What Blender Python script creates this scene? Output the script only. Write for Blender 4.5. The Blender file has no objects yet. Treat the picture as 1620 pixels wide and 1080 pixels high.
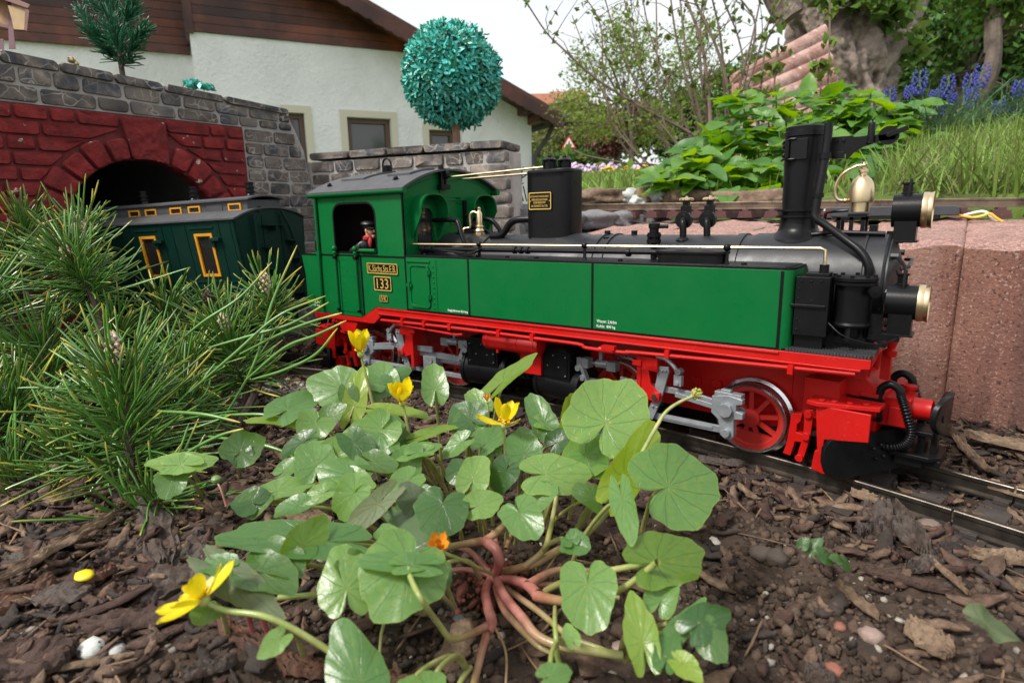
import bpy, bmesh, math, random
import numpy as np
from mathutils import Vector, Matrix, noise as mn
random.seed(7)
rng = np.random.default_rng(7)
S = 0.001                      # scene is modelled in millimetres, stored in metres
sc = bpy.context.scene
col = sc.collection

# ------------------------------------------------------------------ camera
YAW, PITCH, ROLL, FPX = -0.645228, 0.20718, 0.020996, 943.3
CAM = np.array([0.0, -344.3, 126.3])
AX = np.array([math.cos(YAW), math.sin(YAW), 0.0]); AY = np.array([-AX[1], AX[0], 0.0])
def _w(v): return np.array([v[0]*AX[0]+v[1]*AX[1], v[0]*AY[0]+v[1]*AY[1], v[2]])
cp_, sp_, cr_, sr_ = math.cos(PITCH), math.sin(PITCH), math.cos(ROLL), math.sin(ROLL)
fw_ = np.array([0, cp_, -sp_]); up_ = np.array([0, sp_, cp_]); rt_ = np.array([1.0, 0, 0])
C_R = _w(cr_*rt_ - sr_*up_); C_U = _w(cr_*up_ + sr_*rt_); C_F = _w(fw_)
cam_d = bpy.data.cameras.new('camera'); cam = bpy.data.objects.new('camera', cam_d); col.objects.link(cam)
cam.matrix_world = Matrix(((C_R[0], C_U[0], -C_F[0], CAM[0]*S), (C_R[1], C_U[1], -C_F[1], CAM[1]*S), (C_R[2], C_U[2], -C_F[2], CAM[2]*S), (0, 0, 0, 1)))
cam_d.sensor_width = 36; cam_d.lens = FPX/1620*36
cam_d.clip_start = 0.005; cam_d.clip_end = 400
cam_d.dof.use_dof = True; cam_d.dof.focus_distance = 0.36; cam_d.dof.aperture_fstop = 20
sc.camera = cam
def ray(px, py): return C_R*((px-810)/FPX) - C_U*((py-540)/FPX) + C_F
def PT(px, py, d): return CAM + ray(px, py)*d                      # point seen at a pixel, d mm deep
def ONZ(px, py, z): r = ray(px, py); return CAM + r*((z-CAM[2])/r[2])
def ONY(px, py, y): r = ray(px, py); return CAM + r*((y-CAM[1])/r[1])
def ONX(px, py, x): r = ray(px, py); return CAM + r*((x-CAM[0])/r[0])

# ------------------------------------------------------------------ world, sun, exposure
SUN_EL, SUN_AZ = math.radians(52), math.radians(205)
w = bpy.data.worlds.new('World'); sc.world = w; w.use_nodes = True
n = w.node_tree.nodes; l = w.node_tree.links; n.clear()
out = n.new('ShaderNodeOutputWorld'); bg = n.new('ShaderNodeBackground'); bg2 = n.new('ShaderNodeBackground'); ad = n.new('ShaderNodeAddShader')
sky = n.new('ShaderNodeTexSky'); sky.sky_type = 'NISHITA'; sky.sun_disc = False
sky.sun_elevation = SUN_EL; sky.sun_rotation = SUN_AZ; sky.air_density = 1.0; sky.dust_density = 4.0; sky.ozone_density = 1.0
l.new(sky.outputs[0], bg.inputs[0]); bg.inputs[1].default_value = 0.05
tc = n.new('ShaderNodeTexCoord'); nz = n.new('ShaderNodeTexNoise'); nz.inputs['Scale'].default_value = 2.2; nz.inputs['Detail'].default_value = 5
cr = n.new('ShaderNodeValToRGB'); cr.color_ramp.elements[0].position = .3; cr.color_ramp.elements[1].position = .75
cr.color_ramp.elements[0].color = (0.60, 0.605, 0.60, 1); cr.color_ramp.elements[1].color = (0.74, 0.725, 0.70, 1)
l.new(tc.outputs['Generated'], nz.inputs['Vector']); l.new(nz.outputs[0], cr.inputs[0]); l.new(cr.outputs[0], bg2.inputs[0]); bg2.inputs[1].default_value = 1.0
l.new(bg.outputs[0], ad.inputs[0]); l.new(bg2.outputs[0], ad.inputs[1]); l.new(ad.outputs[0], out.inputs[0])
sd = bpy.data.lights.new('sun', 'SUN'); sd.energy = 3.1; sd.angle = math.radians(12); sd.color = (1, 0.96, 0.9)
so = bpy.data.objects.new('sun', sd); col.objects.link(so)
sdir = Vector((math.cos(SUN_EL)*math.sin(SUN_AZ), math.cos(SUN_EL)*math.cos(SUN_AZ), math.sin(SUN_EL)))
so.rotation_euler = sdir.to_track_quat('Z', 'Y').to_euler()
sc.view_settings.view_transform = 'Standard'; sc.view_settings.look = 'None'; sc.view_settings.exposure = 0.42
sc.view_settings.gamma = 1; sc.view_settings.use_curve_mapping = False
sc.cycles.max_bounces = 8

# ------------------------------------------------------------------ materials
def mat(name, c, rough=.5, metal=0, var=.12, vs=60, bump=0, bs=500, orand=0, spec=.5, dust=0, coat=0, c2=None, cs=120, attr=None, transl=0, hue=0, bd=4, c2pos=(.45, .62)):
    m = bpy.data.materials.new(name); m.use_nodes = True; t = m.node_tree; N = t.nodes; L = t.links
    p = N['Principled BSDF']; o = N['Material Output']
    p.inputs['Roughness'].default_value = rough; p.inputs['Metallic'].default_value = metal
    p.inputs['Specular IOR Level'].default_value = spec
    if coat: p.inputs['Coat Weight'].default_value = coat; p.inputs['Coat Roughness'].default_value = .15
    T = N.new('ShaderNodeTexCoord'); src = T.outputs['Object']
    rgb = N.new('ShaderNodeRGB'); rgb.outputs[0].default_value = (*c, 1); cur = rgb.outputs[0]
    def noise(scale, det=4, rgh=.6):
        q = N.new('ShaderNodeTexNoise'); q.inputs['Scale'].default_value = scale; q.inputs['Detail'].default_value = det; q.inputs['Roughness'].default_value = rgh
        L.new(src, q.inputs['Vector']); return q.outputs[0]
    def mix(a, b, f, mode='MIX'):
        q = N.new('ShaderNodeMix'); q.data_type = 'RGBA'; q.blend_type = mode
        for s, v in ((q.inputs[0], f), (q.inputs[6], a), (q.inputs[7], b)):
            if hasattr(v, 'links'): L.new(v, s)
            else: s.default_value = v
        return q.outputs[2]
    def mr(x, a, b, c_, d):
        q = N.new('ShaderNodeMapRange'); L.new(x, q.inputs[0])
        for i, v in enumerate((a, b, c_, d)): q.inputs[i+1].default_value = v
        return q.outputs[0]
    if c2:
        f = mr(noise(cs, 6, .65), c2pos[0], c2pos[1], 0, 1); cur = mix(cur, (*c2, 1), f)
    val = mr(noise(vs), .25, .75, 1-var, 1+var)
    hs = N.new('ShaderNodeHueSaturation'); L.new(cur, hs.inputs['Color']); vv = val
    def mul(a, b):
        q = N.new('ShaderNodeMath'); q.operation = 'MULTIPLY'; L.new(a, q.inputs[0]); L.new(b, q.inputs[1]); return q.outputs[0]
    if orand:
        oi = N.new('ShaderNodeObjectInfo'); vv = mul(vv, mr(oi.outputs['Random'], 0, 1, 1-orand, 1+orand))
    if attr:
        at = N.new('ShaderNodeAttribute'); at.attribute_name = 'rnd'; vv = mul(vv, mr(at.outputs['Fac'], 0, 1, 1-attr, 1+attr))
        if hue: L.new(mr(at.outputs['Fac'], 0, 1, .5-hue, .5+hue), hs.inputs['Hue'])
    elif hue and orand: L.new(mr(oi.outputs['Random'], 0, 1, .5-hue, .5+hue), hs.inputs['Hue'])
    L.new(vv, hs.inputs['Value']); cur = hs.outputs[0]
    if dust:
        f = mr(noise(900, 2, .5), .68, .76, 0, dust); cur = mix(cur, (.35, .34, .32, 1), f)
        f2 = mr(noise(35, 5, .6), .4, .8, 0, dust*.25); cur = mix(cur, (.22, .21, .2, 1), f2)
    L.new(cur, p.inputs['Base Color'])
    if rough > .12:
        L.new(mr(noise(vs*1.7), .3, .7, max(.05, rough-.08), min(1, rough+.08)), p.inputs['Roughness'])
    if bump:
        b = N.new('ShaderNodeBump'); b.inputs['Distance'].default_value = bump*S; b.inputs['Strength'].default_value = 1
        L.new(noise(bs, bd, .65), b.inputs['Height']); L.new(b.outputs[0], p.inputs['Normal'])
    if transl:
        tr = N.new('ShaderNodeBsdfTranslucent'); ms = N.new('ShaderNodeMixShader'); ms.inputs[0].default_value = transl
        tl = mix(cur, (.75, 1, .25, 1), 1.0, 'MULTIPLY'); g = N.new('ShaderNodeGamma'); L.new(cur, g.inputs[0]); g.inputs[1].default_value = .85
        L.new(g.outputs[0], tr.inputs[0]); L.new(p.outputs[0], ms.inputs[1]); L.new(tr.outputs[0], ms.inputs[2]); L.new(ms.outputs[0], o.inputs[0])
    m['api'] = 0
    return m

# ------------------------------------------------------------------ mesh builder
ORG = {}
def basis(a, b):
    d = np.array(b, float)-np.array(a, float); d /= (np.linalg.norm(d)+1e-12)
    h = np.array([0, 0, 1.0]) if abs(d[2]) < .9 else np.array([1.0, 0, 0])
    u = np.cross(h, d); u /= np.linalg.norm(u); return d, u, np.cross(d, u)
class MB:
    def __init__(s, T=None): s.v = []; s.f = []; s.m = []; s.T = T
    def add(s, V, F, m=0):
        b = len(s.v)
        s.v += [tuple(map(float, q)) for q in V]
        s.f += [tuple(i+b for i in q) for q in F]; s.m += [m]*len(F); return s
    def box(s, x0, x1, y0, y1, z0, z1, m=0):
        V = [(x, y, z) for z in (z0, z1) for y in (y0, y1) for x in (x0, x1)]
        return s.add(V, [(0, 2, 3, 1), (4, 5, 7, 6), (0, 1, 5, 4), (2, 6, 7, 3), (0, 4, 6, 2), (1, 3, 7, 5)], m)
    def obox(s, c, sz, R, m=0):
        V = []
        for z in (-.5, .5):
            for y in (-.5, .5):
                for x in (-.5, .5): V.append(np.array(c)+R@np.array([x*sz[0], y*sz[1], z*sz[2]]))
        return s.add(V, [(0, 2, 3, 1), (4, 5, 7, 6), (0, 1, 5, 4), (2, 6, 7, 3), (0, 4, 6, 2), (1, 3, 7, 5)], m)
    def bar(s, a, b, w_, h_, m=0, up=(0, 0, 1)):
        a = np.array(a, float); b = np.array(b, float); d = b-a; L_ = np.linalg.norm(d); d /= L_
        u = np.cross(np.array(up, float), d); u /= (np.linalg.norm(u)+1e-9); v = np.cross(d, u)
        return s.obox((a+b)/2, (L_, w_, h_), np.array([d, u, v]).T, m)
    def cyl(s, a, b, r0, r1=None, n_=16, m=0):
        r1 = r0 if r1 is None else r1; d, u, v = basis(a, b); V = []
        for c, r in ((a, r0), (b, r1)):
            for i in range(n_):
                t = 2*math.pi*i/n_; V.append(np.array(c)+r*(math.cos(t)*u+math.sin(t)*v))
        F = [(i, (i+1) % n_, n_+(i+1) % n_, n_+i) for i in range(n_)]+[tuple(range(n_))[::-1], tuple(range(n_, 2*n_))]
        return s.add(V, F, m)
    def lathe(s, prof, o, ax=(0, 0, 1), n_=24, m=0, sx=1, sy=1, ring=False):
        o = np.array(o, float); d, u, v = basis((0, 0, 0), ax); V = []; F = []
        if abs(ax[2]) > .9: u = np.array([1., 0, 0]); v = np.array([0, 1., 0])
        for r, h in prof:
            for i in range(n_):
                t = 2*math.pi*i/n_; V.append(o+d*h+r*(math.cos(t)*u*sx+math.sin(t)*v*sy))
        k = len(prof)
        for j in range(k-1):
            for i in range(n_): F.append((j*n_+i, j*n_+(i+1) % n_, (j+1)*n_+(i+1) % n_, (j+1)*n_+i))
        if ring:
            for i in range(n_): F.append(((k-1)*n_+i, (k-1)*n_+(i+1) % n_, (i+1) % n_, i))
            return s.add(V, F, m)
        if prof[0][0] > 1e-6: F.append(tuple(range(n_))[::-1])
        if prof[-1][0] > 1e-6: F.append(tuple(range((k-1)*n_, k*n_)))
        return s.add(V, F, m)
    def tube(s, P, r, n_=8, m=0, cap=True):
        P = [np.array(p, float) for p in P]; k = len(P); R = r if isinstance(r, (list, tuple, np.ndarray)) else [r]*k
        V = []; F = []; u = None
        for i in range(k):
            d = P[min(i+1, k-1)]-P[max(i-1, 0)]; d /= (np.linalg.norm(d)+1e-9)
            if u is None: _, u, _ = basis((0, 0, 0), d)
            u = u-d*(u@d); u /= (np.linalg.norm(u)+1e-9); v = np.cross(d, u)
            for j in range(n_):
                t = 2*math.pi*j/n_; V.append(P[i]+R[i]*(math.cos(t)*u+math.sin(t)*v))
        for i in range(k-1):
            for j in range(n_): F.append((i*n_+j, i*n_+(j+1) % n_, (i+1)*n_+(j+1) % n_, (i+1)*n_+j))
        if cap: F += [tuple(range(n_))[::-1], tuple(range((k-1)*n_, k*n_))]
        return s.add(V, F, m)
    def prism(s, poly, lo, hi, pl='xz', m=0):
        k = len(poly)
        def q(a, b, c): return {'xz': (a, c, b), 'xy': (a, b, c), 'yz': (c, a, b)}[pl]
        V = [q(a, b, lo) for a, b in poly]+[q(a, b, hi) for a, b in poly]
        F = [tuple(range(k)), tuple(range(k, 2*k))[::-1]]+[(i, (i+1) % k, k+(i+1) % k, k+i) for i in range(k)]
        return s.add(V, F, m)
    def sph(s, c, r, n_=12, m=0, sc3=(1, 1, 1)):
        V = []; F = []; k = n_//2+1
        for j in range(k):
            a = math.pi*j/(k-1)
            for i in range(n_):
                t = 2*math.pi*i/n_; V.append((c[0]+r*sc3[0]*math.sin(a)*math.cos(t), c[1]+r*sc3[1]*math.sin(a)*math.sin(t), c[2]+r*sc3[2]*math.cos(a)))
        for j in range(k-1):
            for i in range(n_): F.append((j*n_+i, (j+1)*n_+i, (j+1)*n_+(i+1) % n_, j*n_+(i+1) % n_))
        return s.add(V, F, m)
    def build(s, name, mats, parent=None, bev=0, ang=38, fix=True, org=None):
        if not isinstance(mats, (list, tuple)): mats = [mats]
        V = s.v
        if s.T is not None: V = [tuple((s.T @ Vector(q))) for q in V]
        o_ = np.array(ORG.get(parent.name, (0, 0, 0)) if parent else (org if org is not None else (0, 0, 0)))
        me = bpy.data.meshes.new(name)
        me.from_pydata([((q[0]-o_[0])*S, (q[1]-o_[1])*S, (q[2]-o_[2])*S) for q in V], [], s.f)
        for mt in mats: me.materials.append(mt)
        if len(mats) > 1: me.polygons.foreach_set('material_index', s.m)
        if fix:
            b = bmesh.new(); b.from_mesh(me); bmesh.ops.remove_doubles(b, verts=b.verts, dist=1e-6)
            bmesh.ops.recalc_face_normals(b, faces=b.faces); b.to_mesh(me); b.free()
        me.shade_smooth()
        if not bev: me.set_sharp_from_angle(angle=math.radians(ang))
        ob = bpy.data.objects.new(name, me); col.objects.link(ob)
        if bev:
            md = ob.modifiers.new('bevel', 'BEVEL'); md.width = bev*S; md.segments = 2; md.limit_method = 'ANGLE'; md.angle_limit = math.radians(40); md.harden_normals = True
        if parent: ob.parent = parent; ORG[ob.name] = tuple(o_)
        else: ob.location = (o_[0]*S, o_[1]*S, o_[2]*S); ORG[ob.name] = tuple(o_)
        return ob
def arr_obj(name, V, F, mt, parent=None, rnd=None, uv=None, smooth=True, org=(0, 0, 0), extra=None):
    """numpy mesh: V (n,3) in mm, F (m,k)"""
    o_ = np.array(ORG.get(parent.name, (0, 0, 0)) if parent else org, float)
    V = (np.asarray(V, float)-o_)*S; F = np.asarray(F, np.int32); k = F.shape[1]
    me = bpy.data.meshes.new(name); me.vertices.add(len(V)); me.vertices.foreach_set('co', V.ravel().astype(np.float32))
    me.loops.add(F.size); me.loops.foreach_set('vertex_index', F.ravel()); me.polygons.add(len(F))
    me.polygons.foreach_set('loop_start', np.arange(0, F.size, k, dtype=np.int32))
    me.update(calc_edges=True); me.validate()
    for q in (mt if isinstance(mt, (list, tuple)) else [mt]): me.materials.append(q)
    for nm, a in (('rnd', rnd), *((extra or {}).items())):
        if a is not None: at = me.attributes.new(nm, 'FLOAT', 'POINT'); at.data.foreach_set('value', np.asarray(a, np.float32))
    if uv is not None:
        u = me.uv_layers.new(name='UVMap'); u.data.foreach_set('uv', np.asarray(uv, np.float32)[F.ravel()].ravel())
    if smooth: me.shade_smooth()
    ob = bpy.data.objects.new(name, me); col.objects.link(ob)
    if parent: ob.parent = parent
    else: ob.location = tuple(o_*S)
    ORG[ob.name] = tuple(o_)
    return ob
def tag(o, label=None, cat=None, group=None, kind=None):
    if label: o['label'] = label
    if cat: o['category'] = cat
    if group: o['group'] = group
    if kind: o['kind'] = kind
    return o
def thing(name, label, cat, loc=(0, 0, 0), group=None):
    o = bpy.data.objects.new(name, None); o.empty_display_size = .02; col.objects.link(o); o.location = tuple(np.array(loc, float)*S)
    ORG[o.name] = tuple(map(float, loc)); return tag(o, label, cat, group)
def text(name, s_, h, o3, parent, mt, width=None, ext=.12, U=(1, 0, 0), W=(0, 0, 1), align='LEFT', T=None):
    cu = bpy.data.curves.new('t', 'FONT'); cu.body = s_; cu.extrude = 0; cu.resolution_u = 2; cu.space_line = 1.05
    ob = bpy.data.objects.new('t', cu); col.objects.link(ob); me = bpy.data.meshes.new_from_object(ob.evaluated_get(bpy.context.evaluated_depsgraph_get()))
    bpy.data.objects.remove(ob); V = np.array([v.co[:] for v in me.vertices]); F = [tuple(p.vertices) for p in me.polygons]; bpy.data.meshes.remove(me)
    if not len(V): return
    V[:, 0] -= V[:, 0].min(); V[:, 1] -= V[:, 1].min(); k = h/V[:, 1].max(); kx = (width/V[:, 0].max()) if width else k
    U = np.array(U, float); W = np.array(W, float); Nn = np.cross(U, W); o3 = np.array(o3, float)
    P = [o3+U*(a*kx)+W*(b*k)+Nn*ext for a, b, _ in V]; P2 = [p-Nn*ext*1.5 for p in P]
    mb = MB(T); mb.add(P, F)
    # side walls
    from collections import Counter
    cnt = Counter(); 
    for f in F:
        for i in range(len(f)): cnt[tuple(sorted((f[i], f[(i+1) % len(f)])))] += 1
    k0 = len(P); mb2 = [(a, b, b+k0, a+k0) for (a, b), c in cnt.items() if c == 1]
    mb = MB(T); mb.add(P+P2, list(F)+mb2)
    return mb.build(name, mt, parent, fix=False)
def rot(ax, deg):
    return np.array(Matrix.Rotation(math.radians(deg), 3, ax))
# value noise on numpy arrays
_T = rng.random((256, 256))
def vn(x, y, s_):
    x = np.asarray(x)/s_+1000.3; y = np.asarray(y)/s_+1000.7; xi = np.floor(x).astype(int); yi = np.floor(y).astype(int); fx = x-xi; fy = y-yi
    fx = fx*fx*(3-2*fx); fy = fy*fy*(3-2*fy); a = _T[xi % 256, yi % 256]; b = _T[(xi+1) % 256, yi % 256]; c = _T[xi % 256, (yi+1) % 256]; d = _T[(xi+1) % 256, (yi+1) % 256]
    return (a*(1-fx)+b*fx)*(1-fy)+(c*(1-fx)+d*fx)*fy-.5
def fbm(x, y, s_): return vn(x, y, s_)+.5*vn(x+91, y+17, s_/2)+.25*vn(x+7, y+53, s_/4)+.12*vn(x+7, y+153, s_/8)
def ss(a, b, x): t = np.clip((x-a)/(b-a), 0, 1); return t*t*(3-2*t)
def bez(a, b, c, n_=10):
    a, b, c = map(lambda q: np.array(q, float), (a, b, c)); return [(1-t)**2*a+2*t*(1-t)*b+t*t*c for t in np.linspace(0, 1, n_)]
def cat(P, n_=6):
    P = [np.array(p, float) for p in P]; P = [2*P[0]-P[1]]+P+[2*P[-1]-P[-2]]; o_ = []
    for i in range(1, len(P)-2):
        for t in np.linspace(0, 1, n_, endpoint=False):
            p0, p1, p2, p3 = P[i-1:i+3]; o_.append(.5*((2*p1)+(-p0+p2)*t+(2*p0-5*p1+4*p2-p3)*t*t+(-p0+3*p1-3*p2+p3)*t**3))
    return o_+[P[-2]]

# paints and stuffs
GREEN = mat('green_paint', (.001, .118, .027), .32, var=.05, bump=.02, bs=1500, dust=.08, spec=.22)
DGREEN = mat('dark_green_paint', (.001, .024, .017), .45, var=.1, dust=.1, spec=.2)
RED = mat('red_paint', (.46, .006, .005), .36, var=.08, bump=.02, bs=1500, dust=.14, spec=.3)
BLACK = mat('black_plastic', (.005, .005, .006), .34, var=.2, bump=.03, bs=1200, dust=.045, spec=.2)
BOIL = mat('boiler_black', (.016, .018, .021), .42, var=.15, bump=.03, bs=1500, dust=.08, spec=.4)
LINE = mat('black_line', (.003, .003, .003), .5, spec=.2)
BRASS = mat('brass', (.72, .57, .36), .34, 1, var=.12, bump=.02, bs=900)
GOLD = mat('gold_print', (.62, .42, .10), .4, .3)
STEEL = mat('steel', (.66, .67, .69), .24, 1, var=.08, vs=60)
SILVER = mat('silver_plastic', (.27, .29, .315), .34, .35, var=.25, vs=200, dust=.3)
WHITE = mat('white_print', (.8, .8, .78), .5)
GLASS = mat('dark_glass', (.02, .02, .02), .08, spec=.6)
ROOFC = mat('roof_grey', (.055, .057, .062), .6, var=.2, vs=80, bump=.03, dust=.35)
CHECK = mat('tread_plate', (.035, .035, .038), .5, dust=.4)
YEL = mat('yellow_frame', (.75, .32, .01), .5)
# ------------------------------------------------------------------ locomotive
from mathutils.geometry import tessellate_polygon
def plate(mb, outer, holes, lo, hi, pl='xz', m=0):
    loops = [outer]+holes; tri = tessellate_polygon([[Vector((a, b, 0)) for a, b in q] for q in loops]); pts = [p for q in loops for p in q]; k = len(pts)
    def q3(a, b, c): return {'xz': (a, c, b), 'xy': (a, b, c), 'yz': (c, a, b)}[pl]
    V = [q3(a, b, lo) for a, b in pts]+[q3(a, b, hi) for a, b in pts]; F = [tuple(t) for t in tri]+[tuple(i+k for i in t[::-1]) for t in tri]
    o = 0
    for q in loops:
        n_ = len(q)
        for i in range(n_): F.append((o+i, o+(i+1) % n_, o+(i+1) % n_+k, o+i+k))
        o += n_
    mb.add(V, F, m)
def rrect(x0, x1, z0, z1, r, n_=4, only=None):
    P = []
    for (cx, cz, a0, on) in ((x1-r, z1-r, 0, 'tr'), (x0+r, z1-r, 90, 'tl'), (x0+r, z0+r, 180, 'bl'), (x1-r, z0+r, 270, 'br')):
        if only and on not in only: P.append((cx+(r if on in('tr','br') else -r), cz+(r if on in('tr','tl') else -r))); continue
        for i in range(n_+1):
            t = math.radians(a0+90*i/n_); P.append((cx+r*math.cos(t), cz+r*math.sin(t)))
    return P
def circ(c, r, n_=24, a0=0, a1=360): return [(c[0]+r*math.cos(math.radians(a0+(a1-a0)*i/n_)), c[1]+r*math.sin(math.radians(a0+(a1-a0)*i/n_))) for i in range(n_)]
loco = thing('steam_locomotive', 'green, black and red narrow gauge model steam locomotive numbered 133 running past the garden plant', 'model locomotive', (-215, 0, 0))
P_ = loco
# --- tanks
for sgn, nm in ((-1, 0), (1, 1)):
    mb = MB(); o_ = sgn*50; i_ = sgn*24; r = 5
    arc = [(-60-r+r*math.sin(math.radians(a)), o_-sgn*(r-r*math.cos(math.radians(a)))) for a in (0, 18, 36, 54, 72, 90)]
    poly = [(-314, i_), (-314, o_)]+arc+[(-60, i_)]
    mb.prism(poly, 62, 99.4, 'xy'); mb.build('side_tank', GREEN, P_, bev=.25)
    mb = MB(); mb.prism(poly, 99.4, 100.6, 'xy'); mb.prism([(-312, i_), (-312, o_-sgn*2.2), (-64, o_-sgn*2.2), (-62, o_-sgn*4), (-62, i_)], 100.5, 100.9, 'xy')
    for x in (-300, -262, -252, -228, -206, -150, -84): mb.cyl((x, sgn*44.5, 100.5), (x, sgn*44.5, 102), 1.4, n_=8)
    mb.build('tank_top', BLACK, P_, bev=.2)
ln = MB(); yo = -50.25
def vline(x, z0, z1, w_=1.3): ln.box(x-w_/2, x+w_/2, yo, -49.9, z0, z1)
vline(-314.5, 61.5, 147); vline(-255.9, 62, 99.4); vline(-164.2, 62, 99.4); vline(-65, 62.2, 99); vline(-410.8, 100, 143, 1)
for x in (-393.2, -362.6): vline(x, 54, 99.6, 1.6)
ln.box(-437, -414, yo, -49.9, 98.6, 99.9); ln.box(-392.4, -315.2, yo, -49.9, 98.6, 99.9); ln.box(-412, -393.9, yo, -49.9, 98.6, 99.9)
for a, b in ((-313.8, -256.6), (-255.2, -164.9), (-163.5, -65.7)): ln.box(a, b, yo, -49.9, 61.9, 62.9)
ln.box(-64.3, -61, yo+.6, -48.5, 61.9, 62.9)
ln.build('lining', LINE, P_)
# --- cab
win = [(-392, 101.6)]+[(-392+9-9*math.cos(math.radians(a)), 129+9*math.sin(math.radians(a))) for a in (0, 22, 45, 67, 90)]+[(-343.5-9+9*math.sin(math.radians(a)), 129+9*math.cos(math.radians(a))) for a in (0, 22, 45, 67, 90)]+[(-343.5, 101.6)]
side = [(-413.5, 146), (-412.5, 99.8), (-437.5, 99.8), (-434, 80), (-428, 54), (-424, 52.2), (-366, 52.2), (-348, 61.5), (-314.4, 61.5), (-314.4, 146)]
mb = MB(); plate(mb, side, [win], -50, -48.4); mb.build('cab_side', GREEN, P_, bev=.2)
fw = [rrect(-398, -376, 102, 136, 7, only=('tl', 'tr')), rrect(-352, -330, 102, 136, 7, only=('tl', 'tr'))]
mb = MB(); plate(mb, side, fw, 48.4, 50); mb.build('cab_side', GREEN, P_, bev=.2)
mb = MB()   # black window reveal
for q in range(len(win)):
    a, b = win[q], win[(q+1) % len(win)]
    mb.bar((a[0], -49.6, a[1]), (b[0], -49.6, b[1]), 1.5, 1.1, up=(0, 1, 0))
mb.build('window_frame', LINE, P_)
mb = MB()
mb.box(-437, -424, -48.3, 48.3, 56, 99.6); mb.box(-424, -413.4, -48.3, 48.3, 56, 99.7)
mb.build('rear_bunker', GREEN, P_, bev=.3)
mb = MB(); mb.box(-412, -316, -48, 48, 62, 63.5); mb.box(-334, -318, -46, 46, 63.5, 108); mb.box(-412, -409, -47, 47, 64, 143); mb.box(-374, -354, 46.6, 48.1, 64, 143); mb.box(-411, -318, 47.4, 48.1, 138, 144)
mb.box(-411, -318, 47.4, 48.1, 64, 101); mb.box(-318.5, -316.2, -17, 17, 64, 150); mb.box(-412, -318, -46, -44, 64, 99)
mb.build('cab_interior', BLACK, P_)
def roofz(y): return 160-12.5*(y/50)**2
def arcY(y0, y1, n_=14): return [(y, roofz(y)) for y in np.linspace(y0, y1, n_)]
hol = [rrect(-37, -21, 106, 133, 6, only=('tl', 'tr')), rrect(21, 37, 106, 133, 6, only=('tl', 'tr'))]
for x0, x1, hh in ((-316, -314.4, hol), (-414, -412.5, hol)):
    mb = MB(); plate(mb, [(-49.9, 99.6 if x0 > -400 else 62), (-49.9, 146.8)]+arcY(-49.8, 49.8)+[(49.9, 146.8), (49.9, 99.6 if x0 > -400 else 62)], hh, x0, x1, 'yz'); mb.build('cab_bulkhead', GREEN, P_)
for s_ in (-1, 1):
    h = [(a*s_, b) for a, b in rrect(21, 37, 106, 133, 6, only=('tl', 'tr'))]
    mb = MB(); o2 = [(a*s_, b) for a, b in rrect(18.5, 39.5, 103.5, 135.5, 7)]; plate(mb, o2, [h], -314.4, -313.2, 'yz'); mb.build('window_frame', GREEN, P_, bev=.2)
    mb = MB(); mb.add([(-315, a, b) for a, b in h], [tuple(range(len(h)))]); mb.build('window_pane', GLASS, P_, fix=False)
    # hood
    mb = MB(); n_ = 18; V = []; F = []
    for k_, (x, kr, ex) in enumerate(((-314.3, 1, 0), (-309, 1.02, 0), (-303.5, 1.07, 1.5))):
        for th, dr in ((0, 0), (1, 1.2)):
            for i in range(n_+1):
                t = math.pi*i/n_; e = 1 if abs(math.cos(t)) < .98 else 1
                yy = s_*28.5+(13.5*kr-dr)*math.copysign(abs(math.cos(t))**.8, math.cos(t)); zz = 129+(13.5*kr-dr)*math.sin(t)**.75 if 0 < i < n_ else 129
                V.append((x, yy, zz))
    m1 = n_+1
    for a in range(2):
        for lay in (0, 1):
            for i in range(n_):
                p0 = a*2*m1+lay*m1+i; F.append((p0, p0+1, p0+1+2*m1, p0+2*m1))
    for i in range(n_): F.append((4*m1+i, 4*m1+i+1, 5*m1+i+1, 5*m1+i))
    mb.add(V, F)
    for y in (s_*28.5-13.2, s_*28.5+13.2):
        mb.prism([(-314.3, 129.5), (-303.5, 129.5), (-308, 122), (-314.3, 112)], y-.6, y+.6, 'xz')
    mb.build('window_hood', GREEN, P_)
# front bulkhead furniture
mb = MB(); mb.box(-314.4, -313.9, -12, 12, 141, 152.5); mb.box(-314.4, -313.7, -13.5, 13.5, 138.6, 139.6)
mb.box(-314.4, -313.7, -1, 12, 121, 127); mb.box(-314.4, -313.7, -1, 12, 114, 115)
for y in (-10, -7, 7, 10):
    for z in (137, 140.5): mb.sph((-313.8, y, z), .8, 6)
for i in range(34):
    y = -47+94*i/33; mb.sph((-314.2, y, roofz(y)-4), .5, 6)
for s_ in (-1, 1):
    for i in range(8):
        for y in (19.5, 38.6): mb.sph((-313.1, s_*y, 106+3.6*i), .5, 6)
for z in range(104, 145, 5): mb.sph((-314.2, -46.5, z), .5, 6); mb.sph((-314.2, 46.5, z), .5, 6)
mb.build('rivets', GREEN, P_)['kind'] = 'stuff'
mb = MB(); mb.box(-313.8, -309, -15, -5.5, 146.5, 150); mb.box(-313.2, -310.5, -13.5, -10.5, 148, 163.5); mb.box(-313.2, -310.5, -9, -7.6, 148, 160); mb.cyl((-312, -10.6, 157.5), (-312, -7.4, 157.5), 4.2, n_=20)
for z in (148.5, 155, 161): mb.sph((-310.4, -12, z), .6, 6)
mb.build('rod_pulley', BLACK, P_, bev=.15)
mb = MB(); mb.box(-313.9, -312, 12.6, 15.6, 118, 139); mb.cyl((-311, 11, 127), (-311, 14, 127), 1.2, n_=8); mb.build('water_gauge', BLACK, P_, bev=.15)
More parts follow.
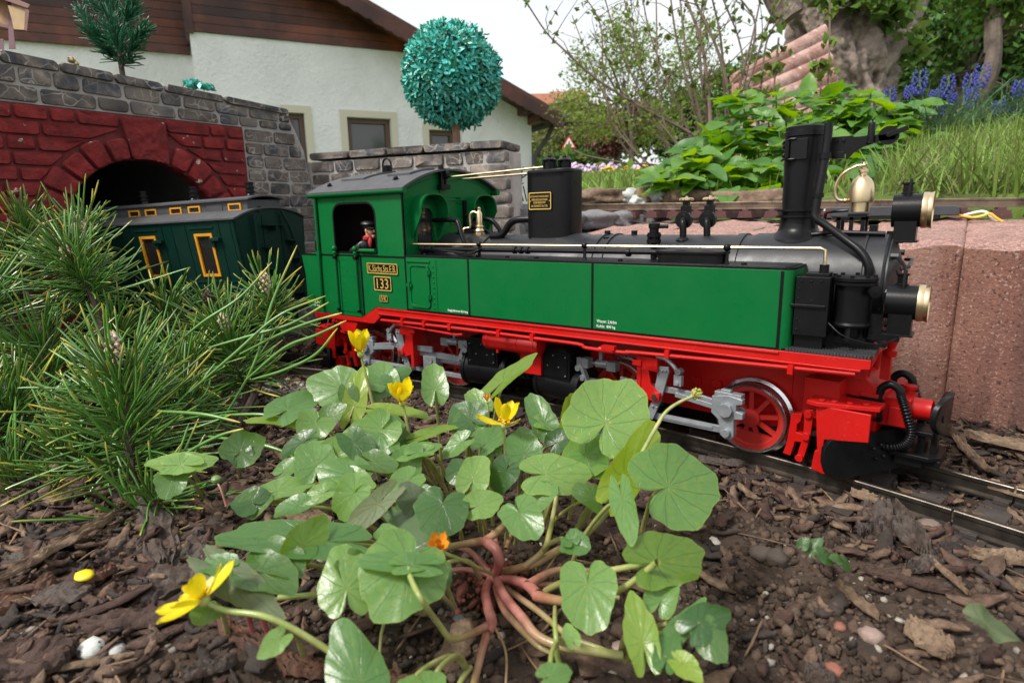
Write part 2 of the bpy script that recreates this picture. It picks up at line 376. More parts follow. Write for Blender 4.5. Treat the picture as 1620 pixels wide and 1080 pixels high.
# roof
mb = MB(); ys = np.linspace(-54, 54, 25); V = []; F = []
for x in (-416.5, -309.5):
    for dz in (0, 1.4):
        for y in ys: V.append((x, y, roofz(y)+dz+.1))
k = len(ys)
for i in range(k-1): F += [(i, i+1, 2*k+i+1, 2*k+i), (k+i, k+i+1, 3*k+i+1, 3*k+i), (i, i+1, k+i+1, k+i), (2*k+i, 2*k+i+1, 3*k+i+1, 3*k+i)]
F += [(0, k, 3*k, 2*k), (k-1, 2*k-1, 4*k-1, 3*k-1)]; mb.add(V, F); mb.build('cab_roof', ROOFC, P_)
def roofpatch(nm, x0, x1, y0, y1, h, mt):
    mb = MB(); ys = np.linspace(y0, y1, 9); V = []; F = []; k = 9
    for x in (x0, x1):
        for dz in (1.4, 1.4+h):
            for y in ys: V.append((x, y, roofz(y)+dz))
    for i in range(k-1): F += [(i, i+1, 2*k+i+1, 2*k+i), (k+i, k+i+1, 3*k+i+1, 3*k+i), (i, i+1, k+i+1, k+i), (2*k+i, 2*k+i+1, 3*k+i+1, 3*k+i)]
    F += [(0, k, 3*k, 2*k), (k-1, 2*k-1, 4*k-1, 3*k-1)]; mb.add(V, F); return mb.build(nm, mt, P_)
roofpatch('roof_hatch', -399, -372, -34, 0, 1.5, ROOFC); roofpatch('roof_hatch', -350, -326, -30, -4, 1.5, ROOFC)
mb = MB()
for x, y in ((-401, -44), (-330, -40)): mb.sph((x, y, roofz(y)+2.4), 1.8, 10); mb.box(x-3, x+3, y-.4, y+.4, roofz(y)+1.4, roofz(y)+2)
mb.build('roof_eyelet', BLACK, P_)
mb = MB(); mb.box(-392, -374, -4, 4, 161.3, 163.4); mb.box(-386, -380, -2.5, 2.5, 163, 168.5); mb.tube([(-388, 0, 163)]+[(-383+5*math.cos(math.radians(a)), 0, 169+5*math.sin(math.radians(a))) for a in range(180, -1, -20)]+[(-378, 0, 163)], .8, 8); mb.build('steam_whistle', BLACK, P_, bev=.15)
for s_ in (-1, 1):
    mb = MB(); mb.tube([(-417.5, s_*51.8, 145.2), (-309, s_*51.8, 145.2)], 2.3, 14); mb.box(-416, -310.5, min(s_*50.1, s_*51.6), max(s_*50.1, s_*51.6), 143.6, 147); mb.build('gutter', GREEN, P_)
    mb = MB(); mb.tube([(-411.5, s_*51.4, 143), (-412, s_*51.4, 100), (-413, s_*51.4, 56)], 1.3, 8); mb.box(-414, -410.5, min(s_*50, s_*52.4), max(s_*50, s_*52.4), 99, 102); mb.build('handrail', GREEN, P_)
# door recess, rails, knobs
mb = MB(); mb.box(-391.6, -363.6, -50.4, -49.8, 55.5, 98.5)
for x in (-389.5, -366): mb.box(x-1.6, x+1.6, -51.2, -50.3, 56, 98)
mb.build('cab_door', GREEN, P_, bev=.3)
mb = MB()
for x in (-388.6, -386, -369.5, -374):
    for z in range(60, 97, 6): mb.sph((x+3.2, -50.4, z), .45, 6)
for z in np.arange(65, 95, 3.6): mb.sph((-287.3, -50.3, z), .75, 8)
for x, z in ((-340, 103),): pass
mb.build('rivets', GREEN, P_)['kind'] = 'stuff'
for x in (-390.6, -366.0):
    mb = MB(); mb.tube([(x, -52.2, 57), (x, -52.2, 101)], 1.0, 8); mb.sph((x, -52.2, 104.6), 2.2, 12); mb.sph((x, -52.2, 101.4), 1.7, 10); mb.build('grab_rail', GREEN, P_)
    mb = MB(); mb.box(x-1.6, x+1.6, -53.6, -50.2, 96.6, 98.8); mb.box(x-1.2, x+1.2, -53.2, -50.2, 56, 58); mb.build('rail_bracket', LINE, P_)
mb = MB(); mb.tube([(-361, -51.3, 103.4), (-344, -51.3, 103.4)], 1.5, 10); mb.build('arm_rest', GREEN, P_)
# locker door
mb = MB(); o2 = rrect(-311, -291, 64.5, 95, 3); i2 = rrect(-309.3, -292.7, 66.2, 93.3, 2.4); plate(mb, o2, [i2], -51, -49.9); mb.box(-309.3, -292.7, -50.4, -49.9, 66.2, 93.3); mb.box(-313, -290, -50.9, -49.9, 96.2, 97.6)
mb.build('locker_door', GREEN, P_, bev=.2); 
mb = MB(); mb.box(-290.2, -284.5, -50.3, -49.9, 62.9, 98.4); mb.build('seam_strip', GREEN, P_)
mb = MB()
for z in (71, 88): mb.box(-293.4, -289.6, -51.6, -50.2, z, z+3); mb.cyl((-291.5, -51.6, z-.4), (-291.5, -51.6, z+3.4), .9, n_=8)
mb.box(-313.3, -308, -51.7, -50.1, 79, 81); mb.cyl((-310, -51.6, 77), (-310, -51.6, 82.5), .8, n_=8); mb.build('hinge', GREEN, P_, bev=.1)
# number plates
def nplate(x0, x1, z0, z1, s_, h, rim=.7, w_=None):
    mb = MB(); mb.prism(rrect(x0, x1, z0, z1, 1), -50.7, -49.9); pb = mb.build('number_plate', LINE, P_, bev=.1)
    mb = MB(); plate(mb, rrect(x0, x1, z0, z1, 1), [rrect(x0+rim, x1-rim, z0+rim, z1-rim, .7)], -50.95, -50.6); mb.build('plate_rim', GOLD, pb)
    wd = w_ or (x1-x0-2*rim-2); t = text('lettering', s_, h, ((x0+x1)/2-wd/2, -50.7, (z0+z1)/2-h/2), pb, GOLD, width=wd, ext=.2)
nplate(-355, -322, 86.7, 94.5, 'K.Sächs.Sts.E.B.', 5.0); nplate(-348.3, -329.6, 74.3, 84.8, '133', 7.4, w_=12.5); nplate(-343.2, -334.4, 66.2, 70.8, 'IVK', 3.4, rim=.3)
text('lettering', 'Saugluftbremse Körting', 2.0, (-275.4, -50.05, 63.6), P_, WHITE, width=17.8)
text('lettering', 'Wasser: 2,4cbm', 2.0, (-161.2, -50.05, 66.3), P_, WHITE, width=12.4); text('lettering', 'Kohle:  800 kg', 2.0, (-161.2, -50.05, 63.4), P_, WHITE, width=11.6)
text('lettering', 'Lab.-Dew 20.1', 1.7, (-426, -50.05, 59.6), P_, WHITE, width=12); text('lettering', 'Br.-Anz   12.', 1.7, (-425.6, -50.05, 56.8), P_, WHITE, width=12)
# bunker crate & rear lamp
for i in range(4):
    mb = MB()
    z = 100.4+2.1*i
    mb.box(-439.5, -415, -34, -32.8, z, z+1.5); mb.box(-439.5, -415, 32.8, 34, z, z+1.5); mb.box(-440.7, -439.5, -34, 34, z, z+1.5); mb.build('crate_slat', BLACK, P_)
mb = MB()
for x in (-438, -427, -417): mb.box(x-1, x+1, -34.8, -34, 100, 109)
mb.box(-439, -415, -32, 32, 100, 106); mb.build('coal_crate', BLACK, P_)
# --- boiler
BZ, BR = 88.5, 25
mb = MB(); mb.lathe([(BR, 0), (BR, 220), (BR+.0, 225)], (-314, 0, BZ), (1, 0, 0), 64); mb.build('boiler', BOIL, P_)
mb = MB(); mb.lathe([(BR+.9, 0), (BR+.9, 60.5), (BR, 61.5), (0, 61.6)], (-89, 0, BZ), (1, 0, 0), 64); mb.box(-88, -33, -24, 24, 62, 80); mb.build('smokebox', BOIL, P_, ang=30)
for x, w_ in ((-296, 3), (-271, 1), (-181, 1.2), (-174, 1.2), (-97, 4), (-37, 1)):
    mb = MB(); mb.lathe([(BR+.4, -w_/2), (BR+(1.9 if x > -95 else .9), -w_/2), (BR+(1.9 if x > -95 else .9), w_/2), (BR+.4, w_/2)], (x, 0, BZ), (1, 0, 0), 64); mb.build('boiler_band', BOIL, P_)
mb = MB(); mb.lathe([(24, -.5), (24.3, 1), (22, 2.2), (16, 4), (8, 5.2), (0.01, 5.6)], (-27.5, 0, BZ), (1, 0, 0), 48)
for a in range(0, 360, 45): mb.cyl((-27, 22.5*math.cos(math.radians(a)), BZ+22.5*math.sin(math.radians(a))), (-23, 22.5*math.cos(math.radians(a)), BZ+22.5*math.sin(math.radians(a))), 1.6, n_=6)
mb.box(-24, -20, -1.5, 1.5, BZ-3, BZ+3); mb.tube([(-22, -14, BZ+10), (-19, -12, BZ+11), (-19, 6, BZ+13), (-22, 8, BZ+13)], .9, 6)
mb.build('smokebox_door', BOIL, P_, bev=.1)
mb = MB()
for x in (-181.5, -163): mb.cyl((x, 0, 112), (x, 0, 116), 1.9, n_=10)
for x in (-176,): mb.bar((x-3, -10, 112), (x+3, -9, 112), 1, 1)
mb.build('boiler_fitting', BLACK, P_, bev=.1)
# firebox cladding in front of cab
mb = MB(); mb.lathe([(27, 0), (27, 20), (25, 24)], (-314, 0, BZ-.5), (1, 0, 0), 48); mb.build('firebox', BOIL, P_)
# steam dome (super ellipse)
def sup(cx, cy, a, b, e, z, n_=56): return [(cx+a*math.copysign(abs(math.cos(t))**(2/e), math.cos(t)), cy+b*math.copysign(abs(math.sin(t))**(2/e), math.sin(t)), z) for t in np.linspace(0, 2*math.pi, n_, endpoint=False)]
mb = MB(); V = []; F = []; n_ = 56
lv = [(1.0, 92), (1.0, 107), (1.0, 150), (1.0, 152.6), (1.012, 153), (1.012, 154.3), (.985, 155.2), (.93, 155.5), (.01, 155.6)]
for s_, z in lv: V += sup(-221.2, 0, 17.5*s_, 12*s_, 3.6, z)
for j in range(len(lv)-1):
    for i in range(n_): F.append((j*n_+i, j*n_+(i+1) % n_, (j+1)*n_+(i+1) % n_, (j+1)*n_+i))
mb.add(V, F); mb.build('steam_dome', BLACK, P_, ang=25)
mb = MB(); 
for x in np.linspace(-213, -196, 12): pass
mb.lathe([(27.4, 0), (27.4, 34), (25.2, 44), (25, 50)], (-232, 0, BZ-1.5), (1, 0, 0), 48); mb.build('dome_saddle', BOIL, P_)
for x, y in ((-222, -4.5), (-216, 4.5)):
    mb = MB(); mb.lathe([(4.8, 0), (4.8, 1), (3.9, 1.2), (3.9, 5), (4.7, 5.4), (4.9, 6.2), (3.6, 7.3), (1.2, 7.8), (1.2, 9), (.01, 9.3)], (x, y, 155.3), n_=18)
    for a in range(0, 360, 60): mb.cyl((x+4.3*math.cos(math.radians(a)), y+4.3*math.sin(math.radians(a)), 156), (x+4.3*math.cos(math.radians(a)), y+4.3*math.sin(math.radians(a)), 161), .6, n_=6)
    mb.build('safety_valve', BLACK, P_)
mb = MB(); mb.prism(rrect(-233, -215.5, 130, 141, .8), -12.8, -11.2); pb = mb.build('builder_plate', LINE, P_)
mb = MB(); plate(mb, rrect(-233, -215.5, 130, 141, .8), [rrect(-232.4, -216.1, 130.6, 140.4, .6)], -13.1, -12.7); mb.cyl((-231.8, -13, 135.5), (-231.8, -12.7, 135.5), .4, n_=6); mb.cyl((-216.8, -13, 135.5), (-216.8, -12.7, 135.5), .4, n_=6); mb.build('plate_rim', GOLD, pb)
for s_, z, w_, x in (('SÄCHS.MASCHINENFABRIK', 135.2, 14.6, -239), ('VORM. RICH.HARTMANN', 133, 12.4, -237.9), ('ACTIEN-GESELLSCHAFT', 131.2, 9.6, -236.5), ('IN CHEMNITZ No 1592', 129, 12.6, -238)):
    text('lettering', s_, 1.4, (x+7.1, -12.85, z+2.6), pb, GOLD, width=w_, ext=.15)
# brass rods cab->dome
for a, b in (((-313, -6, 155.3), (-224, -3, 157.6)), ((-313, 7, 154.3), (-236, 3, 154.6))):
    mb = MB(); mb.tube([a, b], .7, 8); mb.build('control_rod', BRASS, P_)
# chimney
mb = MB(); mb.lathe([(15, -1.5), (14.6, 0), (12.4, 1.8), (10.2, 3.8), (9.2, 6), (8.9, 10.8), (11.2, 11), (11.2, 12.1), (8.8, 12.3), (8.8, 13.9), (11.2, 14.1), (11.2, 15.2), (8.5, 15.4), (8.9, 34), (9.4, 49.6), (9.5, 50.6), (10, 51), (10, 53.2), (9.5, 53.5), (9.5, 55.6), (8.8, 56), (8, 56), (7.6, 46), (.01, 45)], (-70, 0, 111.5), n_=40)
for i in range(20):
    a = 2*math.pi*i/20; mb.sph((-70+12.6*math.cos(a), 12.6*math.sin(a)*0+12.6*math.sin(a), 112.2), .01, 4) if 0 else None
mb.build('chimney', BLACK, P_, ang=30)
mb = MB()   # plate and bracket on chimney
for a0, a1, z0, z1, r in ((215, 262, 152, 166, 10.9),):
    pass
mb.obox((-71.5, -9.0, 156), (10, 1.6, 10), rot('Z', -8)); mb.obox((-75.5, -9, 156), (2.2, 3, 8), rot('Z', -25))
mb.tube([(-72, -9.6, 161), (-74.6, -10, 161), (-77.6, -8.6, 160), (-79.6, -3.6, 159.6)], .7, 6); mb.tube([(-72, -9.6, 151.2), (-74.6, -10, 151.2), (-77.6, -8.6, 151.6), (-79.6, -3.6, 151.2)], .7, 6)
mb.sph((-78.4, -4.6, 158), 1.3, 8); mb.sph((-78.4, -4.6, 153.6), 1.3, 8)
mb.build('chimney_bracket', BLACK, P_, bev=.15)
mb = MB(); mb.tube(cat([(-57.5, -11.8, 166.5), (-57.6, -12.5, 156), (-58.4, -15, 140), (-59.4, -17, 126), (-58.6, -18, 122), (-55, -18.4, 119.5), (-46, -20.5, 113), (-38, -23.5, 107), (-34, -25.6, 101.5), (-33.2, -26, 96), (-33.2, -26, 84)], 5), 1.95, 14); mb.build('exhaust_pipe', BLACK, P_)
for r_, a_, b_, c_ in ((2.9, -1.5, 1.5, (-57.7, -13, 151.5)), (2.6, -1, 1, (-58.9, -16, 133)), (3.2, -1, 4, (-33.2, -26, 92))): mb = MB(); mb.lathe([(r_, a_), (r_, b_)], c_, n_=12); mb.build('pipe_clamp', BLACK, P_)
mb = MB(); mb.prism([(-57, 152.5), (-57, 160.6), (-48, 160.6), (-47, 159.9), (-30, 159.9), (-30, 157.4), (-36, 157), (-43, 155), (-47, 152.3), (-49, 149.8), (-50, 149.8), (-50, 152.5)], -6.4, -5.2)
mb.box(-56.5, -50.5, -7.2, -4.8, 150.2, 153.4); mb.cyl((-54.5, -7.2, 158.8), (-54.5, -5, 158.8), .9, n_=6); mb.cyl((-51.5, -7.2, 158.8), (-51.5, -5, 158.8), .9, n_=6)
mb.build('pulley_arm', BLACK, P_, bev=.12)
mb = MB(); mb.cyl((-33, -6.4, 159.4), (-33, -3.8, 159.4), 4.2, n_=24); mb.cyl((-33, -8, 159.4), (-33, -3, 159.4), .9, n_=8); mb.obox((-29.5, -7.4, 160.6), (8.5, 1, 2.2), rot('Y', -18)); mb.build('pulley_wheel', BLACK, P_, bev=.1)
mb = MB(); mb.lathe([(1.9, 0), (1.9, .8), (1.5, 1), (1.6, 8.5), (1.3, 9.3), (.4, 9.8), (.4, 10.8), (.01, 11)], (-40, -7, 156.3), n_=12); mb.build('oil_cup', BLACK, P_)
# bell
mb = MB(); mb.lathe([(4.2, -4.6), (4.2, -.2), (5.75, 0), (5.9, 1.2), (5.7, 5), (5.1, 8.4), (3.9, 10.9), (2.2, 12.4), (1.7, 12.8), (1.7, 14), (2.3, 14.3), (2.3, 15.4), (1.2, 15.9), (1.1, 17), (1.5, 17.8), (1.1, 18.9), (.01, 19.2)], (-42.6, 0, 129.4), n_=32); mb.build('bell', BRASS, P_, ang=35)
mb = MB(); mb.tube(cat([(-42, -1.5, 146.8), (-46, -2, 146.4), (-51, -2.4, 143.2), (-53.5, -2.6, 138.5), (-53.8, -2.4, 133.6), (-52.4, -2.2, 131), (-49.6, -2, 130.3)], 5), .75, 8); mb.sph((-49.2, -2, 130.3), 1.3, 10); mb.build('bell_arm', BRASS, P_)
mb = MB()
for x in (-50.5, -45, -40): mb.box(x-.9, x+.9, -6.4, -4.6, 112, 122.5)
mb.box(-51.4, -39.1, -6.4, -4.6, 120.8, 122.6); mb.box(-51.4, -39.1, 4.6, 6.4, 120.8, 122.6)
for x in (-50.5, -40): mb.box(x-.9, x+.9, 4.6, 6.4, 112, 122.5)
mb.box(-47, -38.5, -5, 5, 122.6, 124); mb.box(-57, -30, -8, 8, 112.3, 113.6); mb.tube([(-57, -4, 114), (-57, -4, 124), (-56, -4, 125), (-47, -4, 125.6)], .8, 6); mb.tube([(-62, -8, 114), (-52, -8.4, 115.2), (-30, -8.4, 114.4)], 1.2, 8)
mb.box(-37, -33.5, -7, -3, 113.5, 118.5)
mb.build('bell_stand', BLACK, P_, bev=.12)
# lamps
def lamp(x0, y, z, r, L_):
    mb = MB(); mb.lathe([(r*.3, -.4), (r, 0), (r, L_-4)], (x0, y, z), (1, 0, 0), 28); mb.box(x0+1.5, x0+L_-5, y-r*.78, y+r*.78, z-r-6.3, z-r*.55); mb.box(x0+.5, x0+L_-4, y-r*.85, y+r*.85, z-r-7, z-r-6.2)
    mb.lathe([(2.6, 0), (2.6, 1), (2, 1.2), (2, 4.6), (2.6, 4.8), (2.6, 5.6)], (x0+L_*.33, y, z+r-.5), n_=4, sx=1, sy=1); mb.tube([(x0+L_*.38, y-r*.55, z+r*.55), (x0+L_*.38, y-3.2, z+r+3), (x0+L_*.40, y-2, z+r+6.5), (x0+L_*.40, y+2, z+r+6.5), (x0+L_*.38, y+3.2, z+r+3), (x0+L_*.38, y+r*.55, z+r*.55)], .6, 6)
    lb = mb.build('headlamp', BLACK, P_, bev=.12)
    mb = MB(); mb.lathe([(r*.95, -1.6), (r+.5, -1.4), (r+.5, .6), (r+.2, 1), (r+.5, 2.2), (r+.9, 2.8), (r+.1, 2.8), (r-.3, .5)], (x0+L_-2.4, y, z), (1, 0, 0), 32, ring=True); mb.build('lamp_ring', BRASS, lb)
    mb = MB(); mb.lathe([(r-.3, 0), (r*.7, .8), (.01, 1.2)], (x0+L_-2, y, z), (1, 0, 0), 24); mb.build('lamp_lens', LENS, lb)
LENS = mat('lamp_lens', (.6, .6, .55), .1, spec=.8)
lamp(-28.6, 0, 125, 7.8, 15.5); lamp(-24.8, -30, 85.3, 7.6, 15.5)
mb = MB(); mb.tube(cat([(-27, -2, 113), (-24, -2, 112), (-21, -2, 115)], 4), .8, 6); mb.box(-30, -22, -3, 3, 113, 115.4); mb.tube(cat([(-45, -46, 76), (-38, -48, 71), (-26, -45, 68), (-19, -38, 70)], 5), .35, 6)
mb.tube(cat([(-23, -20, 104), (-20, -24, 101), (-19, -28, 98), (-19, -29, 94)], 4), .8, 6); mb.tube(cat([(-23, -18, 98), (-21, -22, 95), (-20, -27, 96)], 4), .7, 6)
mb.box(-30, -18, -37, -25, 68.4, 71); mb.box(-30, -25, -36, -26, 70, 80); mb.cyl((-23.5, -37.5, 66.6), (-23.5, -36.9, 66.6), 1.6, n_=6)
mb.build('lamp_cable', BLACK, P_)
# handrails
for s_ in (-1, 1):
    mb = MB(); mb.tube([(-314, s_*44, 108.3), (-51, s_*44, 109.2), (-49.2, s_*44, 108.4), (-48.9, s_*44, 102)], .75, 8); hr = mb.build('brass_handrail', BRASS, P_)
    for x in (-251, -172.7, -92.5):
        mb = MB(); mb.sph((x, s_*44, 109), 2.0, 12); mb.lathe([(1.6, 0), (1, 1), (.9, 6)], (x, s_*44, 101), n_=8); mb.build('rail_post', BLACK, hr)
mb = MB(); mb.cyl((-48.9, -44, 96.5), (-48.9, -44, 102), 2, n_=10); mb.build('rail_socket', BLACK, P_)
mb = MB(); mb.tube([(-312, -36, 104.4), (-200, -36.5, 105.2), (-128, -36, 105.6)], 1.5, 8)
for x in (-229, -224, -219, -150): mb.lathe([(2.3, 0), (2.3, 2)], (x, -36.3, 105), (1, 0, 0), 10)
mb.lathe([(3.4, 0), (3.4, 3), (2.2, 3.2), (2.2, 9)], (-309, -37, 104), (1, 0, 0), 10)
mb.build('injector_pipe', BLACK, P_)
mb = MB()  # fire shovel
mb.add([(-270, -47, 103), (-262, -42, 103.4), (-247, -42, 107), (-244, -47, 107), (-250, -50, 104), (-258, -49, 101.8)], [(0, 1, 2, 3, 4, 5)]); mb.add([(-270, -47, 102.3), (-262, -42, 102.6), (-247, -42, 106.2), (-244, -47, 106.2), (-250, -50, 103), (-258, -49, 101)], [(5, 4, 3, 2, 1, 0)]); mb.tube([(-262, -45, 103), (-290, -41, 104), (-306, -40, 104.6)], 1.0, 6); mb.build('fire_shovel', BLACK, P_)
# black pipes near cab
mb = MB(); mb.tube(cat([(-314, -20, 124.5), (-300, -20.5, 124.5), (-291, -21, 124), (-288, -22, 122), (-283, -24, 113), (-278, -25, 104)], 5), 1.7, 10); mb.build('steam_pipe', BLACK, P_)
mb = MB(); mb.tube(cat([(-235, -7, 124), (-246, -9, 123.6), (-252, -9, 121), (-256, -9.5, 116), (-260, -10, 113.2), (-268, -10, 112.6)], 5), 2.4, 12); mb.build('steam_pipe', BLACK, P_)
mb = MB(); mb.tube(cat([(-314, 20, 124.5), (-296, 20, 124.5), (-288, 20, 121), (-279, 20, 110)], 5), 1.7, 10); mb.tube(cat([(-306, 8, 118), (-294, 8, 118), (-284, 6, 115), (-276, 3, 112)], 5), 1.5, 8); mb.build('steam_pipe', BLACK, P_)
mb = MB(); mb.lathe([(4.5, 0), (4.5, 1.2), (3.4, 1.4), (3.6, 3), (2.2, 5), (3, 5.4), (3, 6.4), (2.3, 7), (2.3, 15.5), (1.5, 17), (1.2, 18), (1.5, 19), (.01, 20.2)], (-287, 0, 113.2), n_=16); mb.tube(cat([(-287, -1, 128.6), (-291, -2, 129.8), (-293.4, -3, 127), (-293.6, -3, 119), (-297, -5, 118), (-298, -6, 116), (-298, -6, 108)], 4), .9, 8); mb.build('brass_whistle', BRASS, P_)
mb = MB(); mb.lathe([(8, 0), (8, 2.4), (6.6, 2.6), (6.6, 4)], (-300, 0, 112.4), n_=20); mb.build('turret_base', BLACK, P_)
# tank lid near chimney, valves
mb = MB(); mb.prism(rrect(-128.6, -93.5, -47.5, -35, 4.5), 100.7, 105.6, 'xy'); mb.prism(rrect(-129.6, -92.5, -48.3, -34.2, 5), 105.6, 107, 'xy'); mb.build('filler_lid', BLACK, P_, bev=.25)
for x, y in ((-130, -2), (-118, 3)):
    mb = MB(); mb.box(x-2.4, x+2.4, y-2.4, y+2.4, 121.5, 130); mb.box(x-1.6, x+1.6, y-1.6, y+1.6, 129, 133); mb.cyl((x, y-4.2, 122), (x, y-1, 122), 4.8, n_=20); mb.cyl((x, y-4.6, 122), (x, y-4, 122), 3.4, n_=20); mb.tube(cat([(x, y-4, 122), (x+1, y-6.5, 120), (x+1.5, y-7, 112)], 4), 1.9, 10); mb.lathe([(4.4, 0), (3.4, 1.4), (2.4, 2)], (x+1.5, y-7, 110.6), n_=16); mb.build('turret_valve', BLACK, P_, bev=.2)
    mb = MB(); mb.lathe([(3.4, 0), (3.9, .4), (3.9, 1.4), (3.4, 1.8), (2.8, 1.4), (2.8, .4)], (x, y, 132.6), n_=18, ring=True)
    for a in range(0, 360, 45): mb.sph((x+3.9*math.cos(math.radians(a)), y+3.9*math.sin(math.radians(a)), 133.5), .7, 6)
    for a in (0, 90): mb.bar((x-3.3*math.cos(math.radians(a)), y-3.3*math.sin(math.radians(a)), 133.4), (x+3.3*math.cos(math.radians(a)), y+3.3*math.sin(math.radians(a)), 133.4), 1, .8)
    mb.cyl((x, y, 133), (x, y, 135.4), .9, n_=8); mb.build('valve_wheel', BRASS, P_)
mb = MB(); mb.lathe([(1.7, 0), (1.7, 8), (2, 8.4), (4, 8.8), (4, 10.6), (2.2, 10.8), (2.2, 12), (4, 12.2), (4, 13.6), (2.6, 14), (2.6, 17), (3.2, 17.2), (3.2, 19.5), (2.2, 20)], (-140.5, -22, 101), n_=14)
for a in range(0, 360, 60): mb.cyl((-140.5+3.3*math.cos(math.radians(a)), -22+3.3*math.sin(math.radians(a)), 109), (-140.5+3.3*math.cos(math.radians(a)), -22+3.3*math.sin(math.radians(a)), 115.5), .6, n_=6)
mb.cyl((-140, -22, 118.8), (-133, -20, 118.8), 1.1, n_=8); mb.build('check_valve', BLACK, P_)
# lubricator box and air pump
for s_ in (-1, 1):
    mb = MB(); y0, y1 = sorted((s_*47.5, s_*35))
    mb.box(-59.5, -45.4, y0, y1, 69.5, 96.6); mb.box(-56, -46.4, y0+1.5, y1-1.5, 96.6, 98.2); mb.box(-61, -46.5, y0-1.1, y1, 82.6, 84); mb.box(-59, -47, y0+2, y1-1, 63, 69.6)
    for x, z in ((-57, 94.6), (-53, 94.6), (-49, 94.6), (-58, 91), (-58, 86.5), (-58, 77), (-58, 72)): mb.sph((x, s_*47.6, z), .55, 6)
    mb.build('lubricator_box', BLACK, P_, bev=.35)
mb = MB(); mb.lathe([(3, -13), (4, -12), (4, -8), (8, -7), (8.4, -6), (7.6, -5), (7.6, 11.6), (9.4, 12), (9.4, 13.2), (8.4, 13.4), (9.4, 13.8), (9.4, 15.2), (8.8, 15.6), (.01, 15.8)], (-37.4, -36, 81), n_=28)
for a in range(0, 360, 45): mb.cyl((-37.4+8*math.cos(math.radians(a)), -36+8*math.sin(math.radians(a)), 96.5), (-37.4+8*math.cos(math.radians(a)), -36+8*math.sin(math.radians(a)), 97.5), 1, n_=6)
mb.lathe([(1.8, 0), (1.8, 3), (2.6, 3.2), (2.6, 4.8), (.01, 5)], (-30.5, -40, 90.6), (.5, -.8, 0), 10)
for a in (30, 150, 270): mb.tube([(-37.4+6*math.cos(math.radians(a)), -36+6*math.sin(math.radians(a)), 75), (-37.4+7*math.cos(math.radians(a)), -36+7*math.sin(math.radians(a)), 68)], 1.1, 6)
mb.build('air_pump', BLACK, P_)
# footplate
mb = MB(); pf = [(-61.5, -50)]+[(-26-5+5*math.sin(math.radians(a)), -50+5-5*math.cos(math.radians(a))) for a in (0, 22, 45, 67, 90)]+[(-26+0*1, 45)]+[(-31, 50), (-61.5, 50)]
mb.prism(pf, 62, 63.2, 'xy')
for i in range(26):
    x = -60.5+i*1.32
    mb.obox((x, -41, 63.25), (.55, 17.5, .55), rot('Z', 12)); mb.box(x-.45, x+.45, -50.5, -49.4, 62.1, 63.5)
mb.build('footplate', CHECK, P_)
# red frame
mb = MB()
val = [(-425, 51.8), (-366.4, 51.6), (-347.5, 61.2), (-62, 61.8), (-31, 61.8), (-26.5, 61.8), (-26.5, 57.6), (-30, 57.2), (-340, 56.6), (-343, 55.6), (-351, 49), (-355, 48.4), (-376, 48.6), (-400, 48.2), (-425, 47)]
mb.prism(val, -50.6, -48.9); mb.prism(val, 48.9, 50.6)
mb.box(-346, -30, -51.7, -49, 56.2, 57.2); mb.box(-346, -64, -51.4, -50.4, 60.3, 61.4)
mb.box(-27.8, -26.3, -46, 46, 57.6, 61.8); mb.build('frame_valance', RED, P_, bev=.25)
mb = MB(); mb.prism([(-398, 48), (-378, 48.4), (-374, 46), (-377, 40), (-383, 37), (-390, 37.5), (-395, 41)], -49, -36); mb.box(-396, -377, -49, -36, 37, 39); mb.build('step_bracket', RED, P_, bev=.3)
mb = MB(); mb.tube(cat([(-341, -52.4, 52.6), (-300, -52.4, 53.2), (-255, -52.4, 53.6), (-205, -52.4, 53.4), (-172, -52.4, 53.2), (-166, -52.4, 51.6), (-140, -52.4, 51.8), (-134, -52.4, 52.6), (-32, -50.6, 55)], 4), 1.05, 8)
for x in (-318, -296, -272, -230, -204, -118, -58): mb.box(x-1.2, x+1.2, -53.8, -51, 51.8, 56)
mb.lathe([(1.8, 0), (1.8, 9)], (-158, -52.4, 51.8), (1, 0, 0), 10); mb.box(-156, -148, -54.4, -51, 52.4, 54.6)
mb.tube([(-330, -51, 50.6), (-268, -51, 48.6), (-262, -51, 49.6)], .9, 8)
mb.build('brake_pipe', RED, P_)
mb = MB(); mb.box(-424, -30, -46, 46, 57.2, 61.3); mb.box(-330, -255, -44, 44, 50, 57.2); mb.box(-405, -50, -14, 14, 30, 58); mb.build('main_frame', DRED := mat('frame_red', (.30, .008, .006), .55, var=.15, dust=.2), P_, bev=.3)
mb = MB(); mb.lathe([(.01, 0), (5.4, .8), (6.2, 2.5), (6.2, 43), (5.4, 44.6), (.01, 45.5)], (-250, -41, 46), (1, 0, 0), 24)
for x in (-246, -222, -209): mb.lathe([(6.5, 0), (6.5, 1.2)], (x, -41, 46), (1, 0, 0), 24)
mb.box(-224, -208, -38, -30, 26, 44); mb.cyl((-238, -44, 38.5), (-238, -44, 41), 1, n_=8)
mb.build('air_tank', RED, P_)
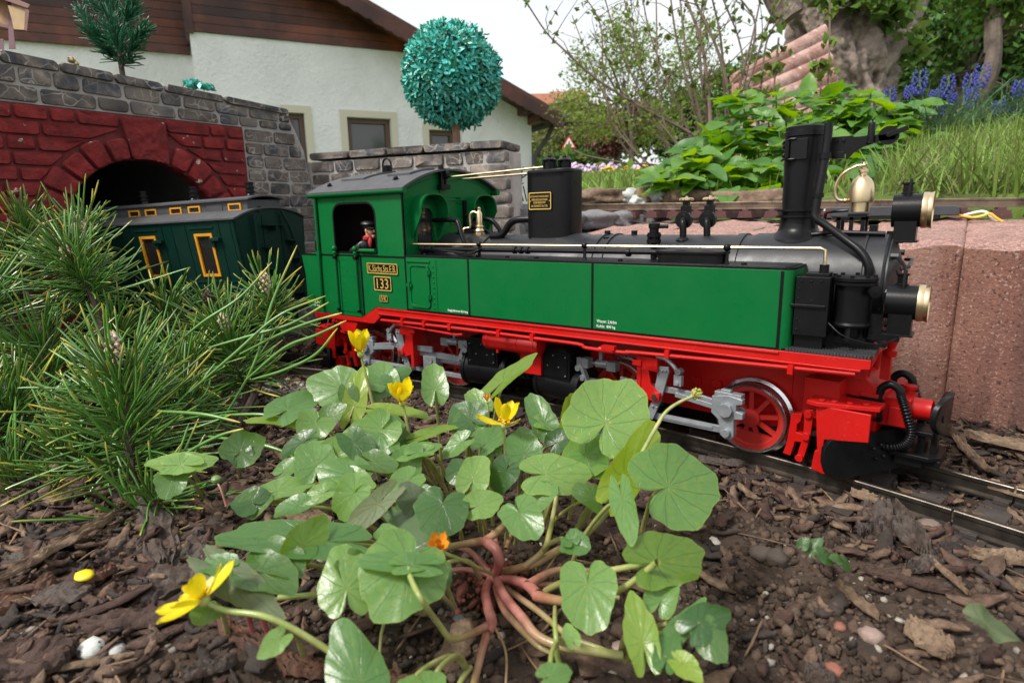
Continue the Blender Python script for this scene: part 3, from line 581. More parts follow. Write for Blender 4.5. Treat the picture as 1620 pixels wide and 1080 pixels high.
# --- bogies
def bogie(T, front):
    B = lambda: MB(T)
    mb = B(); mb.box(-166, -50, -17, 17, 14, 50); mb.box(-160, -60, -17.6, -16.6, 18, 48); mb.box(-52, -36, -26, 26, 22, 46); mb.box(-210, -166, -24, 24, 20, 40)
    mb.box(-42, -34, -34, 34, 22, 36)
    mb.prism([(-60, 50), (-30, 48), (-20, 40), (-20, 36), (-60, 40)], -14, 14)
    for x in (-150, -112, -100): mb.box(x-3, x+3, -19, -17, 30, 34); mb.cyl((x, -20.5, 26), (x, -16, 26), 2.4, n_=10)
    mb.build('bogie_frame', RED if front else RED, P_, bev=.35)
    for cx in (-77.5, -158):
        for s_ in (-1, 1):
            y = lambda q: s_*q
            mb = B(); ax = (0, s_, 0)
            mb.lathe([(14.2, 18.8), (20.8, 18.8), (21.2, 19.4), (20.8, 20.6), (19.2, 21.4), (18.8, 26), (18.4, 26.4), (17.3, 26.3), (17.1, 25.4), (15.4, 25.2)], (cx, 0, 19), ax, 56, ring=True); wt = None
            base = B()
            base.lathe([(14.2, 21), (14.2, 25), (15, 25.6), (17.2, 25.6), (17.2, 21)], (cx, 0, 19), ax, 40, ring=True); base.lathe([(5, 22), (5, 26), (3, 26.4), (.01, 26.4)], (cx, 0, 19), ax, 20)
            for k_ in range(9):
                a = 2*math.pi*k_/9+.2; d = np.array([math.cos(a), 0, math.sin(a)]); base.bar(np.array([cx, s_*23.6, 19])+d*4, np.array([cx, s_*23.6, 19])+d*15.4, 2.3, 2.0, up=(0, 1, 0))
            cw = circ((cx, 19), 15.2, 10, 205, 345)+[(cx+12.5, 19-8)]; base.prism([(cx-13.8, 12.6)]+circ((cx, 19), 15.2, 12, 205, 335), min(s_*22, s_*25), max(s_*22, s_*25))
            wh = base.build('wheel', [WRED], P_, ang=35); mb.build('tyre', STEEL, wh)
    for s_ in (-1, 1):
        Y = lambda a: s_*a
        yy = lambda a, b: sorted((s_*a, s_*b))
        # cylinders
        mb = B(); mb.lathe([(.01, 0), (9, .4), (12.4, 1), (12.8, 4), (11.8, 4.4), (11.8, 34), (12.8, 34.4), (12.8, 37), (9, 38), (4, 38.5), (4, 40), (.01, 40)], (-213, s_*35, 20), (1, 0, 0), 32)
        a, b = yy(46.5, 24); mb.box(-207, -182, a, b, 24, 43); mb.box(-205, -184, a-.01 if s_ < 0 else a, b, 43, 44.4)
        mb.cyl((-182, s_*37, 36.6), (-177, s_*37, 36.6), 4, n_=14); mb.cyl((-177, s_*37, 36.6), (-173, s_*37, 36.6), 2.6, n_=10)
        a, b = yy(46.8, 45); mb.prism(rrect(-205.4, -183.6, 26, 41.4, 1.5), a-.3, b+.3)
        cb = mb.build('cylinder', BLACK, P_, bev=.3)
        mb = B()
        for x, z in ((-204, 40), (-184.8, 40), (-204, 28), (-184.8, 28), (-194.5, 40), (-204, 34), (-190, 33), (-199, 33)): mb.sph((x, s_*47.3, z), .55, 6)
        mb.build('bolts', SILVER, cb)['kind'] = 'stuff'
        # slide bars, rods
        mb = B(); mb.tube([(-175, s_*37, 36.6), (-160, s_*37, 37.2)], 1.2, 8); mb.box(-180, -171.5, *yy(42, 36), 34, 40); mb.bar((-177, s_*41.5, 37), (-171.5, s_*41.5, 25), 2, 3.6, up=(0, 1, 0)); mb.cyl((-178, s_*44, 33.6), (-178, s_*40, 33.6), 2, n_=10); mb.cyl((-174.6, s_*44, 28), (-174.6, s_*40, 28), 2, n_=10)
        mb.cyl((-168, s_*37, 37), (-160, s_*37, 37.4), 2.6, n_=12); mb.box(-166, -164, s_*37-1, s_*37+1, 39, 44.6); mb.box(-160, -153.5, *yy(39, 34), 34, 39.6); mb.build('valve_gear', SILVER, P_, bev=.2)
        mb = B(); mb.bar((-174, s_*38, 25), (-126, s_*38, 27), 3.4, 4, up=(0, 0, 1)); mb.bar((-174, s_*38, 12), (-128, s_*38, 14), 3, 3); mb.cyl((-174, s_*35, 21), (-146, s_*35, 21.6), 1.9, n_=10); mb.box(-150, -138, *yy(41, 33), 14, 25); mb.cyl((-144, s_*42, 22), (-144, s_*40, 22), 3, n_=12); mb.build('slide_bar', SILVER, P_, bev=.2)
        mb = B(); mb.prism([(-148, 28.6), (-148, 33), (-104, 32.4), (-90, 30.6), (-88, 30), (-88, 27), (-92, 26.6), (-108, 29.4)], *yy(42.4, 40.4)); mb.bar((-112, s_*43.2, 29.4), (-89, s_*43.2, 27), .4, 2.6, up=(0, 0, 1)); mb.build('connecting_rod', SILVER, P_, bev=.25)
        mb = B(); mb.bar((-128, s_*41.6, 14.2), (-82, s_*41.6, 15.4), 2, 3.6, up=(0, 0, 1)); mb.cyl((-127, s_*43.4, 14.2), (-127, s_*40, 14.2), 2.4, n_=12); mb.bar((-120, s_*42.9, 14.6), (-90, s_*42.9, 15.4), .5, 1.6); mb.build('side_rod', SILVER, P_, bev=.2)
        mb = B(); mb.prism([(-91, 33), (-82, 34.6), (-75, 33.6), (-75, 31), (-78, 30.4), (-78, 27), (-74.5, 26.4), (-74.5, 23.4), (-79, 22.6), (-78.4, 14), (-79.6, 11.6), (-83, 11.2), (-85.6, 13), (-87, 21), (-91, 24)], *yy(43.6, 40)); mb.cyl((-83, s_*46, 27), (-83, s_*43, 27), 3.8, n_=8); mb.cyl((-82, s_*46, 15), (-82, s_*43, 15), 2.2, n_=10); mb.cyl((-82, s_*40, 22), (-82, s_*26, 22), 2.5, n_=10)
        mb.box(-90, -76, *yy(42.8, 38), 33.4, 35.6); mb.box(-87, -82, *yy(42, 39), 35, 37); mb.build('crank_head', SILVER, P_, bev=.25)
        mb = B(); mb.prism([(-121.6, 44), (-116, 44.4), (-115.4, 42), (-120, 24), (-124.6, 12.6), (-127.6, 12.8), (-129, 15), (-125.4, 23)], *yy(44.6, 43.2))
        for x, z in ((-119.5, 42), (-117.4, 42), (-124.4, 20.6), (-121.8, 20.6)): mb.sph((x, s_*44.9, z), .8, 8)
        mb.tube(cat([(-124, s_*43, 48.6), (-118, s_*44, 48.4), (-112.6, s_*44.5, 45.4), (-110, s_*44.5, 41.4)], 4), 1.2, 8); mb.box(-112, -107.6, *yy(45.6, 42.6), 35, 41); mb.cyl((-109.6, s_*46.2, 43), (-109.6, s_*42, 43), 1.8, n_=12); mb.cyl((-110, s_*46.2, 36.6), (-110, s_*42, 36.6), 1.3, n_=10); mb.build('eccentric_link', SILVER, P_, bev=.2)
        mb = B(); mb.box(-134, -131.4, *yy(47, 30), 17, 48); mb.box(-134.5, -121.5, *yy(46.6, 38), 41, 48.6); mb.box(-136.6, -131, *yy(47.8, 44), 43, 46.2); mb.cyl((-126.6, s_*46.8, 45.6), (-126.6, s_*30, 45.6), 2.8, n_=12)
        mb.prism([(-131.4, 41), (-127, 41), (-125.6, 34), (-122, 30), (-119.6, 29.4), (-119, 26), (-121, 24), (-125, 24), (-131.4, 26.4)], *yy(46.4, 44.6)); mb.cyl((-122, s_*47.6, 27), (-122, s_*44, 27), 2.9, n_=14); mb.build('motion_bracket', RED, P_, bev=.3)
        mb = B(); mb.cyl((-122, s_*48.2, 27), (-122, s_*47.4, 27), 1.9, n_=6); mb.build('bolts', STEEL, P_)
        # brake
        mb = B(); mb.prism([(-56, 27), (-51, 28), (-51.4, 24), (-53, 22), (-53, 18), (-48, 17.2), (-48, 13.6), (-53.4, 13), (-53.6, 11), (-55, 5), (-58.6, 5.4), (-57, 12), (-56.4, 20)], *yy(29, 24)); mb.prism([(-49.6, 30.6), (-46, 31.4), (-41.4, 30.6), (-40.4, 28.6), (-42, 27.2), (-45.4, 27.6), (-46, 17), (-48.6, 0+3.6), (-51.6, 3.6), (-51, 8), (-49.2, 18)], *yy(30.6, 29))
        for x, z in ((-47.6, 29), (-47.8, 17.6), (-50, 5.8)): mb.cyl((x, s_*32, z), (x, s_*29, z), 1.9, n_=12)
        mb.build('brake_hanger', RED, P_, bev=.2)
        # front buffer beam corner
        mb = B(); mb.prism([(-43, 36), (-40.6, 12), (-38.6, 12), (-38, 20), (-20, 23), (-20, 36)], *yy(36.6, 35)); mb.prism([(-46, s_*20), (-47, s_*37.2), (-42, s_*38.6), (-18, s_*30), (-18, s_*20)], 36, 38, 'xy')
        for x, y in ((-41, 35), (-36, 33.5), (-30, 31.4), (-24, 29)): mb.cyl((x, s_*y, 38), (x, s_*y, 39), 1.4, n_=8)
        mb.prism([(-43, 11.8), (-37, 12.6), (-36, 7), (-38, 0.8), (-44, 2.2), (-43.6, 7)], *yy(32, 28)); mb.build('buffer_beam', RED, P_, bev=.25)
        # plough
        th = lambda x, y: (x, s_*y)
        mb = B(); a = [(-33, 38.5), (-10, 2)]; V = []
        for (x, y), (dx, dy) in ((a[0], (0, 0)), (a[1], (0, 0))):
            pass
        V = [(-35, s_*40, 5), (-36.5, s_*40.6, 10), (-36.5, s_*40.6, 17), (-34.6, s_*39, 21), (-13, s_*6, 23), (-11, 0*s_, 22), (-8, 0, 3.4), (-31, s_*37.4, 1.6)]
        V2 = [(x-1.8, y*.97, z) for x, y, z in V]; k_ = len(V); F = [tuple(range(k_)), tuple(range(k_, 2*k_))[::-1]]+[(i, (i+1) % k_, k_+(i+1) % k_, k_+i) for i in range(k_)]
        mb.add(V+V2, F)
        for x, y, z in ((-20.5, 19.4, 14.6), (-18.4, 15.8, 16), (-19.6, 18.4, 9.6), (-17.2, 14.6, 10.4)): mb.sph((x, s_*y, z), 1.15, 6)
        mb.build('snow_plough', BLACK, P_, bev=.3)
        # hose
        mb = B(); y0 = s_*13; mb.tube(cat([(-22, y0, 28), (-22, y0, 38), (-21.4, y0, 43), (-18, y0, 45.4), (-14.4, y0, 43.6), (-13.2, y0, 40)], 5), 1.9, 10); mb.box(-30, -20, y0-2.3, y0+2.3, 35.2, 38.2); mb.box(-30, -20, y0-2, y0+2, 26.6, 29.2); hb = mb.build('hose_pipe', BLACK, P_, bev=.15)
        P = cat([(-13.6, y0, 41), (-12, y0, 37), (-9.6, y0, 30), (-7.8, y0, 24), (-9, y0, 18.6), (-13, y0, 15.6), (-20, y0, 14.2), (-24, y0*1.1, 13.6)], 14); mb = B(); mb.tube(P, [2.1 if i % 3 else 1.45 for i in range(len(P))], 10); mb.build('brake_hose', BLACK, hb, ang=80)
    mb = B(); mb.tube([(-30, -9, 46), (-28, -9, 60), (-26, -9, 63)], 2, 8); mb.box(-33, -28, -16, -11, 46, 56); mb.box(-24, -20, -8, -4, 46, 60); mb.lathe([(2.4, 0), (2.8, 3), (1.6, 4), (2.8, 8), (2.4, 10)], (-20, -10, 58), n_=10); mb.tube([(-30, 10, 46), (-28, 10, 62)], 2, 8); mb.build('frame_stay', RED, P_, bev=.2)
    mb = B(); mb.box(-22, -10, -9, 9, 24, 38); mb.box(-30, -22, -15, 15, 20, 40); mb.lathe([(5.2, 0), (5.2, 12), (5, 12.4), (5, 15.6), (3, 16)], (-18, 0, 32.5), (1, 0, 0), 24); mb.lathe([(2, 0), (2, 3), (3, 3.2), (3, 5)], (-13, 5, 37), n_=10); mb.box(-18, -10, -11, -9, 25, 34); mb.build('drawgear', RED, P_, bev=.25)
    mb = B(); mb.prism([(3, 30.5), (-3, 35), (3, 41)] , -2, 2) if 0 else None
    mb.lathe([(3.4, 0), (3.4, 2), (7, 5), (7, 5.6)], (-2.6, 0, 32.5), (1, 0, 0), 12, sy=.7); mb.prism([(-14, 30), (-13, 32.5), (-11, 34.2)] , 0, 1) if 0 else None
    # curved coupler plate
    V = []; 
    for x, kx in ((3.0, 1), (5.4, 1)):
        for t in np.linspace(0, 2*math.pi, 28, endpoint=False):
            y_ = 14*math.copysign(abs(math.cos(t))**.8, math.cos(t)); z_ = 32.5+9.5*math.copysign(abs(math.sin(t))**.8, math.sin(t)); V.append((x-(y_/14)**2*4.5, y_, z_))
    F = [tuple(range(28))[::-1], tuple(range(28, 56))]+[(i, (i+1) % 28, 28+(i+1) % 28, 28+i) for i in range(28)]; mb.add(V, F); mb.build('coupler', BLACK, P_, bev=.3)
    mb = B(); mb.box(-12, 0, -7.5, 7.5, 21.5, 23.5); mb.box(-14, -3, -10, 10, 6.4, 12); mb.prism([(-16, -12), (0, -12), (4, -8), (4, 8), (0, 12), (-16, 12)], 11, 13, 'xy'); mb.prism([(-6, -9), (4, -9), (4, 9), (-6, 9)], 8, 11.2, 'xy'); mb.box(-6, -3, -6, 6, 12, 22); mb.box(-1, 1.4, -4, 4, 13, 26); mb.build('coupler_hook', BLACK, P_, bev=.3)
WRED = mat('wheel_red', (.42, .012, .008), .5, var=.1, dust=.25)
def rotT(c, deg): return Matrix.Translation(c) @ Matrix.Rotation(math.radians(deg), 4, 'Z') @ Matrix.Translation(-Vector(c))
bogie(rotT((-107, 0, 0), -6.5), True)
bogie(Matrix.Translation((-352, 1, 0)) @ Matrix.Rotation(math.radians(180+7), 4, 'Z') @ Matrix.Translation((107, 0, 0)), False)
# rear details
mb = MB(); mb.lathe([(2, 0), (7, .4), (7, 9), (7.8, 9.2), (7.8, 11.4), (6.6, 11.4)], (-437.6, -30, 91), (-1, 0, 0), 24); mb.build('rear_lamp', BRASS, P_)
# --- driver figure
def skin_body(name, verts, edges, radii, mt, parent, root=0, sub=2):
    me = bpy.data.meshes.new(name); o_ = np.array(ORG[parent.name]) if parent else np.zeros(3)
    me.from_pydata([tuple((np.array(v)-o_)*S) for v in verts], edges, []); ob = bpy.data.objects.new(name, me); col.objects.link(ob)
    sk = ob.modifiers.new('skin', 'SKIN'); 
    if not me.skin_vertices: 
        bpy.context.view_layer.objects.active = ob; 
    sv = me.skin_vertices[0].data if me.skin_vertices else None
    if sv is None:
        b = bmesh.new(); b.from_mesh(me); b.verts.layers.skin.verify(); b.to_mesh(me); b.free(); sv = me.skin_vertices[0].data
    for i, r in enumerate(radii):
        rr = r if isinstance(r, tuple) else (r, r); sv[i].radius = (rr[0]*S, rr[1]*S); sv[i].use_root = (i == root)
    sb = ob.modifiers.new('sub', 'SUBSURF'); sb.levels = sub; sb.render_levels = sub
    dg = bpy.context.evaluated_depsgraph_get(); nm = bpy.data.meshes.new_from_object(ob.evaluated_get(dg)); ob.modifiers.clear(); ob.data = nm
    for q in (mt if isinstance(mt, list) else [mt]): nm.materials.append(q)
    nm.shade_smooth(); ob.parent = parent
    if parent: ORG[ob.name] = tuple(o_)
    return ob
JACK = mat('black_jacket', (.012, .012, .014), .35); SKIN = mat('skin', (.55, .27, .17), .55, var=.15, vs=300); SCARF = mat('red_scarf', (.4, .02, .02), .6)
fx, fy = -372, -36.5
dr = thing('person', 'small driver figure in black jacket, cap and red scarf behind the cab window', 'figure', (fx, fy, 63.5))
vs_ = [(fx, fy+6, 88), (fx+1, fy+4, 98), (fx+3, fy+1, 106), (fx+6, fy-1, 111), (fx+8.5, fy-2, 115), (fx+9.5, fy-2, 119), (fx+3, fy-7, 106), (fx-6, fy-9, 101), (fx-1, fy-12, 103), (fx+6, fy-13, 103.5), (fx+4, fy+9, 106), (fx+4, fy+12, 97), (fx+10, fy+8, 92), (fx-2, fy+6, 76), (fx-3, fy+2, 65), (fx-2, fy+10, 65)]
ed = [(0, 1), (1, 2), (2, 3), (3, 4), (4, 5), (2, 6), (6, 7), (7, 8), (8, 9), (2, 10), (10, 11), (11, 12), (0, 13), (13, 14), (13, 15)]
rd = [(8, 6), (8.5, 6.5), (7.5, 6), 3, 3.8, 4.3, 4, 3.2, 2.6, 2, 4, 3, 2, 6, 3, 3]
bod = skin_body('body', vs_, ed, rd, [JACK, SKIN], dr)
for p in bod.data.polygons:
    c = np.array(p.center)/S+np.array(ORG[dr.name])
    if (c[2] > 112.5 and c[0] > fx+3) or (c[1] < fy-12 and c[0] > fx+3.5): p.material_index = 1
mb = MB(); mb.sph((fx+13.8, fy-2.4, 117.4), 1.15, 8, sc3=(1.4, .8, 1.1)); mb.sph((fx+9.2, fy-6.6, 117.6), 1.1, 8, sc3=(.9, .5, 1.4)); mb.sph((fx+12.6, fy-2.2, 113.6), 1.6, 8); mb.build('face', SKIN, dr)
mb = MB(); mb.sph((fx+12.9, fy-4.2, 119), .45, 6); mb.box(fx+12.4, fx+13.7, fy-4, fy-1, 114.9, 115.3); mb.build('eye', LINE, dr)
mb = MB(); mb.lathe([(4.7, 0), (4.9, 1.2), (5.6, 2), (6.3, 3), (5.4, 4.6), (2.6, 5.6), (.01, 5.8)], (fx+8.4, fy-2, 119.6), (-.18, 0, 1), 18, sx=1.1); mb.build('cap', JACK, dr)
mb = MB(); mb.prism([(fx+11, fy-6.4), (fx+16, fy-5), (fx+17, fy-2), (fx+16, fy+1), (fx+11, fy+2.4)], 119.2, 119.9, 'xy'); mb.build('cap_peak', JACK, dr)
mb = MB(); mb.lathe([(3.6, 0), (5, 1), (5, 3), (3.8, 4)], (fx+6.6, fy-1.6, 110.2), (.3, -.1, 1), 14); mb.sph((fx+10.6, fy-4.4, 109), 2.4, 8, sc3=(.8, .6, 1.8)); mb.build('scarf', SCARF, dr)
# ------------------------------------------------------------------ passenger coach
CY, CP, CRl, CT = .277, .028, .013, .056
CO = (-491.0, -37.5, 0.0); K = .9
def cm():
    cy, sy, c_, s_, cr, sr = math.cos(CY), math.sin(CY), math.cos(CP), math.sin(CP), math.cos(CRl), math.sin(CRl)
    Rz = np.array([[cy, -sy, 0], [sy, cy, 0], [0, 0, 1]]); Ry = np.array([[c_, 0, -s_], [0, 1, 0], [s_, 0, c_]]); Rx = np.array([[1, 0, 0], [0, cr, -sr], [0, sr, cr]])
    R = Rz@Ry@Rx; M_ = Matrix(R.tolist()).to_4x4()
    return Matrix.Translation((CO[0], CO[1], 126.3*(1-K))) @ M_ @ Matrix.Scale(K, 4)
TC = cm(); coach = thing('passenger_coach', 'dark green passenger coach with yellow framed windows entering the red tunnel portal', 'railway coach', (CO[0], CO[1], 0)); Q = coach
ZE, HW, LEN = 129.6, 47.6, 330
def sy(z): return HW-(ZE-z)*math.tan(CT+.045)
B = lambda: MB(TC)
CW = [(-29.3-22.3, -29.3), (-102.5-22.3, -102.5), (-197, -175), (-270, -248)]
for s_ in (-1, 1):
    mb = B(); holes = [[(a, 76.9), (b, 76.9), (b, 117.8), (a, 117.8)] for a, b in CW]; sub = MB(); plate(sub, [(-LEN, 45), (0, 45), (0, ZE), (-LEN, ZE)], holes, 0, 1.6)
    mb.add([(x, s_*(sy(z)-y), z) for x, y, z in sub.v], sub.f)
    for x in (-6, -20, -62, -80, -93, -137, -152, -166): 
        z0, z1 = 47, ZE-1; mb.add([(x, s_*sy(z0), z0), (x+1, s_*sy(z0), z0), (x+1, s_*sy(z1), z1), (x, s_*sy(z1), z1), (x, s_*(sy(z0)+.5), z0), (x+1, s_*(sy(z0)+.5), z0), (x+1, s_*(sy(z1)+.5), z1), (x, s_*(sy(z1)+.5), z1)], [(0, 1, 2, 3), (4, 7, 6, 5), (0, 4, 5, 1), (1, 5, 6, 2), (2, 6, 7, 3), (3, 7, 4, 0)])
    mb.box(-LEN, 0, s_*sy(72)-.6, s_*sy(72)+.8, 71.4, 72.8)
    for a, b in CW: mb.box(a-5, b+3, s_*sy(124)-.6, s_*sy(124)+1, 122.4, 124)
    mb.build('body_side', DGREEN, Q)
for k_, (a, b) in enumerate(CW):
    for s_ in (-1, 1):
        mb = B(); sub = MB(); plate(sub, [(a, 76.9), (b, 76.9), (b, 117.8), (a, 117.8)], [[(a+2.6, 79.5), (b-2.6, 79.5), (b-2.6, 115.2), (a+2.6, 115.2)]], -.8, 1); mb.add([(x, s_*(sy(z)-y), z) for x, y, z in sub.v], sub.f); f_ = mb.build('window_frame', YEL, Q, bev=.15)
        mb = B(); mb.add([(x, s_*(sy(z)-1.2), z) for x, z in ((a, 77), (b, 77), (b, 117.6), (a, 117.6))], [(0, 1, 2, 3)]); mb.build('window_pane', GLASS, f_, fix=False)
    mb = B(); x = b+1; mb.box(x-3, x+9, -sy(113)-3.6, -sy(113)+.5, 110.5, 113.6); mb.box(x-3, x+1, -sy(108)-2.2, -sy(108)+.5, 105, 110.5); mb.build('door_handle', DGREEN, Q, bev=.3)
def crz(y): return ZE+9.5*(1-(abs(y)/HW)**2.2) if abs(y) < HW else ZE
mb = B(); ys = np.linspace(-HW-1.6, HW+1.6, 21); V = []; F = []; k = 21
for x in (-LEN, 2.2):
    for dz in (0, 1.5):
        for y in ys: V.append((x, y, crz(y)+dz-.4))
for i in range(k-1): F += [(i, i+1, 2*k+i+1, 2*k+i), (k+i, k+i+1, 3*k+i+1, 3*k+i), (i, i+1, k+i+1, k+i), (2*k+i, 2*k+i+1, 3*k+i+1, 3*k+i)]
F += [(0, k, 3*k, 2*k), (k-1, 2*k-1, 4*k-1, 3*k-1)]; mb.add(V, F); mb.build('coach_roof', ROOFC, Q)
mb = B(); mb.prism([(-sy(45), 45), (-HW, ZE)]+[(y, crz(y)-.4) for y in np.linspace(-HW+2, HW-2, 17)]+[(HW, ZE), (sy(45), 45)], -1.5, .0, 'yz'); mb2_ = B(); mb2_.prism([(-sy(45), 45), (-HW, ZE)]+[(y, crz(y)-.4) for y in np.linspace(-HW+2, HW-2, 17)]+[(HW, ZE), (sy(45), 45)], -LEN, -LEN+1.5, 'yz'); mb2_.build('end_wall', DGREEN, Q)
for y in (-12, -22, 12): mb.box(0, .7, y-.5, y+.5, 47, 132)
mb.lathe([(3, 0), (3, 1)], (0, -14, 138), (1, 0, 0), 12); mb.build('end_wall', DGREEN, Q)
for z, y0, y1 in ((122, -14, 14), (101, -16, 2), (88, 20, 36), (106, 16, 32), (70, 16, 36), (52, 20, 38), (80, -16, -4)):
    mb = B(); mb.box(0, 7, y0, y1, z, z+1.1); mb.box(0, 6, (y0+y1)/2-1, (y0+y1)/2+1, z-5, z); mb.build('roof_step', DGREEN, Q)
for P in ([(3, -25, 50), (3, -24, 133)], [(3, 12, 136), (5, 20, 118), (5, 38, 60)]):
    mb = B(); mb.tube(P, 1.5, 8); mb.build('end_handrail', DGREEN, Q)
# clerestory
mb = B(); mb.box(-LEN, -6, -22, 22, 135, 147); mb.build('clerestory', ROOFC, Q)
mb = B(); V = []; ys = np.linspace(-24.5, 24.5, 13); F = []; k = 13
for x in (-LEN, -2):
    for dz in (0, 1.4):
        for y in ys: V.append((x, y, 147+3.2*(1-(y/24.5)**2)+dz))
for i in range(k-1): F += [(i, i+1, 2*k+i+1, 2*k+i), (k+i, k+i+1, 3*k+i+1, 3*k+i), (i, i+1, k+i+1, k+i), (2*k+i, 2*k+i+1, 3*k+i+1, 3*k+i)]
F += [(0, k, 3*k, 2*k), (k-1, 2*k-1, 4*k-1, 3*k-1)]; mb.add(V, F); mb.build('clerestory_roof', ROOFC, Q)
for x in (-20, -72, -97, -132, -156, -206, -231):
    mb = B(); sub = MB(); plate(sub, rrect(x-9, x+7, 137.4, 144.6, .6), [rrect(x-7.4, x+5.4, 138.8, 143.2, .4)], -23.2, -21.9); mb.add(sub.v, sub.f); f_ = mb.build('clerestory_window', YEL, Q, bev=.1)
    mb = B(); mb.box(x-8, x+6, -22.3, -21.95, 138, 144); mb.build('window_pane', GLASS, f_)
for x in (-47, -117, -183):
    mb = B(); mb.box(x-10, x+10, -22.6, -21.9, 137.5, 144.5); mb.build('clerestory_panel', ROOFC, Q, bev=.2)
for x in (-21, -96, -168):
    mb = B(); mb.lathe([(6.5, 0), (5.4, 1.4), (4, 2.6), (3.6, 4), (4.6, 4.6), (4.6, 6), (3.4, 6.6), (3.4, 8), (4.4, 8.6), (4.4, 10), (3.4, 10.4), (3.4, 12.6), (4, 13), (4, 14.4), (3.2, 14.6), (3.2, 13.6), (.01, 13.6)], (x, 0, 150.4), n_=18); mb.build('roof_ventilator', BLACK, Q)
mb = B(); mb.box(-LEN, 4, -40, 40, 36, 45); mb.box(-LEN, -20, -18, 18, 20, 36)
for x0 in (-70, -270):
    for dx in (-22, 22):
        for s_ in (-1, 1): mb.lathe([(16, 0), (17.5, 1), (15.5, 2), (15, 7), (4, 7), (3, 9)], (x0+dx, s_*20, 17.5), (0, s_, 0), 24)
    mb.box(x0-36, x0+36, -33, -29, 12, 28); mb.box(x0-36, x0+36, 29, 33, 12, 28)
mb.box(4, 12, -8, 8, 28, 40); mb.tube([(4, -30, 40), (14, -30, 40), (14, -30, 28)], 2, 8); mb.build('underframe', BLACK, Q, bev=.3)
text('lettering', '970-316', 4, (0, 0, 0), Q, WHITE, width=1) if 0 else None
mb = B(); mb.box(-120, -108, -sy(63)-.6, -sy(63)+.3, 60, 64); mb.box(-64, -58, -sy(62)-.6, -sy(62)+.3, 59.6, 64); mb.build('red_patch', RED, Q)
mb = B()
for i in range(3): mb.box(-99+3*i, -97.6+3*i, -sy(60)-.7, -sy(60)+.3, 56, 63)
mb.build('white_marking', WHITE, Q)

# ------------------------------------------------------------------ garden track the train stands on
RC, R0 = (-215.0, 7.5-880.0), 880.0
def track_pt(s_):
    """s_ = arc length from the crown, + to the front; returns (x,y,heading)"""
    if s_ < -272: a = -272/R0; x = RC[0]+R0*math.sin(a); y = RC[1]+R0*math.cos(a); e = s_+272; return x+e*math.cos(-a), y+e*math.sin(-a), -a
    a = s_/R0; return RC[0]+R0*math.sin(a), RC[1]+R0*math.cos(a), -a
RAIL = mat('rail_brass_dark', (.10, .085, .07), .38, .8, var=.35, vs=60, bump=.03, bs=900, c2=(.05, .045, .04), cs=90)
TIE = mat('sleeper_plastic', (.035, .026, .022), .75, var=.3, vs=120, bump=.12, bs=900, dust=.5)
prof = [(-3.1, -8.3), (3.1, -8.3), (3.1, -7.4), (.7, -6.6), (.7, -2.6), (1.35, -2), (1.35, -.35), (1.1, 0), (-1.1, 0), (-1.35, -.35), (-1.35, -2), (-.7, -2.6), (-.7, -6.6), (-3.1, -7.4)]
def sweep(prof, off, s0, s1, st, name, mt, parent, tp, z=0):
    mb = MB(); k = len(prof); V = []; F = []; n_ = 0
    for s_ in np.linspace(s0, s1, int((s1-s0)/st)+2):
        x, y, h = tp(s_)[:3]; zz = z+(tp(s_)[3] if len(tp(s_)) > 3 else 0)
        for a, b in prof: V.append((x-(off+a)*math.sin(h), y+(off+a)*math.cos(h), zz+b))
        n_ += 1
    for i in range(n_-1):
        for j in range(k): F.append((i*k+j, i*k+(j+1) % k, (i+1)*k+(j+1) % k, (i+1)*k+j))
    F += [tuple(range(k))[::-1], tuple(range((n_-1)*k, n_*k))]; mb.add(V, F); return mb.build(name, mt, parent, ang=30)
tr = thing('garden_track', 'dark curved garden railway track under the green locomotive, half sunk in bark', 'railway track', (-215, 0, -10))
sweep(prof, -22.5, -700, 232, 12, 'rail', RAIL, tr, track_pt); sweep(prof, 22.5, -700, 243, 12, 'rail', RAIL, tr, track_pt)
sweep(prof, -22.5, 233, 520, 12, 'rail', RAIL, tr, track_pt); sweep(prof, 22.5, 244, 520, 12, 'rail', RAIL, tr, track_pt)
first = None
for s_ in np.arange(-696, 516, 24.0):
    x, y, h = track_pt(s_)
    if first is None:
        mb = MB(); mb.box(-6.2, 6.2, -44, 44, -14.5, -8.6)
        for yy in (-22.5, 22.5):
            for d in (-4.4, 4.4): mb.box(-3, 3, yy+d-1.4, yy+d+1.4, -8.6, -6.2)
        mb.box(-12, 12, -27, -24.6, -12, -9); mb.box(-12, 12, 24.6, 27, -12, -9); first = mb.build('sleeper', TIE, None, bev=.3); first.parent = tr; ob = first
    else: ob = first.copy(); col.objects.link(ob)
    ob.location = ((x+215)*S, y*S, .010); ob.rotation_euler = (0, 0, h)

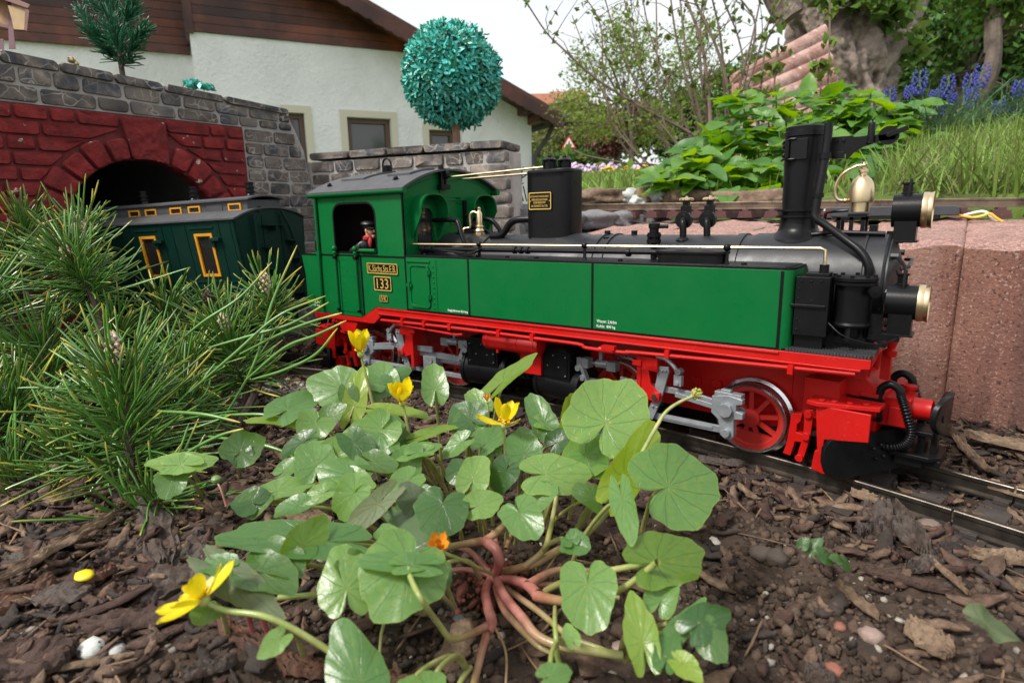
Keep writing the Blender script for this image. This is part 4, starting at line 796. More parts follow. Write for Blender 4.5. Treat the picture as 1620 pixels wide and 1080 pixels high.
# ------------------------------------------------------------------ masonry helpers
def stone_mesh(poly, fr, depth, proud, rr=2.0, jit=.6, rough=.5, seed=0):
    """poly: 2-D outline in a wall plane; fr=(o,u,v,n): origin and axes; returns verts, faces"""
    R = random.Random(seed); k = len(poly); P = []
    for i in range(k):
        p0, p1, p2 = (np.array(poly[(i+j) % k], float) for j in (-1, 0, 1)); a = p0-p1; b = p2-p1; la, lb = np.linalg.norm(a), np.linalg.norm(b)
        if la < 1e-6 or lb < 1e-6: continue
        r = min(rr*R.uniform(.6, 1.5), la*.3, lb*.3); P.append(p1+a/la*r); P.append(p1+b/lb*r)
        if r > 2: P.insert(-1, p1+(a/la+b/lb)*r*.32)
    P = [p+np.array([R.uniform(-jit, jit), R.uniform(-jit, jit)])*.5 for p in P]; c = sum(P)/len(P); k = len(P)
    o, u, v, n_ = [np.array(q, float) for q in fr]
    rings = [(1.0, -depth), (1.0, proud-1.4*rough-1), (None, proud-.3*rough)]
    V = []
    for sc_, d in rings:
        for p in P:
            q = p if sc_ else p+(c-p)/max(1e-6, np.linalg.norm(c-p))*min(.7*rough+.5, np.linalg.norm(c-p)*.4)
            V.append(o+u*q[0]+v*q[1]+n_*(d+(R.uniform(-.5, .5)*rough if sc_ is None else 0)))
    # inner ring for relief
    for p in P: q = p+(c-p)*.55; V.append(o+u*q[0]+v*q[1]+n_*(proud+R.uniform(-.35, .45)*rough))
    V.append(o+u*c[0]+v*c[1]+n_*(proud+R.uniform(-.2, .35)*rough)); F = []
    for j in range(3):
        for i in range(k): F.append((j*k+i, j*k+(i+1) % k, (j+1)*k+(i+1) % k, (j+1)*k+i))
    for i in range(k): F.append((3*k+i, 3*k+(i+1) % k, 4*k))
    return V, F
sid = [0]
def stone(poly, fr, parent, mt, depth=12, proud=0, name='stone', rr=2.0, rough=.5, jit=.6):
    sid[0] += 1; V, F = stone_mesh(poly, fr, depth, proud, rr, jit, rough, sid[0]); mb = MB(); mb.add(V, F); return mb.build(name, mt, parent, ang=50, fix=True)
REDST = mat('red_painted_stone', (.19, .012, .013), .85, var=.45, vs=90, bump=1.1, bs=380, orand=.2, c2=(.50, .42, .33), cs=80, c2pos=(.645, .665), bd=7)
RMORT = mat('red_mortar', (.12, .009, .009), .7, var=.3, bump=.6, bs=400)
GST = mat('grey_marble_stone', (.052, .056, .068), .75, var=.5, vs=70, bump=.6, bs=300, orand=.35, c2=(.19, .155, .125), cs=55, c2pos=(.40, .62), hue=.0)
GST2 = mat('brown_marble_stone', (.15, .125, .105), .75, var=.45, vs=90, bump=.6, bs=300, orand=.3, c2=(.06, .055, .06), cs=45, c2pos=(.45, .65))
def veins(m, sc_=90, st=.5, colr=(.42, .38, .34)):
    t = m.node_tree; N = t.nodes; L = t.links; p = N['Principled BSDF']; src = p.inputs['Base Color'].links[0].from_socket
    T = N.new('ShaderNodeTexCoord'); nz = N.new('ShaderNodeTexNoise'); nz.inputs['Scale'].default_value = 40; mx = N.new('ShaderNodeMix'); mx.data_type = 'RGBA'; mx.inputs[0].default_value = .025
    L.new(T.outputs['Object'], nz.inputs['Vector']); L.new(T.outputs['Object'], mx.inputs[6]); L.new(nz.outputs['Color'], mx.inputs[7])
    v = N.new('ShaderNodeTexVoronoi'); v.feature = 'DISTANCE_TO_EDGE'; v.inputs['Scale'].default_value = sc_; L.new(mx.outputs[2], v.inputs['Vector'])
    r = N.new('ShaderNodeMapRange'); L.new(v.outputs['Distance'], r.inputs[0]); r.inputs[1].default_value = 0; r.inputs[2].default_value = .05; r.inputs[3].default_value = st; r.inputs[4].default_value = 0
    n2 = N.new('ShaderNodeTexNoise'); n2.inputs['Scale'].default_value = 30; L.new(T.outputs['Object'], n2.inputs['Vector']); ml = N.new('ShaderNodeMath'); ml.operation = 'MULTIPLY'; L.new(r.outputs[0], ml.inputs[0]); r2 = N.new('ShaderNodeMapRange'); L.new(n2.outputs[0], r2.inputs[0]); r2.inputs[1].default_value = .42; r2.inputs[2].default_value = .6; L.new(r2.outputs[0], ml.inputs[1])
    m2 = N.new('ShaderNodeMix'); m2.data_type = 'RGBA'; L.new(ml.outputs[0], m2.inputs[0]); L.new(src, m2.inputs[6]); m2.inputs[7].default_value = (*colr, 1); L.new(m2.outputs[2], p.inputs['Base Color'])
veins(GST, 75, .9); veins(GST2, 95, .8, (.5, .45, .4))
MORT = mat('light_mortar', (.36, .34, .32), .85, var=.25, bump=.7, bs=400)

# ------------------------------------------------------------------ red tunnel portal
XP = -645.0; YC, ZC, RI, RO = -77.0, 117.0, 70.0, 92.0
portal = thing('tunnel_portal', 'dark red painted stone tunnel portal with an arch over the dark green coach', 'tunnel portal', (XP, YC, -12))
fr = ((XP, 0, 0), (0, 1, 0), (0, 0, 1), (1, 0, 0))
YL, YR, ZT, ZB = -300.0, 31.0, 227.0, -14.0
mb = MB(); out = [(YL, ZB), (YC-RI, ZB), (YC-RI, ZC)]+[(YC-RI*math.cos(math.radians(a)), ZC+RI*math.sin(math.radians(a))) for a in range(10, 180, 10)]+[(YC+RI, ZC), (YC+RI, ZB), (YR, ZB), (YR, ZT), (YL, ZT)]
sub = MB(); plate(sub, out, [], 0, 14, 'yz'); mb.add([(XP-15+x, y, z) for x, y, z in sub.v], sub.f); mb.build('mortar', RMORT, portal)
nv = 13   # voussoirs, the middle three are crumbled plaster
for i in range(nv):
    a0, a1 = 180*i/nv+.9, 180*(i+1)/nv-.9
    if i in (6,): pass
    ro = RO+((i*37) % 5-2)
    p = [(YC-RI*math.cos(math.radians(a0)), ZC+RI*math.sin(math.radians(a0))), (YC-RI*math.cos(math.radians((a0+a1)/2)), ZC+RI*math.sin(math.radians((a0+a1)/2))), (YC-RI*math.cos(math.radians(a1)), ZC+RI*math.sin(math.radians(a1))), (YC-ro*math.cos(math.radians(a1)), ZC+ro*math.sin(math.radians(a1))), (YC-ro*math.cos(math.radians(a0)), ZC+ro*math.sin(math.radians(a0)))]
    if i in (6, 7): continue
    stone(p[::-1], fr, portal, REDST, depth=14, proud=5, name='arch_stone', rr=3, rough=1.2)
a0, a1 = 180*6/nv, 180*8/nv; arcp = [(YC-RI*math.cos(math.radians(a)), ZC+RI*math.sin(math.radians(a))) for a in np.linspace(a0, a1, 4)]
stone((arcp+[(YC+26, ZT-2), (YC-14, ZT-2)])[::-1], fr, portal, REDST, depth=14, proud=4.4, name='crumbled_keystone', rr=3, rough=.02); kb = bmesh.new(); kb.from_mesh(bpy.data.objects['crumbled_keystone'].data); bmesh.ops.subdivide_edges(kb, edges=kb.edges[:], cuts=7, use_grid_fill=True)
for v_ in kb.verts: v_.co.x += .0014*(mn.noise(v_.co*160)+.6*mn.noise(v_.co*420)-.8*max(0, mn.noise(v_.co*90)))
kb.to_mesh(bpy.data.objects['crumbled_keystone'].data); kb.free()
def cx_at(z, side, r): 
    d = z-ZC; return None if d >= r else YC+side*math.sqrt(max(0, r*r-max(d, 0)**2))
rows = list(np.arange(ZB, ZT-1, 14.2)); rows.append(ZT); R = random.Random(4)
rows = np.linspace(ZB, ZT, 20)
for ri in range(len(rows)-1):
    z0, z1 = rows[ri]+.8, rows[ri+1]-.8
    for side in (-1, 1):
        lim = YL if side < 0 else YR
        c0 = cx_at(z0, side, RO+2.5); c1 = cx_at(z1, side, RO+2.5)
        i0 = c0 if c0 is not None else (YC-15 if side < 0 else YC+27); i1 = c1 if c1 is not None else i0
        if c0 is None: i1 = i0
        if z0 > ZC and c1 is None and c0 is not None: i1 = (YC-15 if side < 0 else YC+27) 
        if z0 > 215 and side > 0: pass
        y = lim; first_ = True
        while (i0-y)*(-side) > 6:
            wd = R.uniform(18, 38)
            if first_: wd = R.uniform(12, 34)
            first_ = False; yn = y-side*wd
            last = (i0-yn)*(-side) < 14
            e0, e1 = (i0, i1) if last else (yn+side*.8, yn+side*.8)
            s0 = y-side*.8
            if last and (s0-e1)*side < 3: e1 = e0
            p = [(s0, z0), (e0, z0), (e1, z1), (s0, z1)] if side > 0 else [(s0, z0), (e0, z0), (e1, z1), (s0, z1)]
            pp = p if side < 0 else p[::-1]
            stone(pp, fr, portal, REDST, depth=12, proud=R.uniform(1.2, 2.4), rr=1.7, rough=1.0)
            if last: break
            y = yn
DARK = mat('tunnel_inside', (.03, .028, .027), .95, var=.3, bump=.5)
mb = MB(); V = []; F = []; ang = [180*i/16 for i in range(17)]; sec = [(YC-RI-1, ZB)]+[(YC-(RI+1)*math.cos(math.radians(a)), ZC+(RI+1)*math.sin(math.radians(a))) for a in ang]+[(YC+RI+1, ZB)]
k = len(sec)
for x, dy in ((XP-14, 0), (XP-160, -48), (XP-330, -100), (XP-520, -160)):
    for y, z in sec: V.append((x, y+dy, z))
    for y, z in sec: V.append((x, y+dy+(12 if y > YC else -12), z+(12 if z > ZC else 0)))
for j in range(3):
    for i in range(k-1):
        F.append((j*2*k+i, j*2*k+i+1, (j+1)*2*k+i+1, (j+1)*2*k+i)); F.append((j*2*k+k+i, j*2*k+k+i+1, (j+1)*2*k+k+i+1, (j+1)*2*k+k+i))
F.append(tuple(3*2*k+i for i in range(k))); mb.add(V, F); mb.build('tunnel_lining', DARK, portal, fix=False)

# ------------------------------------------------------------------ grey stone walls
def coursed(parent, fr, rows, x_of, mts, seed, wmin=20, wmax=46, depth=14, proud=(0, 2), gap=1.0, zf=None, rr=2.2, rough=.6):
    R = random.Random(seed)
    for ri in range(len(rows)-1):
        z0, z1 = rows[ri]+gap/2, rows[ri+1]-gap/2; a, b = x_of((z0+z1)/2); x = a
        while x < b-4:
            xn = x+R.uniform(wmin, wmax)
            if b-xn < wmin*.7: xn = b
            gx = max(gap, 1.6); jz = R.uniform(-.3, .3)*(gap > .2); p = [(x+gx/2, z0+jz), (xn-gx/2, z0-jz), (xn-gx/2+R.uniform(-1.2, 1.2)*(xn < b), z1), (x+gx/2+R.uniform(-1.2, 1.2)*(x > a), z1)]
            if zf: p = [(q, zf(q, z)) for q, z in p]
            stone(p, fr, parent, mts[0] if R.random() < .55 else mts[1], depth=depth, proud=R.uniform(*proud), rr=rr, rough=rough); x = xn
wall1 = thing('stone_wall', 'long grey and brown marbled stone wall with a capping course above the red tunnel portal', 'wall', (XP, 60, -12))
def ztop(y): return 268-(y+172)*(15/261.0)
# upper band above the red
zf = lambda y, t: ZT+1.5+(ztop(y)-ZT-1.5)*t
mb = MB(); mb.add([(XP-60, -320, ZT+.5), (XP-60, 95, ZT+.5), (XP-60, 88, ztop(88)-2), (XP-60, -320, ztop(-320)-2), (XP-4.2, -320, ZT+1), (XP-4.2, 95, ZT+1), (XP-4.2, 88, ztop(88)-2), (XP-4.2, -320, ztop(-320)-2)], [(0, 3, 2, 1), (4, 5, 6, 7), (0, 1, 5, 4), (3, 7, 6, 2), (0, 4, 7, 3), (1, 2, 6, 5)])
mb.prism([(32, ZB), (122, ZB), (116, 150), (108, 208), (89, ztop(88)-2), (32, ztop(88)-1)], XP-50, XP-3.6, 'yz'); mb.build('mortar', MORT, wall1)
coursed(wall1, ((XP-4, 0, 0), (0, 1, 0), (0, 0, 1), (1, 0, 0)), [0, .37, .76], lambda t: (-320, 91+(1-t)*4), (GST, GST2), 11, 20, 44, depth=14, proud=(1, 3), gap=.05, zf=zf, rough=.9)
coursed(wall1, ((XP-2, 0, 0), (0, 1, 0), (0, 0, 1), (1, 0, 0)), [.77, 1.0], lambda t: (-320, 91), (GST, GST), 12, 40, 70, depth=50, proud=(1, 3), gap=.0, zf=zf, rough=.8)
rw = [ZB+i*(ZT-ZB)/17 for i in range(18)]
coursed(wall1, ((XP-3, 0, 0), (0, 1, 0), (0, 0, 1), (1, 0, 0)), rw, lambda z: (33, 118-max(0, z-150)*.20-max(0, z-200)*.35), (GST, GST2), 13, 20, 38, depth=16, proud=(0, 2.5), gap=1.8, rough=.8)
# second wall
d2 = np.array([.966, .257, 0]); n2 = np.array([.257, -.966, 0]); o2 = np.array([XP-2, 112.0, 0])
wall2 = thing('stone_wall', 'lower grey marbled stone wall behind the green cab roof, below the house windows', 'wall', tuple(o2))
ZT2 = 206
def W2(b0, zz): return 262 if zz > 170 else 262+(170-zz)*.12
mb = MB(); mb.add([tuple(o2+d2*a-n2*q+np.array([0, 0, z])) for a, q, z in ((-10, 3.6, -14), (262, 3.6, -14), (257, 3.6, ZT2-11), (-10, 3.6, ZT2-11), (-10, 50, -14), (262, 50, -14), (257, 50, ZT2-11), (-10, 50, ZT2-11))], [(0, 1, 2, 3), (4, 7, 6, 5), (0, 4, 5, 1), (3, 2, 6, 7), (1, 5, 6, 2), (0, 3, 7, 4)]); mb.build('mortar', MORT, wall2)
f2 = (tuple(o2-n2*3), tuple(d2), (0, 0, 1), tuple(n2))
coursed(wall2, f2, [ZT2-10-14.5*i for i in range(15, -1, -1)], lambda z: (0, 259+max(0, 170-z)*.1), (GST2, GST), 21, 22, 44, depth=10, proud=(0, 2.4), gap=2.2, rough=1.0)
coursed(wall2, (tuple(o2-n2*1), tuple(d2), (0, 0, 1), tuple(n2)), [ZT2-9, ZT2], lambda z: (0, 256), (GST2, GST), 22, 34, 60, depth=52, proud=(0, 2.5), gap=1.2, rough=.7)

# ------------------------------------------------------------------ rocks
def rock(name, c, r, mt, parent=None, seed=0, sub=3, amp=.35, R=None, freq=1.6, flat=0):
    b = bmesh.new(); bmesh.ops.create_icosphere(b, subdivisions=sub, radius=1)
    me = bpy.data.meshes.new(name); o_ = np.array(ORG.get(parent.name, (0, 0, 0)) if parent else c, float); c = np.array(c, float)
    for v in b.verts:
        p = v.co.copy(); q = p*freq+Vector((seed*7.3, seed*3.1, seed*1.7)); d = 1+amp*mn.noise(q)+amp*.5*mn.noise(q*2.3)+amp*.25*mn.noise(q*5)
        m_ = max(abs(p.x), abs(p.y), abs(p.z)); bx = p/m_; p2 = p.lerp(bx, flat)*d
        w_ = np.array([p2.x*r[0], p2.y*r[1], p2.z*r[2]]); 
        if R is not None: w_ = R@w_
        v.co = Vector((c+w_-o_)*S)
    b.to_mesh(me); b.free(); me.materials.append(mt); me.shade_smooth()
    ob = bpy.data.objects.new(name, me); col.objects.link(ob)
    if parent: ob.parent = parent
    else: ob.location = tuple(o_*S)
    ORG[ob.name] = tuple(o_); return ob
GROCK = mat('grey_cast_rock', (.20, .19, .195), .8, var=.35, vs=40, bump=2.2, bs=110, c2=(.12, .115, .12), cs=40, bd=8)
BROCK = mat('brown_rock', (.22, .155, .10), .85, var=.5, vs=45, bump=4, bs=90, c2=(.10, .06, .04), cs=38, bd=9)
WROCK = mat('pale_knobbly_rock', (.42, .43, .42), .85, var=.35, vs=40, bump=1.5, bs=100, bd=6)
rw_ = thing('rock_wall', 'grey rough rock retaining wall behind the black steam dome, under the upper track', 'rock wall', (-375, 250, -12))
a_ = np.array([-452., 176.]); b_ = np.array([-336., 344.]); u_ = (b_-a_)/np.linalg.norm(b_-a_); Rz = rot('Z', math.degrees(math.atan2(u_[1], u_[0]))); sd_ = 50
for zc, hh, offs in ((20, 26, 0), (58, 24, .3), (92, 22, 0.1), (119, 17, .45)):
    t = -offs*60
    while t < 245:
        wd = 34+((sd_*13) % 17); c = a_+u_*(t+wd/2)+np.array([u_[1], -u_[0]])*(-8); tl = 8 if t < 90 else 0
        rock('stone', (c[0], c[1], zc+(tl if zc > 50 else 0)), (wd*.56, 24, hh*.62), GROCK, rw_, sd_, 3, .3, Rz, flat=.6); sd_ += 1; t += wd
# pinkish cast palisade wall
PINK = mat('pink_concrete', (.235, .112, .080), .9, var=.22, vs=14, bump=1.0, bs=420, bd=6, c2=(.17, .07, .052), cs=12, orand=.08)
def pores(m, sc_=230, c=(.05, .02, .018)):
    t = m.node_tree; N = t.nodes; L = t.links; p = N['Principled BSDF']; src = p.inputs['Base Color'].links[0].from_socket
    T = N.new('ShaderNodeTexCoord'); nz = N.new('ShaderNodeTexNoise'); nz.inputs['Scale'].default_value = sc_; nz.inputs['Detail'].default_value = 3; L.new(T.outputs['Object'], nz.inputs['Vector'])
    r = N.new('ShaderNodeMapRange'); L.new(nz.outputs[0], r.inputs[0]); r.inputs[1].default_value = .40; r.inputs[2].default_value = .34; r.inputs[3].default_value = 0; r.inputs[4].default_value = .85
    m2 = N.new('ShaderNodeMix'); m2.data_type = 'RGBA'; L.new(r.outputs[0], m2.inputs[0]); L.new(src, m2.inputs[6]); m2.inputs[7].default_value = (*c, 1); L.new(m2.outputs[2], p.inputs['Base Color'])
pores(PINK, 480); pores(PINK, 900, (.11, .045, .035)); pores(PINK, 700, (.40, .27, .22))
PTOP = mat('pink_split_concrete', (.40, .235, .195), .95, var=.3, vs=60, bump=2.2, bs=420, bd=6, c2=(.22, .11, .09), cs=520); pores(PTOP, 260, (.2, .1, .085)); pores(PTOP, 800, (.62, .5, .45))
def stains(m):
    t = m.node_tree; N = t.nodes; L = t.links; p = N['Principled BSDF']; src = p.inputs['Base Color'].links[0].from_socket
    T = N.new('ShaderNodeTexCoord'); mp = N.new('ShaderNodeMapping'); mp.inputs['Scale'].default_value = (38, 38, 3.0); nz = N.new('ShaderNodeTexNoise'); nz.inputs['Detail'].default_value = 6; nz.inputs['Scale'].default_value = 1; L.new(T.outputs['Object'], mp.inputs[0]); L.new(mp.outputs[0], nz.inputs['Vector'])
    for lo, hi, c, f in ((.52, .66, (.07, .035, .03), .6), (.46, .34, (.42, .28, .23), .45)):
        r = N.new('ShaderNodeMapRange'); L.new(nz.outputs[0], r.inputs[0]); r.inputs[1].default_value = lo; r.inputs[2].default_value = hi; r.inputs[4].default_value = f
        m2 = N.new('ShaderNodeMix'); m2.data_type = 'RGBA'; L.new(r.outputs[0], m2.inputs[0]); L.new(src, m2.inputs[6]); m2.inputs[7].default_value = (*c, 1); src = m2.outputs[2]
    L.new(src, p.inputs['Base Color'])
stains(PINK)
pal = thing('palisade_wall', 'row of pinkish red concrete palisade blocks holding up the bank behind the locomotive', 'retaining wall', (0, 100, -12))
def block(x0, x1, seed, yf=101, yb=335):
    nx, nv_ = 13, 19; V = []; F = []; g = 14   # outline in plan with rounded front, swept vertically with a rough split top
    def plan(t): # t 0..1 across the front
        x = x0+(x1-x0)*t; e = min(t, 1-t)*(x1-x0); c_ = 5; return x, yf+1.6*(1-min(1, e/c_))**2-1.2*math.sin(math.pi*t)
    zs = [-16, 15, 40, 65, 85, 97]
    cols = [plan(t) for t in np.concatenate([[0, .02, .05], np.linspace(.12, .88, 8), [.95, .98, 1]])]; k = len(cols)
    for z in zs:
        for x, y in cols: V.append((x, y+.5*mn.noise(Vector((x*.05, z*.05, seed))), z))
    # top: grid going back
    depth = [0, .015, .04, .08, .14, .2, .28, .36, .45, .55, .65, .75, .87, 1]
    for di, d in enumerate(depth):
        for j, (x, y) in enumerate(cols):
            Yv = y+(yb-y)*d; e = min(j, k-1-j)/(k/2); ed_ = 1-(1-min(1, e*1.8))**2
            z = 103.5+8.5*d+ed_*2*(1 if d > .02 else .2)-2+5.5*mn.noise(Vector((x*.028, Yv*.028, seed)))+2.5*mn.noise(Vector((x*.09, Yv*.09, seed)))+(min(d, .06)/.06)*2
            V.append((x, Yv, z))
    nr = len(zs)+len(depth)
    for i in range(nr-1):
        for j in range(k-1): F.append((i*k+j, i*k+j+1, (i+1)*k+j+1, (i+1)*k+j))
    b0 = len(V)
    for (x, _) in (cols[0], cols[-1]): V += [(x, yb, -16)]
    F.append(tuple([i*k for i in range(nr)]+[b0])[::-1]); F.append(tuple([i*k+k-1 for i in range(nr)]+[b0+1]))
    mb = MB(); mb.add(V, F); mb.m = [0]*len(F)
    for i in range(len(F)):
        if len(zs)*(k-1) <= i < (nr-1)*(k-1): mb.m[i] = 1
    ob = mb.build('block', [PINK, PTOP], pal, ang=60); return ob
xs = [-318, -232, -150, -66, 1, 88, 170, 250, 330, 410]
for i in range(len(xs)-1): block(xs[i]+.04, xs[i+1]-.04, i*3.7, yf=101-(2 if i % 2 else 0)-(5 if i == 4 else 0))

# ------------------------------------------------------------------ upper track behind
tr2 = thing('upper_garden_track', 'brown railed garden track on the ledge behind the locomotive, with dark red sleepers', 'railway track', (-100, 355, 120))
def t2(s_): return (s_, 378, 0, 133.6-(s_+0)*.0145+(0 if s_ > -300 else 0))
BRAIL = mat('rail_brown', (.20, .15, .11), .4, .7, var=.3, vs=50, c2=(.10, .07, .055), cs=60)
sweep(prof, -22.5, -520, 560, 40, 'rail', BRAIL, tr2, t2); sweep(prof, 22.5, -520, 560, 40, 'rail', BRAIL, tr2, t2)
TIE2 = mat('red_brown_sleeper', (.07, .022, .022), .6, var=.25, dust=.3); TIE3 = TIE
fs = None
for x in np.arange(-516, 556, 27.0):
    if fs is None:
        mb = MB(); mb.prism([(-8, 0), (8, 0), (6, 7), (3, 7), (3, 9.6), (-3, 9.6), (-3, 7), (-6, 7)], -45, 45); fs = mb.build('sleeper', TIE2, None, bev=.4); fs.parent = tr2; ob = fs
    else: ob = fs.copy(); col.objects.link(ob)
    ob.location = ((x+100)*S, (378-355)*S, (t2(x)[3]-17.5-120)*S)
mb = MB(); p = ONY(1375, 340, 340); q = ONY(1518, 340, 340)
mb.prism([(p[0]-30, 116), (q[0]-14, 116), (q[0]-14, 121.4), (p[0]-30, 121.4)], 322, 340, 'xz'); mb.prism([(p[0]-30, 119), (q[0], 119), (q[0], 126), (q[0]-3, 127.4), (p[0]-30, 128.4)], 316, 346, 'xz'); sw = mb.build('switch_motor', mat('dark_blue_grey_plastic', (.03, .036, .045), .5, dust=.2), None, bev=1, org=(-20, 330, 119)); tag(sw, 'long dark grey plastic point motor box beside the upper rail behind the headlamp', 'point motor')
for nm, c_, dz, lb in (('white_cable', (.75, .75, .72), 0, 'white cable looping over the pink wall beside the upper rail'), ('yellow_cable', (.75, .42, .03), -2.2, 'yellow cable lying behind the white cable by the upper rail')):
    P = [ONY(x, y, 325+dz*2) for x, y in (((1498, 341), (1515, 343), (1535, 338), (1552, 334.5), (1562, 337), (1570, 346), (1577, 352)) if dz == 0 else ((1504, 339), (1520, 341), (1540, 344), (1556, 341), (1566, 338), (1576, 345), (1586, 351)))]
    mb = MB(); mb.tube(cat(P, 6), 1.15, 8); tag(mb.build(nm, mat(nm+'_mat', c_, .35), None, org=tuple(P[0])), lb, 'cable')
# ------------------------------------------------------------------ ground
def gz(x, y):
    """garden bed height in mm"""
    x = np.asarray(x, float); y = np.asarray(y, float)
    z = -13+7*fbm(x, y, 120)+3.5*fbm(x+300, y, 34)
    # keep the track bed low and level
    yt = np.where(x > -487, RC[1]+np.sqrt(np.maximum(1, R0**2-(x-RC[0])**2)), -28-.31*(-487-x)+7.5-14)
    d = np.abs(y-yt); k = ss(75, 40, d); z = z*(1-k)+k*(-11.5+1.2*fbm(x, y, 20))
    z = z+10*ss(55, 95, y-yt)*ss(-60, 20, x)+4*ss(-150, -350, x)*ss(-150, -230, y)
    return z
SOIL = mat('soil', (.066, .043, .030), .95, var=.45, vs=110, bump=1.8, bs=450, bd=8, c2=(.055, .042, .034), cs=140, c2pos=(.42, .66), spec=.25)
def grid(name, x0, x1, y0, y1, st, zf_, mt, extra_rough=0):
    xs_ = np.arange(x0, x1+st, st); ys_ = np.arange(y0, y1+st, st); X_, Y_ = np.meshgrid(xs_, ys_); Z = zf_(X_, Y_)
    if extra_rough: Z = Z+extra_rough*fbm(X_, Y_, 9)+extra_rough*.6*np.abs(vn(X_, Y_, 4.2))
    V = np.stack([X_, Y_, Z], -1).reshape(-1, 3); n_, m_ = len(xs_), len(ys_); i = np.arange((m_-1)*(n_-1)); r = i//(n_-1); c = i % (n_-1); a = r*n_+c
    return arr_obj(name, V, np.stack([a, a+1, a+n_+1, a+n_], -1), mt)
g1 = grid('soil_bed', -760, 420, -700, 98, 2.6, gz, SOIL, 3.0); tag(g1, kind='structure')
XW = lambda x, y: np.where(y > 340, 0, 0)
def far_z(x, y):
    k = ss(-700, -100, x); s_ = .085+.10*k; t = np.maximum(0, y-430)
    z = 106+ss(424, 446, y)*28+s_*np.minimum(t, 1000)+np.maximum(0, t-1000)*(.068+.03*k)*np.where(t > 9000, 0, 1)+np.where(t > 9000, 8000*(.068+.03*k), 0)
    # land falls away towards the house on the left
    dx, dy = x-CAM[0], y-CAM[1]; az = np.degrees(np.arctan2(dx*AX[0]*1+dy*AY[0], dx*AX[1]+dy*AY[1]))
    m_ = ss(2.0, 6.5, az); low = -300*ss(1200, 5000, np.hypot(dx, dy))+100*ss(5000, 1200, np.hypot(dx, dy)); low = np.minimum(low, 100)
    z = low*(1-m_)+z*m_
    return z+6*fbm(x, y, 260)
LAWN = mat('lawn_ground', (.08, .13, .022), .95, var=.5, vs=30, bump=6, bs=120, c2=(.08, .10, .03), cs=8, spec=.2)
# ledge strip between palisade and grass, then a fan of ground out to the horizon
BED = mat('ledge_gravel', (.13, .105, .085), .95, var=.5, vs=200, bump=2, bs=300, bd=8)
g2 = grid('ledge', -760, 900, 330, 445, 6, lambda x, y: 112-.0145*x+3*fbm(x, y, 30)-ss(-480, -560, x)*60, BED); tag(g2, kind='structure')
rad = np.concatenate([np.linspace(420, 1600, 64), np.geomspace(1640, 60000, 90)]); az = np.radians(np.linspace(-62, 62, 180)); A, Rr = np.meshgrid(az, rad)
fx_ = Rr*np.sin(A); fy_ = Rr*np.cos(A); WX = CAM[0]+fx_*AX[0]+fy_*AX[1]; WY = CAM[1]+fx_*AY[0]+fy_*AY[1]
keep = WY > 0
WZ = far_z(WX, WY); Vf = np.stack([WX, WY, WZ], -1).reshape(-1, 3); n_ = 180; i = np.arange((len(rad)-1)*(n_-1)); r = i//(n_-1); c = i % (n_-1); a = r*n_+c
Fq = np.stack([a, a+1, a+n_+1, a+n_], -1); ok = ((WY > 424) | ((WY > 190) & (WX < -470))).reshape(-1)[Fq].all(1); tag(arr_obj('lawn', Vf, Fq[ok], LAWN), kind='structure')
# wide base so that the ground reaches everywhere
mb = MB(); mb.add([(-90000, -90000, -420), (90000, -90000, -420), (90000, 90000, -420), (-90000, 90000, -420)], [(0, 1, 2, 3)]); tag(mb.build('ground', LAWN, fix=False), kind='structure')
mb = MB(); mb.add([(-3000, -3000, -30), (3000, -3000, -30), (3000, 96, -30), (-3000, 96, -30)], [(0, 1, 2, 3)]); tag(mb.build('soil_base', SOIL, fix=False), kind='structure')

# ------------------------------------------------------------------ scattering helper
def ico(sub=1):
    b = bmesh.new(); bmesh.ops.create_icosphere(b, subdivisions=sub, radius=1); V = np.array([v.co[:] for v in b.verts]); F = np.array([[v.index for v in f.verts] for f in b.faces]); b.free(); return V, F
def rots(n_, tilt=1.0):
    yaw = rng.uniform(0, 2*np.pi, n_); tx = rng.normal(0, tilt, n_); ty = rng.normal(0, tilt, n_)
    cy, sy_ = np.cos(yaw), np.sin(yaw); cx, sx = np.cos(tx), np.sin(tx); cz, sz = np.cos(ty), np.sin(ty); Z0 = np.zeros(n_); O1 = np.ones(n_)
    Rz = np.stack([cy, -sy_, Z0, sy_, cy, Z0, Z0, Z0, O1], -1).reshape(-1, 3, 3); Rx = np.stack([O1, Z0, Z0, Z0, cx, -sx, Z0, sx, cx], -1).reshape(-1, 3, 3); Ry = np.stack([cz, Z0, sz, Z0, O1, Z0, -sz, Z0, cz], -1).reshape(-1, 3, 3)
    return Rx@Ry@Rz
def scatter(name, variants, pos, scale, tilt, mt, kind='stuff', parent=None):
    """variants: list of (V,F) unit meshes; pos (n,3); scale (n,3)"""
    n_ = len(pos); vi = rng.integers(0, len(variants), n_); Rm_ = rots(n_, tilt); VV = []; FF = []; RR = []; off = 0
    for k, (V, F) in enumerate(variants):
        idx = np.where(vi == k)[0]
        if not len(idx): continue
        P = V[None]*scale[idx][:, None, :]; P = np.einsum('nij,nkj->nki', Rm_[idx], P)+pos[idx][:, None, :]
        VV.append(P.reshape(-1, 3)); FF.append((F[None]+(np.arange(len(idx))*len(V))[:, None, None]+off).reshape(-1, F.shape[1])); RR.append(np.repeat(rng.random(len(idx)), len(V))); off += len(idx)*len(V)
    ob = arr_obj(name, np.concatenate(VV), np.concatenate(FF), mt, parent, rnd=np.concatenate(RR), smooth=False)
    if kind: ob['kind'] = kind
    return ob
IV, IF = ico(1)
def lump(k, amp=.3):
    V = IV.copy()
    for i, v in enumerate(V): V[i] = v*(1+amp*mn.noise(Vector(v*1.3)+Vector((k*5.1, k*2.3, 0)))*1.6+rng.uniform(-.08, .08))
    return V, IF
LUMPS = [lump(k) for k in range(8)]
